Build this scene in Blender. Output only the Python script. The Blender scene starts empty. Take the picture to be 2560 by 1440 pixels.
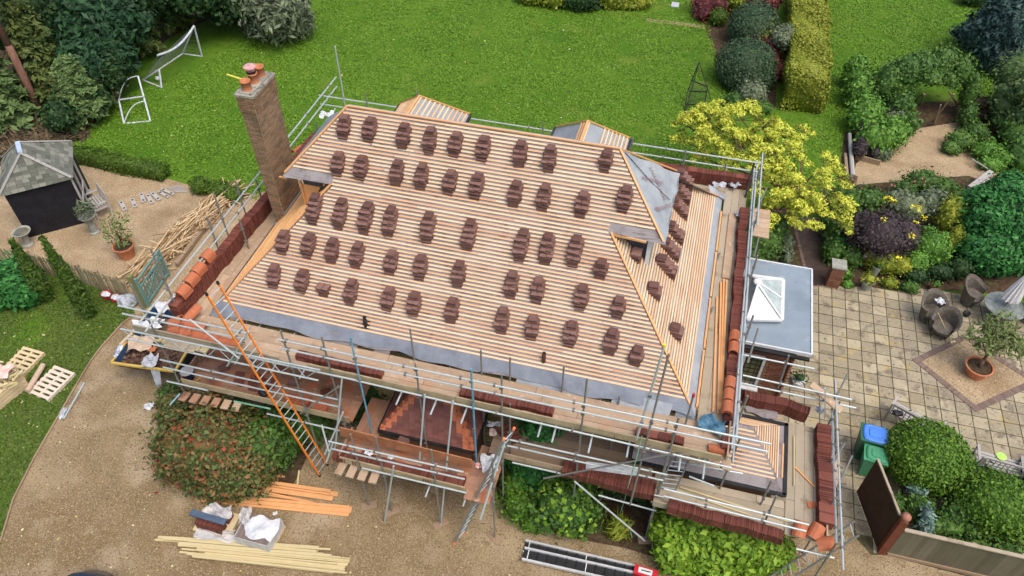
import bpy, math, random
import numpy as np
from mathutils import Vector, Matrix
random.seed(7); rng = np.random.default_rng(11)
sc = bpy.context.scene
C = sc.collection
# ---------------------------------------------------------------- camera
FPX, PITCH, YAW, ROLL, CH = 1951.73, 0.798962, 0.2597425, 0.0030416, 20.0
cF = Vector((-math.sin(YAW)*math.cos(PITCH), math.cos(YAW)*math.cos(PITCH), -math.sin(PITCH)))
_r = Vector((math.cos(YAW), math.sin(YAW), 0)); _u = _r.cross(cF)
cR = _r*math.cos(ROLL) + _u*math.sin(ROLL); cU = -_r*math.sin(ROLL) + _u*math.cos(ROLL)
camd = bpy.data.cameras.new('camera'); cam = bpy.data.objects.new('camera', camd); C.objects.link(cam)
camd.sensor_width = 36; camd.lens = FPX/2560*36; camd.clip_end = 1500; camd.clip_start = .1
M = Matrix.Identity(4)
for i in range(3):
    M[i][0] = cR[i]; M[i][1] = cU[i]; M[i][2] = -cF[i]
M[2][3] = CH
cam.matrix_world = M
sc.camera = cam
# ---------------------------------------------------------------- light
w = bpy.data.worlds.new('World'); sc.world = w; w.use_nodes = True
nt = w.node_tree; nt.nodes.clear()
sky = nt.nodes.new('ShaderNodeTexSky'); sky.sky_type = 'NISHITA'; sky.sun_disc = False
SUN_EL, SUN_AZ = math.radians(64), math.radians(125)
sky.sun_elevation = SUN_EL; sky.sun_rotation = SUN_AZ
sky.air_density = 1.0; sky.dust_density = 6.0; sky.ozone_density = .6
bg = nt.nodes.new('ShaderNodeBackground'); bg.inputs[1].default_value = 0.15
wo = nt.nodes.new('ShaderNodeOutputWorld')
nt.links.new(sky.outputs[0], bg.inputs[0]); nt.links.new(bg.outputs[0], wo.inputs[0])
sl = bpy.data.lights.new('sun', 'SUN'); sl.energy = 0.65; sl.angle = math.radians(22); sl.color = (1, .96, .9)
so = bpy.data.objects.new('sun', sl); C.objects.link(so)
sd = Vector((math.sin(SUN_AZ)*math.cos(SUN_EL), math.cos(SUN_AZ)*math.cos(SUN_EL), math.sin(SUN_EL)))
so.rotation_euler = sd.to_track_quat('Z', 'Y').to_euler(); so.location = (0, 0, 30)
sc.view_settings.view_transform = 'Standard'; sc.view_settings.look = 'None'
sc.view_settings.gamma = 1; sc.view_settings.exposure = 0.62
# ---------------------------------------------------------------- pixel rays (photo coordinates 2560x1440)
def ray(x, y): return cF*FPX + cR*(x-1280) - cU*(y-720)
def G(x, y, z=0.0):
    d = ray(x, y); t = (z-CH)/d.z; return Vector((d.x*t, d.y*t, z))
def GY(x, y, Y):
    d = ray(x, y); t = Y/d.y; return Vector((d.x*t, Y, CH+d.z*t))
def GX(x, y, X):
    d = ray(x, y); t = X/d.x; return Vector((X, d.y*t, CH+d.z*t))
def GP(x, y, n, c):        # plane n.p = c
    d = ray(x, y); o = Vector((0, 0, CH)); n = Vector(n); return o + d*((c-n.dot(o))/n.dot(d))
# ---------------------------------------------------------------- materials
MATS = {}
def mat(name, a, b=None, scale=4.0, rough=.8, bump=0.0, bscale=None, island=0.0, metal=0.0, stretch=(1,1,1),
        c=None, detail=6, spec=.3, contrast=(.35,.65), alpha=1.0, trans=0.0):
    m = bpy.data.materials.new(name); m.use_nodes = True; t = m.node_tree; N = t.nodes; L = t.links
    bs = N['Principled BSDF']; bs.inputs['Roughness'].default_value = rough; bs.inputs['Metallic'].default_value = metal
    bs.inputs['Specular IOR Level'].default_value = spec
    if trans: bs.inputs['Transmission Weight'].default_value = trans
    if alpha < 1: bs.inputs['Alpha'].default_value = alpha
    tc = N.new('ShaderNodeTexCoord'); mp = N.new('ShaderNodeMapping'); mp.inputs['Scale'].default_value = stretch
    L.new(tc.outputs['Object'], mp.inputs[0])
    no = N.new('ShaderNodeTexNoise'); no.inputs['Scale'].default_value = scale; no.inputs['Detail'].default_value = detail
    no.inputs['Roughness'].default_value = .65
    L.new(mp.outputs[0], no.inputs['Vector'])
    fac = no.outputs['Fac']
    if island:
        g = N.new('ShaderNodeNewGeometry'); mx = N.new('ShaderNodeMix'); mx.data_type = 'FLOAT'
        mx.inputs[0].default_value = island
        L.new(fac, mx.inputs[2]); L.new(g.outputs['Random Per Island'], mx.inputs[3]); fac = mx.outputs[0]
        contrast = (contrast[0]*(1-island), contrast[1]*(1-island)+island)
    r = N.new('ShaderNodeValToRGB'); e = r.color_ramp.elements
    b = b or tuple(min(1, v*1.35) for v in a)
    e[0].position = contrast[0]; e[1].position = contrast[1]
    e[0].color = (*a, 1); e[1].color = (*b, 1)
    if c:
        k = r.color_ramp.elements.new((contrast[0]+contrast[1])/2); k.color = (*c, 1)
    L.new(fac, r.inputs[0]); L.new(r.outputs[0], bs.inputs['Base Color'])
    if bump:
        bn = N.new('ShaderNodeTexNoise'); bn.inputs['Scale'].default_value = bscale or scale*4; bn.inputs['Detail'].default_value = 4
        L.new(mp.outputs[0], bn.inputs['Vector'])
        bu = N.new('ShaderNodeBump'); bu.inputs['Strength'].default_value = bump; bu.inputs['Distance'].default_value = .03
        L.new(bn.outputs[0], bu.inputs['Height']); L.new(bu.outputs[0], bs.inputs['Normal'])
    MATS[name] = m; return m
def mix_layers(m, layers, bump=0, bscale=60):
    """layers: list of (scale, detail, lo, hi, colour) painted over the base by noise masks"""
    t = m.node_tree; N = t.nodes; L = t.links; bs = N['Principled BSDF']
    cur = bs.inputs['Base Color'].links[0].from_socket
    tc = N.new('ShaderNodeTexCoord')
    for i, (s, d, lo, hi, col) in enumerate(layers):
        n = N.new('ShaderNodeTexNoise'); n.inputs['Scale'].default_value = s; n.inputs['Detail'].default_value = d
        mp = N.new('ShaderNodeMapping'); mp.inputs['Location'].default_value = (i*13.1, i*7.7, 0); L.new(tc.outputs['Object'], mp.inputs[0])
        L.new(mp.outputs[0], n.inputs['Vector'])
        mr = N.new('ShaderNodeMapRange'); mr.inputs[1].default_value = lo; mr.inputs[2].default_value = hi
        L.new(n.outputs['Fac'], mr.inputs[0])
        mx = N.new('ShaderNodeMix'); mx.data_type = 'RGBA'; L.new(mr.outputs[0], mx.inputs[0]); L.new(cur, mx.inputs[6])
        mx.inputs[7].default_value = (*col, 1); cur = mx.outputs[2]
    L.new(cur, bs.inputs['Base Color'])
    return m
grass = mat('lawn_grass', (.062,.145,.010), (.105,.205,.018), scale=.35, rough=.95, bump=.6, bscale=22, spec=.1, detail=8)
mix_layers(grass, [(9, 8, .50, .66, (.030,.075,.006)), (14, 8, .54, .68, (.125,.22,.028)), (.9, 8, .52, .72, (.12,.20,.024)), (.16, 4, .45, .62, (.055,.135,.011)), (.5, 6, .56, .74, (.14,.20,.03)), (5, 6, .62, .74, (.14,.16,.045)), (40, 4, .56, .70, (.025,.06,.006)), (2.6, 8, .58, .7, (.045,.10,.01))])
gravel = mat('drive_gravel', (.225,.170,.092), (.355,.282,.170), scale=1.2, rough=.95, bump=1.0, bscale=34, spec=.1, detail=8)
mix_layers(gravel, [(.11, 3, .47, .60, (.19,.135,.066)), (.3, 5, .48, .64, (.185,.135,.068)), (.8, 8, .52, .72, (.385,.31,.205)), (2.2, 8, .60, .72, (.19,.14,.08)), (17, 8, .54, .64, (.15,.105,.06)), (21, 8, .54, .64, (.335,.26,.17)), (32, 6, .60, .68, (.44,.36,.26)), (36,3,.63,.70,(.08,.055,.03))])
gravel2 = mat('yard_gravel', (.30,.225,.135), (.42,.325,.205), scale=1.5, rough=.95, bump=1.0, bscale=32, spec=.1, detail=8)
mix_layers(gravel2, [(17, 8, .53, .62, (.225,.165,.095)), (21, 8, .55, .64, (.48,.38,.25)), (.5, 6, .5, .7, (.235,.17,.095)), (30, 6, .6, .68, (.62,.52,.38))])
soil = mat('bed_soil', (.045,.03,.02), (.10,.07,.045), scale=6, rough=1, bump=.8, bscale=30, spec=.05)
mix_layers(soil, [(3, 8, .55, .7, (.07,.09,.03))])
battm = mat('batten_wood', (.58,.31,.16), (.74,.56,.37), scale=2.5, island=.5, rough=.7, c=(.69,.47,.28), bump=.15, bscale=40)
battm2 = mat('batten_wood_pale', (.64,.36,.18), (.76,.58,.38), scale=2.5, island=.5, rough=.7, c=(.70,.47,.27), bump=.15, bscale=40)
orangew2 = mat('side_batten_wood', (.72,.36,.13), (.86,.55,.27), scale=4, island=.5, rough=.7)
orangew = mat('orange_timber', (.55,.24,.09), (.70,.40,.18), scale=5, island=.4, rough=.7, stretch=(1,1,1))
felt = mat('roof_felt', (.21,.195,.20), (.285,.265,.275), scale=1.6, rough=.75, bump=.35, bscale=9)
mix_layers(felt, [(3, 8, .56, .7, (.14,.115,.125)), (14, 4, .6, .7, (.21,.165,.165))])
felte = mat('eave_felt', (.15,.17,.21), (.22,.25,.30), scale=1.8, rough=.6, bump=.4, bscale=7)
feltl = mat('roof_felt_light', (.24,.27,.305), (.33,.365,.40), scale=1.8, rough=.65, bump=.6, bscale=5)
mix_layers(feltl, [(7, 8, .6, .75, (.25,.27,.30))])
feltd = mat('roof_felt_dark', (.06,.062,.07), (.09,.092,.105), scale=2, rough=.7, bump=.3)
feltdark = mat('black_edging', (.02,.02,.022), (.04,.04,.045), scale=3, rough=.6)
tilem = mat('plain_tile_brown', (.095,.046,.038), (.235,.135,.115), scale=5, island=.5, rough=.75, bump=.2, bscale=40)
tiler = mat('plain_tile_edges', (.085,.024,.019), (.235,.082,.055), scale=4, island=.65, rough=.8, bump=.3, bscale=30, c=(.15,.048,.035))
tileo = mat('orange_ridge_tile', (.36,.105,.048), (.48,.17,.085), scale=6, island=.3, rough=.75, bump=.2)
porcht = mat('porch_tile', (.12,.045,.038), (.20,.085,.07), scale=5, island=.55, rough=.7, bump=.2)
brick = mat('chimney_brick', (.15,.095,.06), (.30,.19,.11), scale=2.5, island=.6, rough=.9, c=(.22,.14,.085), bump=.4, bscale=30)
mix_layers(brick, [(1.5, 8, .55, .75, (.08,.06,.045))])
mortar = mat('mortar', (.34,.27,.17), (.46,.38,.25), scale=8, rough=.95)
wallb = mat('house_brick', (.14,.055,.035), (.26,.12,.08), scale=8, rough=.9, island=.6, c=(.2,.09,.055))
wallold = mat('old_wall_batten', (.26,.21,.10), (.42,.35,.19), scale=3, rough=.9, island=.5)
walldark = mat('wall_dark', (.05,.045,.04), (.09,.08,.065), scale=4, rough=.95)
stonecap = mat('chimney_cap', (.20,.19,.165), (.36,.345,.30), scale=5, rough=.95, bump=.4)
mix_layers(stonecap, [(7, 6, .56, .66, (.10,.10,.08))])
terra = mat('terracotta', (.42,.15,.07), (.52,.215,.11), scale=5, rough=.8, bump=.1)
steel = mat('galvanised_steel', (.33,.385,.41), (.50,.56,.58), scale=5, rough=.42, metal=.25, spec=.5, island=.35)
steeld = mat('weathered_steel', (.13,.14,.145), (.27,.275,.27), scale=4, rough=.6, metal=.2, c=(.19,.19,.18), island=.5)
boardp = mat('scaffold_board_pale', (.30,.215,.14), (.47,.355,.25), scale=2.5, rough=.85, island=.45, bump=.15, stretch=(.5,3,1))
mix_layers(boardp, [(2.2, 6, .56, .72, (.27,.19,.125)), (7, 6, .6, .7, (.50,.40,.29)), (1.1, 5, .6, .72, (.40,.24,.15))])
boardg = mat('scaffold_board_grey', (.27,.225,.16), (.40,.345,.26), scale=2.5, rough=.9, island=.5, bump=.2)
mix_layers(boardg, [(2.0, 6, .58, .72, (.20,.155,.11))])
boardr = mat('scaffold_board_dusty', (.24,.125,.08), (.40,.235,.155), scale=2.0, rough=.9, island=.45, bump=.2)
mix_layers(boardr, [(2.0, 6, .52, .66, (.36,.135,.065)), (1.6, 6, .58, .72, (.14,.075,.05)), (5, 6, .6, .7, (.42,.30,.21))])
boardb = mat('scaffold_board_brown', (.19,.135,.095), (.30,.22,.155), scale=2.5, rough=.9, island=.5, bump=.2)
toem = mat('toe_board', (.30,.235,.14), (.43,.35,.225), scale=2.5, rough=.9, bump=.2)
woodo = mat('old_wood', (.20,.14,.09), (.34,.25,.165), scale=4, rough=.9, island=.6)
paleb = mat('pale_timber', (.38,.31,.15), (.60,.52,.31), scale=4, rough=.85, island=.6)
straww = mat('old_batten', (.17,.10,.055), (.70,.56,.36), scale=4, rough=.9, island=.85, c=(.46,.32,.17))
palletw = mat('pallet_wood', (.45,.35,.20), (.68,.56,.36), scale=4, rough=.9, island=.6)
greyw = mat('weathered_teak', (.28,.27,.26), (.42,.41,.39), scale=5, rough=.9, island=.5)
shingle = mat('slate_shingle', (.085,.095,.075), (.25,.26,.22), scale=2, rough=.85, island=.75, c=(.15,.16,.135))
blackw = mat('black_cladding', (.007,.007,.011), (.016,.016,.022), scale=3, rough=.7)
white = mat('white_paint', (.56,.58,.61), (.68,.70,.72), scale=3, rough=.5)
whitefab = mat('white_plastic_sheet', (.42,.45,.50), (.66,.69,.72), scale=4, rough=.45, bump=.8, bscale=6)
greyplas = mat('grey_plastic_sheet', (.28,.31,.35), (.48,.52,.57), scale=4, rough=.4, bump=.8, bscale=6)
clearp = mat('clear_wrap', (.55,.57,.60), (.78,.80,.82), scale=5, rough=.3, bump=.9, bscale=5, alpha=.55)
bluep = mat('blue_tarp', (.045,.13,.21), (.10,.23,.33), scale=4, rough=.5, bump=.8, bscale=6)
bluelid = mat('blue_plastic', (.05,.18,.62), (.07,.23,.70), scale=2, rough=.4, spec=.5)
greenp = mat('green_plastic', (.02,.095,.05), (.03,.13,.07), scale=2, rough=.45, spec=.4)
greenlid = mat('green_lid_plastic', (.05,.24,.12), (.06,.28,.15), scale=2, rough=.45, spec=.4)
tealw = mat('teal_paint', (.11,.22,.21), (.17,.31,.29), scale=4, rough=.8, island=.2)
skipb = mat('skip_blue', (.015,.04,.09), (.035,.08,.15), scale=3, rough=.6)
skipy = mat('skip_rim_yellow', (.45,.30,.05), (.55,.40,.12), scale=6, rough=.7)
orangep = mat('orange_fibreglass', (.80,.20,.02), (.85,.26,.04), scale=3, rough=.45, spec=.5)
redp = mat('red_plastic', (.42,.015,.025), (.52,.03,.04), scale=3, rough=.45)
blackp = mat('black_plastic', (.012,.013,.016), (.025,.027,.03), scale=3, rough=.5)
navy = mat('navy_cover', (.006,.011,.03), (.012,.02,.05), scale=3, rough=.6)
slab = mat('paving_slab', (.235,.205,.13), (.42,.375,.255), scale=3.2, rough=.9, island=.6, c=(.29,.255,.18), bump=.2, bscale=20)
mix_layers(slab, [(1.6, 7, .58, .72, (.36,.28,.11)), (2.6, 8, .54, .66, (.17,.145,.105)), (.8, 4, .52, .7, (.235,.205,.15)), (7, 6, .60, .70, (.115,.10,.07)), (18, 4, .6, .7, (.40,.37,.29))])
joint = mat('paving_joint', (.05,.048,.022), (.085,.078,.04), scale=8, rough=1)
brickp = mat('brick_paving', (.14,.10,.085), (.22,.165,.14), scale=5, rough=.95, island=.6)
flatroof = mat('flat_roof_membrane', (.19,.245,.295), (.235,.295,.35), scale=1.2, rough=.5)
mix_layers(flatroof, [(.9, 6, .52, .7, (.165,.21,.25)), (3, 8, .62, .74, (.27,.32,.355)), (6, 6, .68, .76, (.13,.15,.15))])
glass = mat('window_glass', (.10,.10,.07), (.22,.20,.11), scale=2, rough=.08, spec=.8)
glass = mat('window_glass', (.10,.10,.07), (.22,.20,.11), scale=2, rough=.08, spec=.8)
lglass = mat('lantern_glass', (.26,.33,.33), (.42,.48,.48), scale=3, rough=.12, spec=.6)
wicker = mat('wicker', (.085,.075,.06), (.17,.15,.125), scale=14, rough=.85, bump=.5, bscale=50)
fencew = mat('panel_fence', (.095,.085,.055), (.175,.155,.105), scale=2.5, rough=.9, island=.4, stretch=(1,1,.3))
gatew = mat('brown_gate_wood', (.045,.022,.013), (.065,.033,.02), scale=4, rough=.8)
gatep = mat('red_brown_post', (.14,.04,.022), (.18,.055,.03), scale=4, rough=.8)
bark = mat('bark', (.10,.06,.04), (.20,.12,.085), scale=6, rough=.95, bump=.5)
netm = mat('goal_net', (.10,.13,.12), (.16,.18,.17), scale=3, rough=.9)
blackm = mat('black_steel', (.012,.014,.016), (.02,.022,.025), scale=3, rough=.5)
deadleaf = mat('fallen_leaf', (.42,.38,.10), (.70,.66,.42), scale=3, rough=.9, island=.9)
rubble = mat('rubble', (.07,.042,.03), (.17,.10,.07), scale=6, rough=1, island=.6, bump=.6)
card = mat('cardboard', (.42,.32,.23), (.52,.41,.31), scale=4, rough=.9)
concrete = mat('stone_ornament', (.20,.21,.18), (.34,.35,.31), scale=6, rough=.9, bump=.3)
def leafm(name, a, b, c=None, scale=1.3):
    m = mat('leaf_'+name, a, b, scale=scale, rough=.6, island=.7, c=c, spec=.25, contrast=(.3,.7)); return m
L_dk = leafm('dark_evergreen', (.010,.030,.010), (.040,.085,.022), (.020,.055,.016))
L_con = leafm('conifer', (.030,.055,.014), (.14,.17,.045), (.07,.105,.026))
L_con2 = leafm('conifer_light', (.04,.085,.025), (.15,.22,.07), (.085,.145,.045))
L_bam = leafm('glossy_dark', (.008,.032,.014), (.030,.085,.030), (.017,.055,.022))
L_gry = leafm('grey_green', (.065,.09,.05), (.19,.23,.13), (.11,.145,.085))
L_yel = leafm('yellow', (.30,.38,.03), (.70,.70,.11), (.50,.55,.06))
L_yelg = leafm('yellow_green', (.085,.13,.012), (.31,.33,.035), (.17,.22,.02))
L_top = leafm('clipped_dark', (.014,.038,.016), (.075,.125,.055), (.035,.072,.030))
L_hed = leafm('hedge_lime', (.11,.15,.012), (.26,.28,.03), (.18,.215,.02))
L_box = leafm('clipped_box', (.030,.085,.008), (.13,.24,.02), (.07,.155,.014))
L_boxl = leafm('low_hedge', (.022,.06,.006), (.10,.17,.014), (.055,.105,.01))
L_lau = leafm('laurel', (.012,.07,.014), (.06,.24,.05), (.03,.14,.03))
L_lim = leafm('lime_laurel', (.07,.15,.01), (.27,.40,.04), (.14,.26,.02))
L_grn = leafm('mid_green', (.028,.075,.014), (.10,.19,.035), (.055,.125,.022))
L_brt = leafm('bright_green', (.045,.13,.014), (.16,.32,.05), (.09,.215,.028))
L_pur = leafm('purple', (.030,.022,.026), (.085,.065,.070), (.05,.038,.042))
L_red = leafm('crimson', (.055,.018,.018), (.20,.05,.045), (.11,.028,.028))
L_aut = leafm('autumn', (.025,.060,.014), (.24,.10,.045), (.09,.125,.035))
L_sil = leafm('silver_blue', (.08,.15,.13), (.20,.30,.25), (.13,.22,.19))
L_blu = leafm('blue_spruce', (.020,.050,.045), (.065,.115,.10), (.038,.08,.07))
L_oli = leafm('olive', (.085,.12,.035), (.22,.28,.10), (.14,.19,.06))
L_cyp = leafm('cypress', (.022,.055,.008), (.09,.15,.02), (.05,.10,.012))
L_brn = leafm('brown_twig', (.07,.05,.03), (.18,.14,.08), (.11,.085,.05))
L_fl = leafm('yellow_flower', (.60,.55,.02), (.85,.75,.06))
# ---------------------------------------------------------------- mesh helpers
class MB:
    def __init__(s): s.v = []; s.f = []; s.m = []
    def add(s, vs, fs, mi=0):
        o = len(s.v); s.v.extend([tuple(v) for v in vs]); s.f.extend([tuple(i+o for i in f) for f in fs]); s.m.extend([mi]*len(fs))
    def frame(s, c, ax, ay, az, mi=0):   # half-axes vectors
        c = Vector(c); vs = [c+ax*i+ay*j+az*k for k in (-1,1) for j in (-1,1) for i in (-1,1)]
        s.add(vs, [(0,2,3,1),(4,5,7,6),(0,1,5,4),(2,6,7,3),(0,4,6,2),(1,3,7,5)], mi)
    def box(s, c, size, rz=0, mi=0, tx=0, ty=0):
        R = Matrix.Rotation(rz, 3, 'Z') @ Matrix.Rotation(tx, 3, 'X') @ Matrix.Rotation(ty, 3, 'Y')
        s.frame(c, R @ Vector((size[0]/2,0,0)), R @ Vector((0,size[1]/2,0)), R @ Vector((0,0,size[2]/2)), mi)
    def bar(s, p, q, wd, h, mi=0, up=(0,0,1)):
        p, q = Vector(p), Vector(q); d = q-p; L = d.length
        if L < 1e-6: return
        d.normalize(); up = Vector(up); sx = d.cross(up)
        if sx.length < 1e-4: sx = d.cross(Vector((1,0,0)))
        sx.normalize(); uz = sx.cross(d)
        s.frame((p+q)/2, sx*wd/2, d*L/2, uz*h/2, mi)
    def tube(s, p, q, r, n=8, r2=None, mi=0, cap=True):
        p, q = Vector(p), Vector(q); d = (q-p).normalized(); a = d.orthogonal().normalized(); b = d.cross(a); r2 = r if r2 is None else r2
        vs = [p+(a*math.cos(t)+b*math.sin(t))*r for t in [2*math.pi*i/n for i in range(n)]]
        vs += [q+(a*math.cos(t)+b*math.sin(t))*r2 for t in [2*math.pi*i/n for i in range(n)]]
        fs = [(i,(i+1)%n,n+(i+1)%n,n+i) for i in range(n)]
        if cap: fs += [tuple(range(n-1,-1,-1)), tuple(range(n,2*n))]
        s.add(vs, fs, mi)
    def path(s, pts, r, n=6, mi=0, r2=None):
        k = len(pts)-1
        for i in range(k):
            ra = r if r2 is None else r+(r2-r)*i/k; rb = r if r2 is None else r+(r2-r)*(i+1)/k
            s.tube(pts[i], pts[i+1], ra, n, rb, mi)
    def lathe(s, c, prof, n=20, mi=0, R=None):
        vs = []; c = Vector(c)
        for r, z in prof:
            for i in range(n):
                t = 2*math.pi*i/n; v = Vector((r*math.cos(t), r*math.sin(t), z)); v = R @ v if R else v; vs.append(c+v)
        fs = [(k*n+i, k*n+(i+1)%n, (k+1)*n+(i+1)%n, (k+1)*n+i) for k in range(len(prof)-1) for i in range(n)]
        if prof[0][0] > 0: fs.append(tuple(range(n-1,-1,-1)))
        if prof[-1][0] > 0: fs.append(tuple((len(prof)-1)*n+i for i in range(n)))
        s.add(vs, fs, mi)
    def prism(s, pts, d, mi=0):   # polygon swept by vector d
        pts = [Vector(p) for p in pts]; d = Vector(d); n = len(pts)
        s.add(pts+[p+d for p in pts], [tuple(range(n-1,-1,-1)), tuple(range(n,2*n))]+[(i,(i+1)%n,n+(i+1)%n,n+i) for i in range(n)], mi)
    def build(s, name, mats, parent=None, smooth=False, loc=None):
        me = bpy.data.meshes.new(name); o = bpy.data.objects.new(name, me); C.objects.link(o)
        off = Vector((0,0,0)); p = parent
        while p: off += Vector(p.location); p = p.parent
        if parent: o.parent = parent
        if loc is not None and not parent: o.location = loc; off = Vector(loc)
        me.from_pydata([(v[0]-off.x, v[1]-off.y, v[2]-off.z) for v in s.v], [], s.f)
        for m in (mats if isinstance(mats, (list, tuple)) else [mats]): me.materials.append(m)
        if len(me.materials) > 1: me.polygons.foreach_set('material_index', s.m)
        if smooth: me.polygons.foreach_set('use_smooth', [True]*len(s.f))
        me.update(); return o
def thing(name, label, cat, loc=(0,0,0), group=None):
    o = bpy.data.objects.new(name, None); C.objects.link(o); o.location = loc; o.empty_display_size = .2
    o['label'] = label; o['category'] = cat
    if group: o['group'] = group
    return o
def part_empty(name, parent, loc):
    o = bpy.data.objects.new(name, None); C.objects.link(o); o.empty_display_size = .2; off = Vector(loc); p = parent
    while p: off -= Vector(p.location); p = p.parent
    o.parent = parent; o.location = off; return o
def tag(o, label, cat, group=None, kind=None):
    o['label'] = label; o['category'] = cat
    if group: o['group'] = group
    if kind: o['kind'] = kind
    return o
def struct(o): o['kind'] = 'structure'; return o
def wsheet(name, pts, z, m):
    mb = MB(); mb.add([(p[0], p[1], z) for p in pts], [tuple(range(len(pts)))]); return mb.build(name, m)
def sheet(name, px, z, m): return wsheet(name, [G(x, y, 0) for x, y in px], z, m)
def fast_quads(name, V, mats, parent=None, loc=None):
    n = len(V)//4; me = bpy.data.meshes.new(name)
    off = np.zeros(3); p = parent
    while p: off += np.array(p.location); p = p.parent
    o = bpy.data.objects.new(name, me); C.objects.link(o)
    if parent: o.parent = parent
    elif loc is not None: o.location = loc; off = np.array(loc, float)
    me.vertices.add(4*n); me.vertices.foreach_set('co', (V-off).astype(np.float32).ravel())
    me.loops.add(4*n); me.loops.foreach_set('vertex_index', np.arange(4*n, dtype=np.int32))
    me.polygons.add(n); me.polygons.foreach_set('loop_start', np.arange(0, 4*n, 4, dtype=np.int32))
    me.update(calc_edges=True)
    for m in (mats if isinstance(mats, (list, tuple)) else [mats]): me.materials.append(m)
    return o
# ---------------------------------------------------------------- foliage
def unit(v): return v/np.maximum(np.linalg.norm(v, axis=1, keepdims=True), 1e-9)
def leafquads(P, Nn, size, elong=1.7, jit=.6, droop=0.0):
    n = len(P); Nn = unit(Nn + jit*rng.normal(size=(n,3)))
    a = rng.normal(size=(n,3)); a[:,2] -= droop*2; a = unit(a - (a*Nn).sum(1, keepdims=True)*Nn); b = np.cross(Nn, a)
    s = size*rng.uniform(.45, 1.6, size=(n,1))
    V = np.empty((n,4,3)); V[:,0] = P-a*s*elong/2; V[:,1] = P+b*s/2; V[:,2] = P+a*s*elong/2 - Nn*s*.12; V[:,3] = P-b*s/2
    return V.reshape(-1,3)
def lump(D, ph, amp):
    return 1+amp*(np.sin(D@ph[0]+ph[3,0])*np.sin(D@ph[1]+ph[3,1]) + .6*np.sin(D@ph[2]*1.9+ph[3,2]))
class Foliage:
    def __init__(s): s.Q = []; s.core = MB()
    def blob(s, c, r, dens=90, size=.09, amp=.12, elong=1.7, jit=.6, others=(), core=.86, cut=-.7, freq=5, sprig=.2, droop=0.):
        c = np.array(c, float); r = np.array(r if hasattr(r, '__len__') else (r,r,r), float)
        n = int(dens*4*math.pi*((r[0]*r[1]+r[1]*r[2]+r[0]*r[2])/3))
        D = unit(rng.normal(size=(n,3))); D = D[D[:,2] > cut]
        ph = rng.normal(size=(4,3))*freq
        k = lump(D, ph, amp); t = rng.normal(1.0, .035, size=len(D)) + (rng.random(len(D)) < sprig)*rng.uniform(0, .26, len(D))
        P = c + D*r*(k*t)[:,None]; P = P[(P[:,2] > .02)]; D = unit((P-c)/r)
        keep = np.ones(len(P), bool)
        for oc, orr in others:
            oc = np.array(oc, float); orr = np.array(orr if hasattr(orr, '__len__') else (orr,)*3, float)
            if np.allclose(oc, c): continue
            keep &= (((P-oc)/orr)**2).sum(1) > .55
        P, D = P[keep], D[keep]
        s.Q.append(leafquads(P, unit(D/r)+np.array([0,0,.25]), size, elong, jit, droop))
        if core:
            nu, nv = 14, 9; vs = []
            for j in range(nv+1):
                th = math.pi*j/nv
                for i in range(nu):
                    a = 2*math.pi*i/nu; d = np.array([[math.sin(th)*math.cos(a), math.sin(th)*math.sin(a), math.cos(th)]])
                    q = c + (d*r*lump(d, ph, amp)[:,None]*core)[0]; q[2] = max(q[2], .0); vs.append(q)
            s.core.add(vs, [(j*nu+i, (j+1)*nu+i, (j+1)*nu+(i+1)%nu, j*nu+(i+1)%nu) for j in range(nv) for i in range(nu)])
    def boxh(s, P0, P1, wid, h, dens=110, size=.07, amp=.05, jit=.6, top=None):   # clipped hedge between two ground points
        P0, P1 = Vector(P0), Vector(P1); d = (P1-P0); L = d.length; d.normalize(); q = Vector((-d.y, d.x, 0))
        d = np.array(d); q = np.array(q); o = np.array(P0)
        def face(n, fu, fn):
            u = rng.random((n,2)); P = fu(u); Nn = np.tile(fn, (n,1)); 
            P = P + Nn*(amp*np.sin(P@np.array([2.1,1.7,2.9]))[:,None] + rng.normal(0,.03,(n,1)))
            s.Q.append(leafquads(P, Nn+np.array([0,0,.2]), size, 1.6, jit))
        z = np.array([0,0,1.])
        face(int(dens*L*wid), lambda u: o+d*(u[:,:1]*L)+q*((u[:,1:]-.5)*wid)+z*h, z)
        for sg in (-1,1):
            face(int(dens*L*h), lambda u: o+d*(u[:,:1]*L)+q*(sg*wid/2)*(1+0*u[:,1:])+z*(u[:,1:]*h), q*sg)
            face(int(dens*wid*h), lambda u: o+d*(L if sg > 0 else 0)*(1+0*u[:,:1])+q*((u[:,:1]-.5)*wid)+z*(u[:,1:]*h), d*sg)
        c = Vector(o)+Vector(d)*L/2+Vector((0,0,h/2-.02)); s.core.frame(c, Vector(d)*(L/2-.05), Vector(q)*(wid/2-.05), Vector((0,0,h/2-.04)))
    def make(s, name, mats, parent=None, loc=None):
        V = np.concatenate(s.Q) if s.Q else np.zeros((0,3)); n = len(V)//4
        cv = np.array(s.core.v, float).reshape(-1,3); cf = s.core.f
        off = np.zeros(3); p = parent
        while p: off += np.array(p.location); p = p.parent
        me = bpy.data.meshes.new(name); o = bpy.data.objects.new(name, me); C.objects.link(o)
        if parent: o.parent = parent
        elif loc is not None: o.location = loc; off = np.array(loc, float)
        allv = np.concatenate([V, cv]) - off
        me.vertices.add(len(allv)); me.vertices.foreach_set('co', allv.astype(np.float32).ravel())
        li = np.concatenate([np.arange(4*n), np.array([i+4*n for f in cf for i in f], dtype=int).ravel()]).astype(np.int32)
        me.loops.add(len(li)); me.loops.foreach_set('vertex_index', li)
        st = list(range(0, 4*n, 4)); k = 4*n
        for f in cf: st.append(k); k += len(f)
        me.polygons.add(len(st)); me.polygons.foreach_set('loop_start', np.array(st, np.int32))
        me.update(calc_edges=True); me.validate()
        me.materials.append(mats); return o
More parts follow.
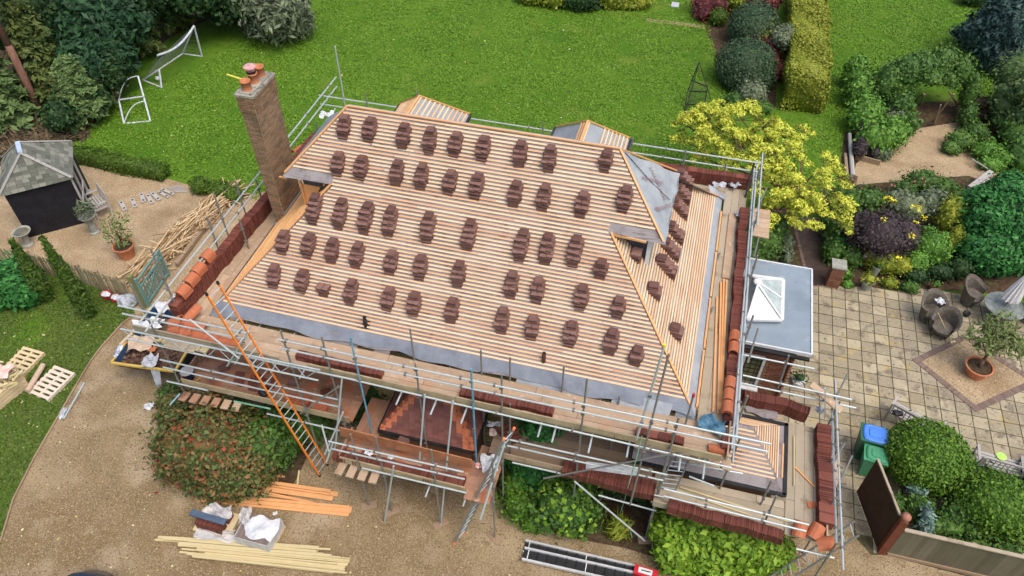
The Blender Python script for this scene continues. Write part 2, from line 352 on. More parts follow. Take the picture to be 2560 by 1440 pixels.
def shrub(name, label, cat, px, m, dens=90, size=.09, amp=.12, group=None, **kw):
    """px: list of (x, y, zc, r or (rx,ry,rz)) in photo pixels + height of the blob centre"""
    bl = [(tuple(G(x, y, z)), r) for x, y, z, r in px]
    f = Foliage()
    for c, r in bl: f.blob(c, r, dens, size, amp, others=bl, **kw)
    c0 = bl[0][0]; o = f.make(name, m, loc=(c0[0], c0[1], 0))
    return tag(o, label, cat, group)
def tree(name, label, cat, px, m, trunk=(), dens=70, size=.12, amp=.18, group=None, base=None, tr=.12, limbs=True, tm=None, **kw):
    bl = [(tuple(G(x, y, z)), r) for x, y, z, r in px]
    b = Vector(base) if base is not None else Vector((bl[0][0][0], bl[0][0][1], 0))
    root = thing(name, label, cat, (b.x, b.y, 0), group)
    f = Foliage()
    for c, r in bl: f.blob(c, r, dens, size, amp, others=bl, **kw)
    f.make('crown', m, root)
    mb = MB(); top = Vector(max(bl, key=lambda q: q[0][2])[0]); mid = b.lerp(top, .5); mid.z = top.z*.5
    mb.path([b, b.lerp(mid, .5)+Vector((.03,.02,0)), mid, top], tr, 7, r2=tr*.35)
    if limbs:
        for c, r in bl:
            st = Vector((mid.x, mid.y, mid.z*.8)); cc = Vector(c)
            if cc.z < st.z+.1: st.z = max(.2, cc.z*.5)
            mb.path([st, st.lerp(cc, .5)+Vector((0,0,.1)), cc], tr*.45, 5, r2=tr*.15)
    mb.build('trunk', tm or bark, root, smooth=True)
    return root
# ================================================================ GROUND
struct(wsheet('ground', [(-400,-300),(400,-300),(400,600),(-400,600)], 0, grass))
struct(sheet('gravel_yard', [(-250,330),(60,330),(185,392),(330,420),(470,462),(600,488),(720,470),(900,560),(900,830),(420,800),(338,787),(330,748),(230,712),(90,672),(-60,640),(-250,610)], .004, gravel2))
struct(sheet('gravel_drive', [(-40,1500),(3,1356),(35,1250),(88,1145),(141,1054),(193,963),(229,903),(253,871),(306,812),(338,787),(420,780),(900,900),(1500,1000),(2100,1300),(2178,1388),(2215,1388),(2720,1506),(2720,1580),(2420,1560)], .008, gravel))
struct(wsheet('patio_base', [(4.2,9.9),(14.6,9.9),(14.6,22.7),(4.2,22.2)], .004, joint))
struct(sheet('gravel_garden', [(2110,520),(2140,400),(2215,350),(2290,300),(2420,300),(2480,345),(2500,440),(2420,490),(2330,500),(2240,540),(2150,520)], .005, gravel2))
struct(sheet('gravel_path', [(1616,46),(1760,62),(1762,72),(1616,54)], .006, gravel2))
struct(sheet('brick_path', [(1978,545),(2050,545),(2085,690),(2090,716),(2020,716)], .006, brickp))
struct(sheet('flower_bed', [(1900,520),(1990,520),(2020,716),(1880,716)], .007, soil))
struct(sheet('flower_bed', [(2050,470),(2420,440),(2640,520),(2640,742),(2500,736),(2300,722),(2090,716)], .020, soil))
struct(sheet('flower_bed', [(1740,0),(1945,0),(1940,270),(1890,300),(1800,180)], .007, soil))
struct(sheet('flower_bed', [(2110,330),(2260,320),(2300,255),(2470,250),(2620,330),(2620,480),(2430,300),(2240,330),(2140,410),(2125,470),(2095,460)], .006, soil))
struct(sheet('flower_bed', [(2200,1170),(2640,1170),(2640,1500),(2260,1400),(2215,1330)], .012, soil))
struct(sheet('flower_bed', [(1235,1180),(1500,1230),(1660,1290),(1660,1400),(1560,1370),(1400,1340),(1250,1270)], .012, soil))
struct(sheet('flower_bed', [(430,980),(800,1080),(720,1240),(560,1240),(420,1180)], .012, soil))
struct(sheet('woodland_floor', [(-400,0),(-400,420),(40,345),(120,330),(180,345),(250,300),(285,220),(330,165),(430,90),(540,40),(640,25),(760,30),(760,-60),(-300,-60)], .006, soil))
# paving slabs
mb = MB(); S = .455; dia = [G(2279,900), G(2410,836), G(2600,958), G(2440,1031)]
def inpoly(x, y, P):
    r = False; j = len(P)-1
    for i in range(len(P)):
        if (P[i][1] > y) != (P[j][1] > y) and x < (P[j][0]-P[i][0])*(y-P[i][1])/(P[j][1]-P[i][1])+P[i][0]: r = not r
        j = i
    return r
for i in range(23):
    for j in range(28):
        x, y = 4.22+i*S, 9.92+j*S
        dv = Vector((x+S/2, y+S/2, -CH)); py_ = 720-FPX*dv.dot(cU)/dv.dot(cF); px_ = 1280+FPX*dv.dot(cR)/dv.dot(cF)
        if py_ > 1322+min(max(0, px_-2110)*.6, 50+max(0, px_-2195)*.2) or (y > 21.75 and x < 8.2): continue
        hz = .012+random.uniform(0, .004)
        mb.frame((x+S/2, y+S/2, hz/2+.002), Vector((S/2-.014,0,0)), Vector((0,S/2-.014,0)), Vector((0,0,hz/2)))
struct(mb.build('patio', slab))
cx = sum((d for d in dia), Vector())/4
struct(wsheet('patio_gravel_diamond', [cx+(d-cx)*.97 for d in dia], .022, gravel2))
mb = MB()
for k in range(4):
    a, b = dia[k], dia[(k+1)%4]; L = (b-a).length; n = int(L/.085); d = (b-a).normalized(); q = Vector((-d.y, d.x, 0))
    if (cx-a).dot(q) < 0: q = -q
    for i in range(n):
        c = a+d*(L*(i+.5)/n)+q*.10
        mb.frame((c.x, c.y, .022), d*.037, q*.10, Vector((0,0,.014+random.random()*.004)))
struct(mb.build('brick_edging', brickp))
# brick path courses
mb = MB()
for j in range(64):
    t = (j+.5)/64; a = G(1978+42*t, 545+171*t); b = G(2050+40*t, 545+171*t); n = 6
    for i in range(n):
        p = a.lerp(b, (i+.5+.5*(j%2))/n)
        if i == n-1 and j % 2: continue
        mb.box((p.x, p.y, .014), (.19,.085,.018), rz=random.uniform(-.03,.03))
struct(mb.build('brick_path_paving', brickp))
# timber drive edging
mb = MB(); E_ = [(3,1356),(35,1250),(88,1145),(141,1054),(193,963),(229,903),(253,871),(306,812),(338,787)]
for a, b in zip(E_[:-1], E_[1:]):
    p, q = G(*a), G(*b); p.z = q.z = .03; mb.bar(p, q, .04, .08)
tag(mb.build('edging_board', woodo), 'thin weathered timber edging board between the lawn and the gravel drive', 'edging')
# fallen leaves on lawns
def scatter(name, poly, n, s0, s1, m, z=.02):
    P = [G(*p) for p in poly]; xs = [p.x for p in P]; ys = [p.y for p in P]; pts = []
    while len(pts) < n:
        x, y = random.uniform(min(xs), max(xs)), random.uniform(min(ys), max(ys))
        if inpoly(x, y, P): pts.append((x, y, z))
    P = np.array(pts); V = leafquads(P, np.tile([0,0,1.], (n,1)), 1.0, 1.4, .35)
    sz = rng.uniform(s0, s1, n).repeat(4)[:,None]; Cc = P.repeat(4, axis=0); V = Cc+(V-Cc)*sz; V[:,2] = np.maximum(V[:,2], .012)
    return fast_quads(name, V, m)
LW = [(300,320),(560,130),(800,20),(1300,20),(1600,60),(1800,120),(1800,250),(1640,380),(1200,280),(860,210),(700,440),(560,430),(360,390)]
tag(scatter('lawn_leaf_litter', LW, 170, .03, .07, deadleaf), 'small pale fallen leaves and daisies scattered over the back lawn', 'leaf litter', kind='stuff')
tag(scatter('lawn_leaf_litter', [(0,800),(300,760),(300,810),(200,930),(90,1120),(0,1270)], 110, .02, .07, deadleaf), 'small yellow fallen leaves scattered over the front lawn beside the drive', 'leaf litter', kind='stuff')
tag(scatter('gravel_leaf_litter', [(10,1400),(240,900),(420,940),(430,1240),(1300,1330),(1300,1440),(0,1440)], 160, .015, .05, deadleaf), 'tiny dry leaves and chips scattered on the gravel drive', 'leaf litter', kind='stuff')
def blades(name, poly, n, size, m, label):
    P = [G(*p) for p in poly]; A = np.array([[p.x,p.y] for p in P]); lo, hi = A.min(0), A.max(0); Q = rng.uniform(lo, hi, (n*3,2)); ins = np.zeros(len(Q), bool); j = len(A)-1
    for i in range(len(A)):
        c = ((A[i,1] > Q[:,1]) != (A[j,1] > Q[:,1])) & (Q[:,0] < (A[j,0]-A[i,0])*(Q[:,1]-A[i,1])/(A[j,1]-A[i,1]+1e-9)+A[i,0]); ins ^= c; j = i
    Q = Q[ins][:n]; Q = Q[(np.sin(Q[:,0]*1.7+np.sin(Q[:,1]*.9)*2)*np.sin(Q[:,1]*1.3+1)+rng.normal(0,.6,len(Q))) > -.35]
    P3 = np.column_stack([Q, rng.uniform(.015,.04,len(Q))]); V = leafquads(P3, np.tile([0,-.15,1.],(len(P3),1)), size, 2.6, .55); V[:,2] = np.maximum(V[:,2], .011)
    return tag(fast_quads(name, V, m), label, 'grass', kind='stuff')
G_bl = leafm('grass_blades', (.070,.165,.009), (.150,.270,.024), (.105,.215,.014), scale=.3)
blades('grass', [(160,390),(330,230),(420,200),(560,130),(640,90),(760,70),(820,-20),(1760,-20),(1800,190),(1850,300),(1900,420),(1700,430),(1200,300),(850,240),(740,380),(640,500),(590,480),(430,440)], 150000, .038, G_bl, 'short mown grass of the back lawn')
blades('grass', [(2060,-20),(2420,-20),(2440,120),(2520,200),(2480,250),(2300,200),(2120,200),(2110,330),(2090,470),(2000,560),(1990,330),(2062,280)], 42000, .038, G_bl, 'short mown grass right of the long lime hedge')
blades('grass', [(-30,640),(90,675),(230,712),(330,752),(336,790),(300,812),(250,871),(190,963),(140,1054),(88,1145),(35,1250),(3,1356),(-30,1420)], 50000, .028, leafm('grass_blades_front', (.045,.09,.012), (.12,.165,.03), (.078,.125,.02), scale=.6), 'darker green front lawn grass beside the gravel drive')  # blades in a darker, duller green than the back lawn
# ================================================================ HOUSE
EZ = 4.49; FY, LX, RX, BY = 11.60, -11.45, 1.45, 20.07; RY, RZ_, RL, RR = 15.83, 8.72, -8.65, -1.50
UY0, UY1, UL, UR, UZ = 14.38, 17.28, -10.10, -.05, 7.27
house = thing('house', 'large house with its hipped roof stripped to grey felt and timber battens', 'house', (-5, 15.8, 0))
H = house
def zf(y): return EZ+(y-FY)
# walls
mb = MB(); mb.box((-4.95,15.9,2.2), (11.9,7.5,4.4)); mb.build('wall', wallb, H)
mb = MB()
for k in range(38): mb.box((-4.9+random.uniform(-.01,.01), 12.13, .3+k*.108), (11.9,.03,.055), tx=.12)
mb.build('wall_batten', wallold, H)
for x in (-10.4,-8.2,-6.7,-4.4,-2.2,-.4): mb = MB(); mb.bar((x,12.10,4.35),(x,12.02,2.6), .07,.05); mb.build('wall_bracket', steeld, H)
mb = MB(); mb.box((-5.05,15.83,5.85), (9.3,2.36,2.72)); mb.build('upper_wall', feltd, H)
mb = MB(); mb.box((-.37,14.60,6.55), (.10,.10,1.2)); mb.box((-.37,14.9,6.6),(.05,.6,.9)); mb.build('corner_board', white, H)
mb = MB(); mb.prism([(-9.72,14.64,6.9),(-9.72,14.64,5.9),(-9.2,14.64,6.9)], (0,-.02,0)); mb.bar((-9.75,14.6,7.0),(-9.75,14.6,5.85),.05,.05); mb.build('wall_sheathing', orangew, H)
# felt surfaces
def patch(pts3, nu, nv, wav=.012, edge=0.0, fr=3.1, seed=0):
    """bilinear patch over a quad a,b,c,d (b,c = upper edge) with slight waviness along its normal"""
    a, b, c, d = [Vector(p) for p in pts3]; n = (d-a).cross(b-a).normalized()
    if n.z < 0: n = -n
    vs = []
    for j in range(nv+1):
        for i in range(nu+1):
            u, v = i/nu, j/nv; p = (a.lerp(d, u)).lerp(b.lerp(c, u), v)
            k = wav*(math.sin(p.x*fr+seed)*math.sin(p.y*fr*1.3+seed*2)+.6*math.sin(p.x*fr*2.7+p.y*fr*1.9+seed))
            if j == 0 and edge: p = p + (p-b.lerp(c, u)).normalized()*edge*(math.sin(u*23+seed)+.6*math.sin(u*57+seed*3))
            vs.append(p+n*k)
    return vs, [(j*(nu+1)+i, j*(nu+1)+i+1, (j+1)*(nu+1)+i+1, (j+1)*(nu+1)+i) for j in range(nv) for i in range(nu)]
mb = MB()
y1 = UY0; t1 = y1-FY
mb.add(*patch([(LX,FY,EZ),(LX+t1,y1,zf(y1)),(RX-t1,y1,zf(y1)),(RX,FY,EZ)], 90, 14, .008, .035))
mb.add(*patch([(UL,UY0,UZ),(RL,RY,RZ_),(RR,RY,RZ_),(UR,UY0,UZ)], 60, 8, .006))
mb.build('roof_felt', felt, H)
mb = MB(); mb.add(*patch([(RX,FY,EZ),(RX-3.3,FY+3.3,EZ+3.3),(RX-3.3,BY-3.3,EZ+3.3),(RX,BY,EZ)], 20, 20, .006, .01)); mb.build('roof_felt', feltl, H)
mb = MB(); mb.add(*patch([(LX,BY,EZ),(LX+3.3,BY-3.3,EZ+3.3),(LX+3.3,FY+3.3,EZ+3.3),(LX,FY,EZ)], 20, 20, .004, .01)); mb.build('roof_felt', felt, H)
mb = MB(); mb.add(*patch([(RX,BY,EZ),(RR,RY,RZ_),(RL,RY,RZ_),(LX,BY,EZ)], 30, 8, .01)); mb.build('roof_felt', felt, H)
mb = MB(); mb.add(*patch([(LX-.01,FY-.03,EZ-.005),(LX+.2,FY+.25,EZ+.275),(RX-.2,FY+.25,EZ+.275),(RX+.01,FY-.03,EZ-.005)], 120, 3, .007, .05, 4.3, 2.2))
mb.build('eave_felt', felte, H)
# upper right wrinkled triangle
def tri(a, b, c, n, wav, seed, fr=4):
    a, b, c = Vector(a), Vector(b), Vector(c); nn = (b-a).cross(c-a).normalized(); nn = nn if nn.z > 0 else -nn; vs = []; idx = {}
    for i in range(n+1):
        for j in range(n+1-i):
            u, v = i/n, j/n; p = a+(b-a)*u+(c-a)*v; w_ = 1-u-v
            k = wav*(math.sin(u*fr*2+v*fr*3+seed)+.7*math.sin(u*9*fr/4-v*13*fr/4+seed*2)+.5*abs(math.sin(v*17+u*5)))*min(1, 5*(u+v))
            idx[i,j] = len(vs); vs.append(p+nn*k)
    fs = []
    for i in range(n):
        for j in range(n-i):
            fs.append((idx[i,j], idx[i+1,j], idx[i,j+1]))
            if i+j < n-1: fs.append((idx[i+1,j], idx[i+1,j+1], idx[i,j+1]))
    return vs, fs
mb = MB(); mb.add(*tri((RR,RY,RZ_+.01), (UR+.06,UY0-.02,UZ-.05), (UR+.06,UY1,UZ-.05), 40, .018, 1.3))
# loose flap hanging at the eave corner
mb.add(*patch([(UR+.02,UY0+.1,UZ-.35),(UR+.05,UY0+.05,UZ-.03),(UR+.05,UY1,UZ-.03),(UR+.10,UY1-.1,UZ-.22)], 24, 4, .02, .06))
mb.build('roof_felt', feltl, H, smooth=True)
mb = MB()
for u0, v0, u1, v1 in ((.02,.05,.30,.30),(.30,.31,.44,.5)):
    A, B_, Cc = Vector((RR,RY,RZ_)), Vector((UR,UY0,UZ)), Vector((UR,UY1,UZ))
    p = A+(B_-A)*u0+(Cc-A)*v0+Vector((.03,0,.03)); q = A+(B_-A)*u1+(Cc-A)*v1+Vector((.035,0,.035)); mb.bar(p, q, .022, .012)
mb.build('felt_fold', feltd, H)
mb = MB(); mb.add(*tri((RL,RY,RZ_+.01), (UL-.04,UY1,UZ-.04), (UL-.04,UY0,UZ-.04), 24, .008, 2.1)); mb.build('roof_felt', feltl, H, smooth=True)
mb = MB(); mb.add(*tri((RX-2.75,FY+2.78,zf(FY+2.78)+.03), (UR+.03,UY0-.03,UZ-.02), (UR-.12,UY0+.22,UZ+.18), 16, .02, .3)); mb.build('felt_flap', felt, H, smooth=True)
mb = MB(); mb.add(*tri((UL+1.2,UY0+.02,UZ+.03), (UL+.02,UY0-.03,UZ-.02), (UL+.20,UY0+.16,UZ+.16), 16, .008, .7)); mb.build('felt_flap', felt, H, smooth=True)
# loose felt over back right corner of the lean-to and curled scraps
mb = MB(); mb.add(*patch([(1.05,19.85,4.75),(.95,20.05,4.95),(1.55,20.35,4.45),(1.55,20.0,4.5)], 14, 6, .05)); mb.build('felt_flap', feltl, H, smooth=True)
mb = MB(); a0 = GP(775,300,(-1,0,1),UZ-UL); mb.add(*patch([(UL-.55,16.6,6.3),(UL-.1,16.5,UZ-.05),(UL+.35,17.9,UZ-.1),(UL-.3,18.0,6.4)], 12, 6, .05)); mb.build('felt_flap', feltl, H, smooth=True)
# battens
def row(mb, p, q, up, wd=.045, h=.020):
    p, q = Vector(p), Vector(q); L = (q-p).length
    if L < .1: return
    d = (q-p)/L; s = random.uniform(-2.5, 0)
    while s < L:
        e = s+random.uniform(3.0, 3.9); a, b = max(s, 0), min(e, L)
        if b-a > .05: mb.bar(p+d*(a+.004), p+d*(b-.004)+Vector((0,0,random.uniform(-.004,.004))), wd, h, 0, up)
        s = e
mb = MB(); upf = Vector((0,-1,1)).normalized(); off = upf*.02; y = FY+.27; gst = .0700
while y < RY-.03:
    t = y-FY
    if y < UY0-.02: xl, xr = LX+t, RX-t
    elif y < UY0+.17: xl, xr = -8.72, -1.36
    else: xl, xr = UL+(y-UY0), UR-(y-UY0)
    row(mb, Vector((xl+.03,y,zf(y)))+off, Vector((xr-.03,y,zf(y)))+off, upf); y += gst
mb.build('roof_battens', battm, H)
mb = MB(); upr = Vector((1,0,1)).normalized(); x = RX-.27
while x > -1.30:
    t = RX-x; y0 = FY+t+.03; y1 = BY-t-.03 if x > -.35 else 14.62
    row(mb, Vector((x,y0,EZ+t))+upr*.02, Vector((x,y1,EZ+t))+upr*.02, upr, .045); x -= .0700
mb.build('roof_battens', battm2, H)
mb = MB(); upl = Vector((-1,0,1)).normalized(); x = LX+.22
while x < -8.75:
    t = x-LX; row(mb, Vector((x,FY+t+.03,EZ+t))+upl*.02, Vector((x, BY-t-.03 if x < -9.75 else 14.62, EZ+t))+upl*.02, upl, .05, .025); x += .0640
mb.build('roof_battens', orangew2, H)
# hips, verges, ridge
mb = MB()
def hipbar(p, q, lift=.045, wd=.05, h=.03): mb.bar(Vector(p)+Vector((0,0,lift)), Vector(q)+Vector((0,0,lift)), wd, h)
for a, b in (((LX+.28,FY+.28,EZ+.28),(-8.7,UY0-.03,UZ)), ((RX-.15,FY+.15,EZ+.15),(-1.33,UY0,UZ)), ((UL+.05,UY0+.05,UZ+.05),(RL,RY,RZ_)), ((UR,UY0,UZ),(RR,RY,RZ_)),
             ((RR,RY,RZ_),(UR-.02,UY1-.02,UZ+.02)), ((RL,RY,RZ_),(RR,RY,RZ_))): hipbar(a, b)
hipbar((-1.28,UY0+.0,UZ-.01),(-.45,UY0-.05,UZ-.02),.0,.03,.06); hipbar((RX-.1,BY-.1,EZ+.1),(-.35,BY-1.8,EZ+1.8),.045,.05,.03)
hipbar((-9.0,14.45,7.05),(-8.65,14.62,7.45),.07,.04,.03)
hipbar((UL-.12,UY0+.02,UZ-.06),(UL+.1,UY0,UZ-.05),0)
mb.build('hip_battens', orangew, H)
mb = MB()
def eb(p, q, m=0): mb.bar(p, q, .05, .05)
for yy in np.arange(11.85, 18.5, 1.9): mb.bar((RX+.02,yy,EZ+.02),(RX+.02,yy+1.82,EZ+.02),.05,.09)
mb.build('eave_batten', orangew, H)
mb = MB(); mb.bar((RL,RY+.04,RZ_+.02),(RR,RY+.04,RZ_+.02),.10,.03); mb.build('ridge_felt', feltl, H)
# gutter line under the front eave with debris
mb = MB(); mb.bar((LX+.05,FY+.16,EZ-.12),(RX-.05,FY+.16,EZ-.12),.16,.03); mb.bar((LX+.02,FY+.1,EZ-.04),(LX+.02,BY,EZ-.04),.10,.07); mb.bar((RX-.1,FY+.2,EZ-.12),(RX-.1,BY,EZ-.12),.16,.03)
mb.build('gutter_board', feltdark, H)
n = 1500; P = np.stack([rng.uniform(-5.5, 1.2, n), rng.uniform(FY+.02, FY+.34, n), rng.uniform(4.36, 4.42, n)], 1)
fast_quads('gutter_debris', leafquads(P, np.tile([0,-.3,1.], (n,1)), .035, 1.4, .7), L_red, H)
# printed writing on the felt
redprint = mat('red_print', (.20,.11,.12), (.26,.15,.16), scale=3)
def text(s, p, ax, ay, size, parent, name='felt_print', m=None):
    cu = bpy.data.curves.new('txt', 'FONT'); cu.body = s; cu.size = size; cu.offset = .0
    tmp = bpy.data.objects.new('txt', cu); C.objects.link(tmp); dg = bpy.context.evaluated_depsgraph_get(); dg.update()
    me = bpy.data.meshes.new_from_object(tmp.evaluated_get(dg)); bpy.data.objects.remove(tmp)
    o = bpy.data.objects.new(name, me); C.objects.link(o); ax, ay = Vector(ax).normalized(), Vector(ay).normalized(); az = ax.cross(ay)
    R = Matrix((ax, ay, az)).transposed(); off = Vector(p)
    me.transform(Matrix.Translation(off-Vector(parent.location)) @ R.to_4x4()); me.materials.clear(); me.materials.append(m or redprint); o.parent = parent
    return o
dr = Vector((1,0,-1)).normalized(); dy_ = Vector((0,1,0))
for s_, u, v, rot in (('PERMAVENT',.30,.14,.9),('PERMAVENT',.46,.42,-.9),('PERMAVENT',.66,.10,.6)):
    A, B_, Cc = Vector((RR,RY,RZ_)), Vector((UR,UY0,UZ)), Vector((UR,UY1,UZ)); p = A+(B_-A)*u+(Cc-A)*v+Vector((.045,0,.045))
    ax = Vector((0,1,0))*math.cos(rot)+dr*math.sin(rot); ay = -dr*math.cos(rot)+Vector((0,1,0))*math.sin(rot)
    text(s_, p, ax, ay, .17, H)
for k in range(26):
    x = random.uniform(-9.5,-.5); y = random.uniform(12.0, 15.5); a = .5
    if x < LX+(y-FY)+.3 or x > RX-(y-FY)-1.2: continue
    d1 = Vector((1,0,0)); d2 = Vector((0,1,1)).normalized()
    text('PERMAVENT', Vector((x,y,zf(y)))+upf*.012, d1*math.cos(a)+d2*math.sin(a), d2*math.cos(a)-d1*math.sin(a), .13, H)
# vent pipes
def at_roof(px, py): return GP(px, py, (0,-1,1), EZ-FY)
p = at_roof(915,815); mb = MB(); mb.lathe((p.x,p.y,p.z-.1), [(.055,0),(.055,.33),(.04,.34),(.04,.42),(.05,.42),(.05,.45),(0,.45)], 12); mb.box((p.x,p.y+.02,p.z+.03),(.2,.2,.03),tx=.78); mb.build('vent_pipe', blackp, H, smooth=False)
p = at_roof(1359,905); mb = MB(); mb.lathe((p.x,p.y,p.z-.15), [(.052,0),(.052,.50),(.040,.50),(.038,.2)], 12); mb.build('vent_pipe', mat('rusty_iron', (.06,.03,.02), (.13,.07,.045), scale=8), H)
# lower edge felt patches hanging over the deck
for (x0, x1, dz, dyy) in ((-8.3,-7.2,.30,-.14),(-6.8,-6.3,.22,-.1),(-3.0,-1.2,.22,-.16),(-.6,.9,.20,-.22)):
    mb = MB(); mb.add(*patch([(x0,FY+dyy,EZ-dz),(x0+.1,FY+.12,EZ+.13),(x1,FY+.12,EZ+.13),(x1-.05,FY+dyy*.7,EZ-dz*.7)], 14, 4, .02, .03, seed=x0)); mb.build('felt_flap', feltl if x0 > -4 else felt, H, smooth=True)
mb = MB(); mb.add(*patch([(1.0,FY-.12,EZ-.45),(1.0,FY+.1,EZ+.08),(RX+.02,FY+.1,EZ+.02),(RX,FY-.2,EZ-.42)], 8, 6, .02, .03)); mb.build('felt_flap', feltl, H, smooth=True)
# back dormers
def dormer(xp, yp, zp, w_, sparse):
    d = part_empty('dormer', H, (xp,yp,0))
    e = zp-w_; mbf = MB(); yb = RY+.3
    mbf.add([(xp,yb,zp),(xp,yp,zp),(xp+w_,yp+w_,e),(xp+w_,yb,e)], [(0,1,2,3)]); mbf.add([(xp,yb,zp),(xp,yp,zp),(xp-w_,yp+w_,e),(xp-w_,yb,e)], [(3,2,1,0)])
    mbf.add([(xp,yp,zp),(xp+w_,yp+w_,e),(xp-w_,yp+w_,e)], [(2,1,0)])
    mbf.build('roof_felt', feltl, d)
    mbb = MB(); n = 11
    for k in range(n):
        if sparse and k in (1,2,3): continue
        q = w_*(k+.4)/n
        mbb.bar((xp+q,yb,zp-q+.03),(xp+q,yp+q,zp-q+.03),.045,.025,0,upr)
    for k in range(14):
        q = w_*(k+.4)/14
        if sparse and k > 2: continue
        mbb.bar((xp-q,yb,zp-q+.03),(xp-q,yp+q,zp-q+.03),.05,.025,0,upl)
    mbb.build('roof_battens', battm2, d)
    mbb = MB(); mbb.bar((xp,yp,zp+.05),(xp+w_,yp+w_,e+.05),.05,.03); mbb.bar((xp,yp,zp+.05),(xp-w_,yp+w_,e+.05),.05,.03); mbb.bar((xp,yb,zp+.05),(xp,yp,zp+.05),.05,.03)
    mbb.build('hip_battens', orangew, d)
    mbb = MB(); mbb.box((xp,(yb+yp+w_)/2-.1,(4.4+e)/2),(w_*1.8,yp+w_-yb-.3,e-4.4-.03)); mbb.build('wall', feltd, d)
    
    for sg in (-1,1): mbb = MB(); mbb.bar((xp+sg*(w_+.03),yb,e-.03),(xp+sg*(w_+.03),yp+w_,e-.03),.06,.1); mbb.build('fascia', feltdark, d)
dormer(-7.39, 17.70, 8.10, 1.08, False); dormer(-2.63, 17.80, 8.05, 1.08, True)
# chimney: brick stack built course by course
chim = part_empty('chimney', H, (-11.2,15.7,0))
def chpart(mb, name, m, smooth=False):
    return mb.build(name, m, chim, smooth)
def chx(z):  # x0,x1,y0,y1 of the tapering shaft
    t = (z-4.2)/4.83; x1 = -10.97; wd = .32+.14*t; y0 = 15.20; dp = 1.10+.06*t; return x1-wd, x1, y0, y0+dp
mb = MB(); mm = MB(); z = 3.6; k = 0; a0 = chx(3.6); a1 = chx(9.0)
mm.add([(a0[0],a0[2],3.6),(a0[1],a0[2],3.6),(a0[1],a0[3],3.6),(a0[0],a0[3],3.6),(a1[0],a1[2],9.0),(a1[1],a1[2],9.0),(a1[1],a1[3],9.0),(a1[0],a1[3],9.0)], [(0,1,5,4),(1,2,6,5),(2,3,7,6),(3,0,4,7),(4,5,6,7)])
while z < 8.98:
    x0, x1, y0, y1 = chx(z); e = .006 + (.035 if z > 8.55 else 0); hh = .055
    for face in range(4):
        L = (x1-x0, y1-y0, x1-x0, y1-y0)[face]; s = -(k%2)*.11
        while s < L:
            a, b = max(s, 0)+.004, min(s+.215, L)-.004
            if b-a > .02:
                if face == 0: c, sz = (x0+(a+b)/2, y0-e+.03, z), (b-a, .06, hh)
                elif face == 1: c, sz = (x1+e-.03, y0+(a+b)/2, z), (.06, b-a, hh)
                elif face == 2: c, sz = (x0+(a+b)/2, y1+e-.03, z), (b-a, .06, hh)
                else: c, sz = (x0-e+.03, y0+(a+b)/2, z), (.06, b-a, hh)
                mb.box(c, sz)
            s += .22
    z += .068; k += 1
chpart(mb, 'brickwork', brick); chpart(mm, 'mortar_core', mortar)
x0, x1, y0, y1 = chx(9.0); mb = MB(); mb.box(((x0+x1)/2,(y0+y1)/2,9.02),(x1-x0+.09,y1-y0+.09,.06)); mb.box(((x0+x1)/2,(y0+y1)/2,9.06),(x1-x0-.04,y1-y0-.04,.05)); chpart(mb, 'chimney_cap', stonecap)
potp = [(.13,.17,.0),(.13,.30,.12),(.13,.30,.155)]
for i, dyp in enumerate((.20,.58,.93)):
    mb = MB(); c = ((x0+x1)/2, y0+dyp, 9.06)
    mb.lathe(c, [(.14,0),(.13,.03),(.115,.26),(.135,.26),(.135,.30),(.105,.30),(.10,.1),(0,.1)], 20); o = chpart(mb, 'chimney_pot', terra, True)
    mb = MB(); mb.lathe(c, [(.17,0),(.13,.035)], 16); chpart(mb, 'flaunching', stonecap)
    if i == 1:
        mb = MB(); mb.lathe((c[0]-.02,c[1],c[2]+.28), [(.10,0),(.12,.10),(.05,.12),(.05,.17),(.165,.17),(.17,.20),(.12,.23),(0,.24)], 20); chpart(mb, 'chimney_cowl', mat('cowl_pink', (.42,.16,.15), (.60,.42,.42), scale=14, rough=.5))
        mb = MB(); mb.lathe((c[0]-.02,c[1],c[2]+.27), [(.122,0),(.125,.10)], 16); chpart(mb, 'cowl_collar', blackp)
mb = MB(); mb.bar((x0-.02,y0+.45,9.2),(x0-.42,y0+.42,9.3),.03,.03); chpart(mb, 'yellow_strap', mat('yellow_tape', (.7,.62,.1), (.8,.72,.15)))
mb = MB(); mb.bar((-10.9,15.1,4.98),(-10.9,16.4,4.98),.14,.02,0,upl); mb.bar((-10.93,15.15,5.05),(-10.93,16.4,5.05),.02,.18); mb.bar((-11.33,15.15,4.66),(-10.9,15.15,4.95),.1,.03); chpart(mb, 'lead_flashing', feltl)
# porch roof
pr = part_empty('porch', H, (-5.15,11,0))
def prp(mb, name, m):
    return mb.build(name, m, pr)
PX0, PX1, PY, PZ = -6.44, -3.87, 10.56, 2.42; PT = 1.14; PA = ((PX0+PX1)/2, PY+1.28, PZ+1.28*PT)
mt = MB(); mo = MB(); dn = Vector((0,-PT,1)).normalized()
def courses(o, ax, up, half, rise):   # ax eave direction, up horizontal inward direction
    mt = MB(); mts.append(mt); n = 20; ax, up = Vector(ax), Vector(up)
    for k in range(n):
        t = rise*k/n; z = PZ+t*PT+.015; w_ = half-t; c = Vector(o)+up*t; nt_ = int(2*w_/.165)
        for i in range(nt_+1):
            s = -w_+(i+.5*(k%2))*.165+.08
            if abs(s) > w_: continue
            edge = w_-abs(s) < .21; m_ = mo if edge else mt
            q = c+ax*s+up*.03; q.z = z+.02
            nrm = (Vector((0,0,1))-up*PT*.78).normalized(); sl_ = ax.cross(nrm); m_.frame(q, ax*.079, sl_.normalized()*.07, nrm*.008)
mts = []
courses(((PX0+PX1)/2,PY,0), (1,0,0), (0,1,0), (PX1-PX0)/2, 1.26)
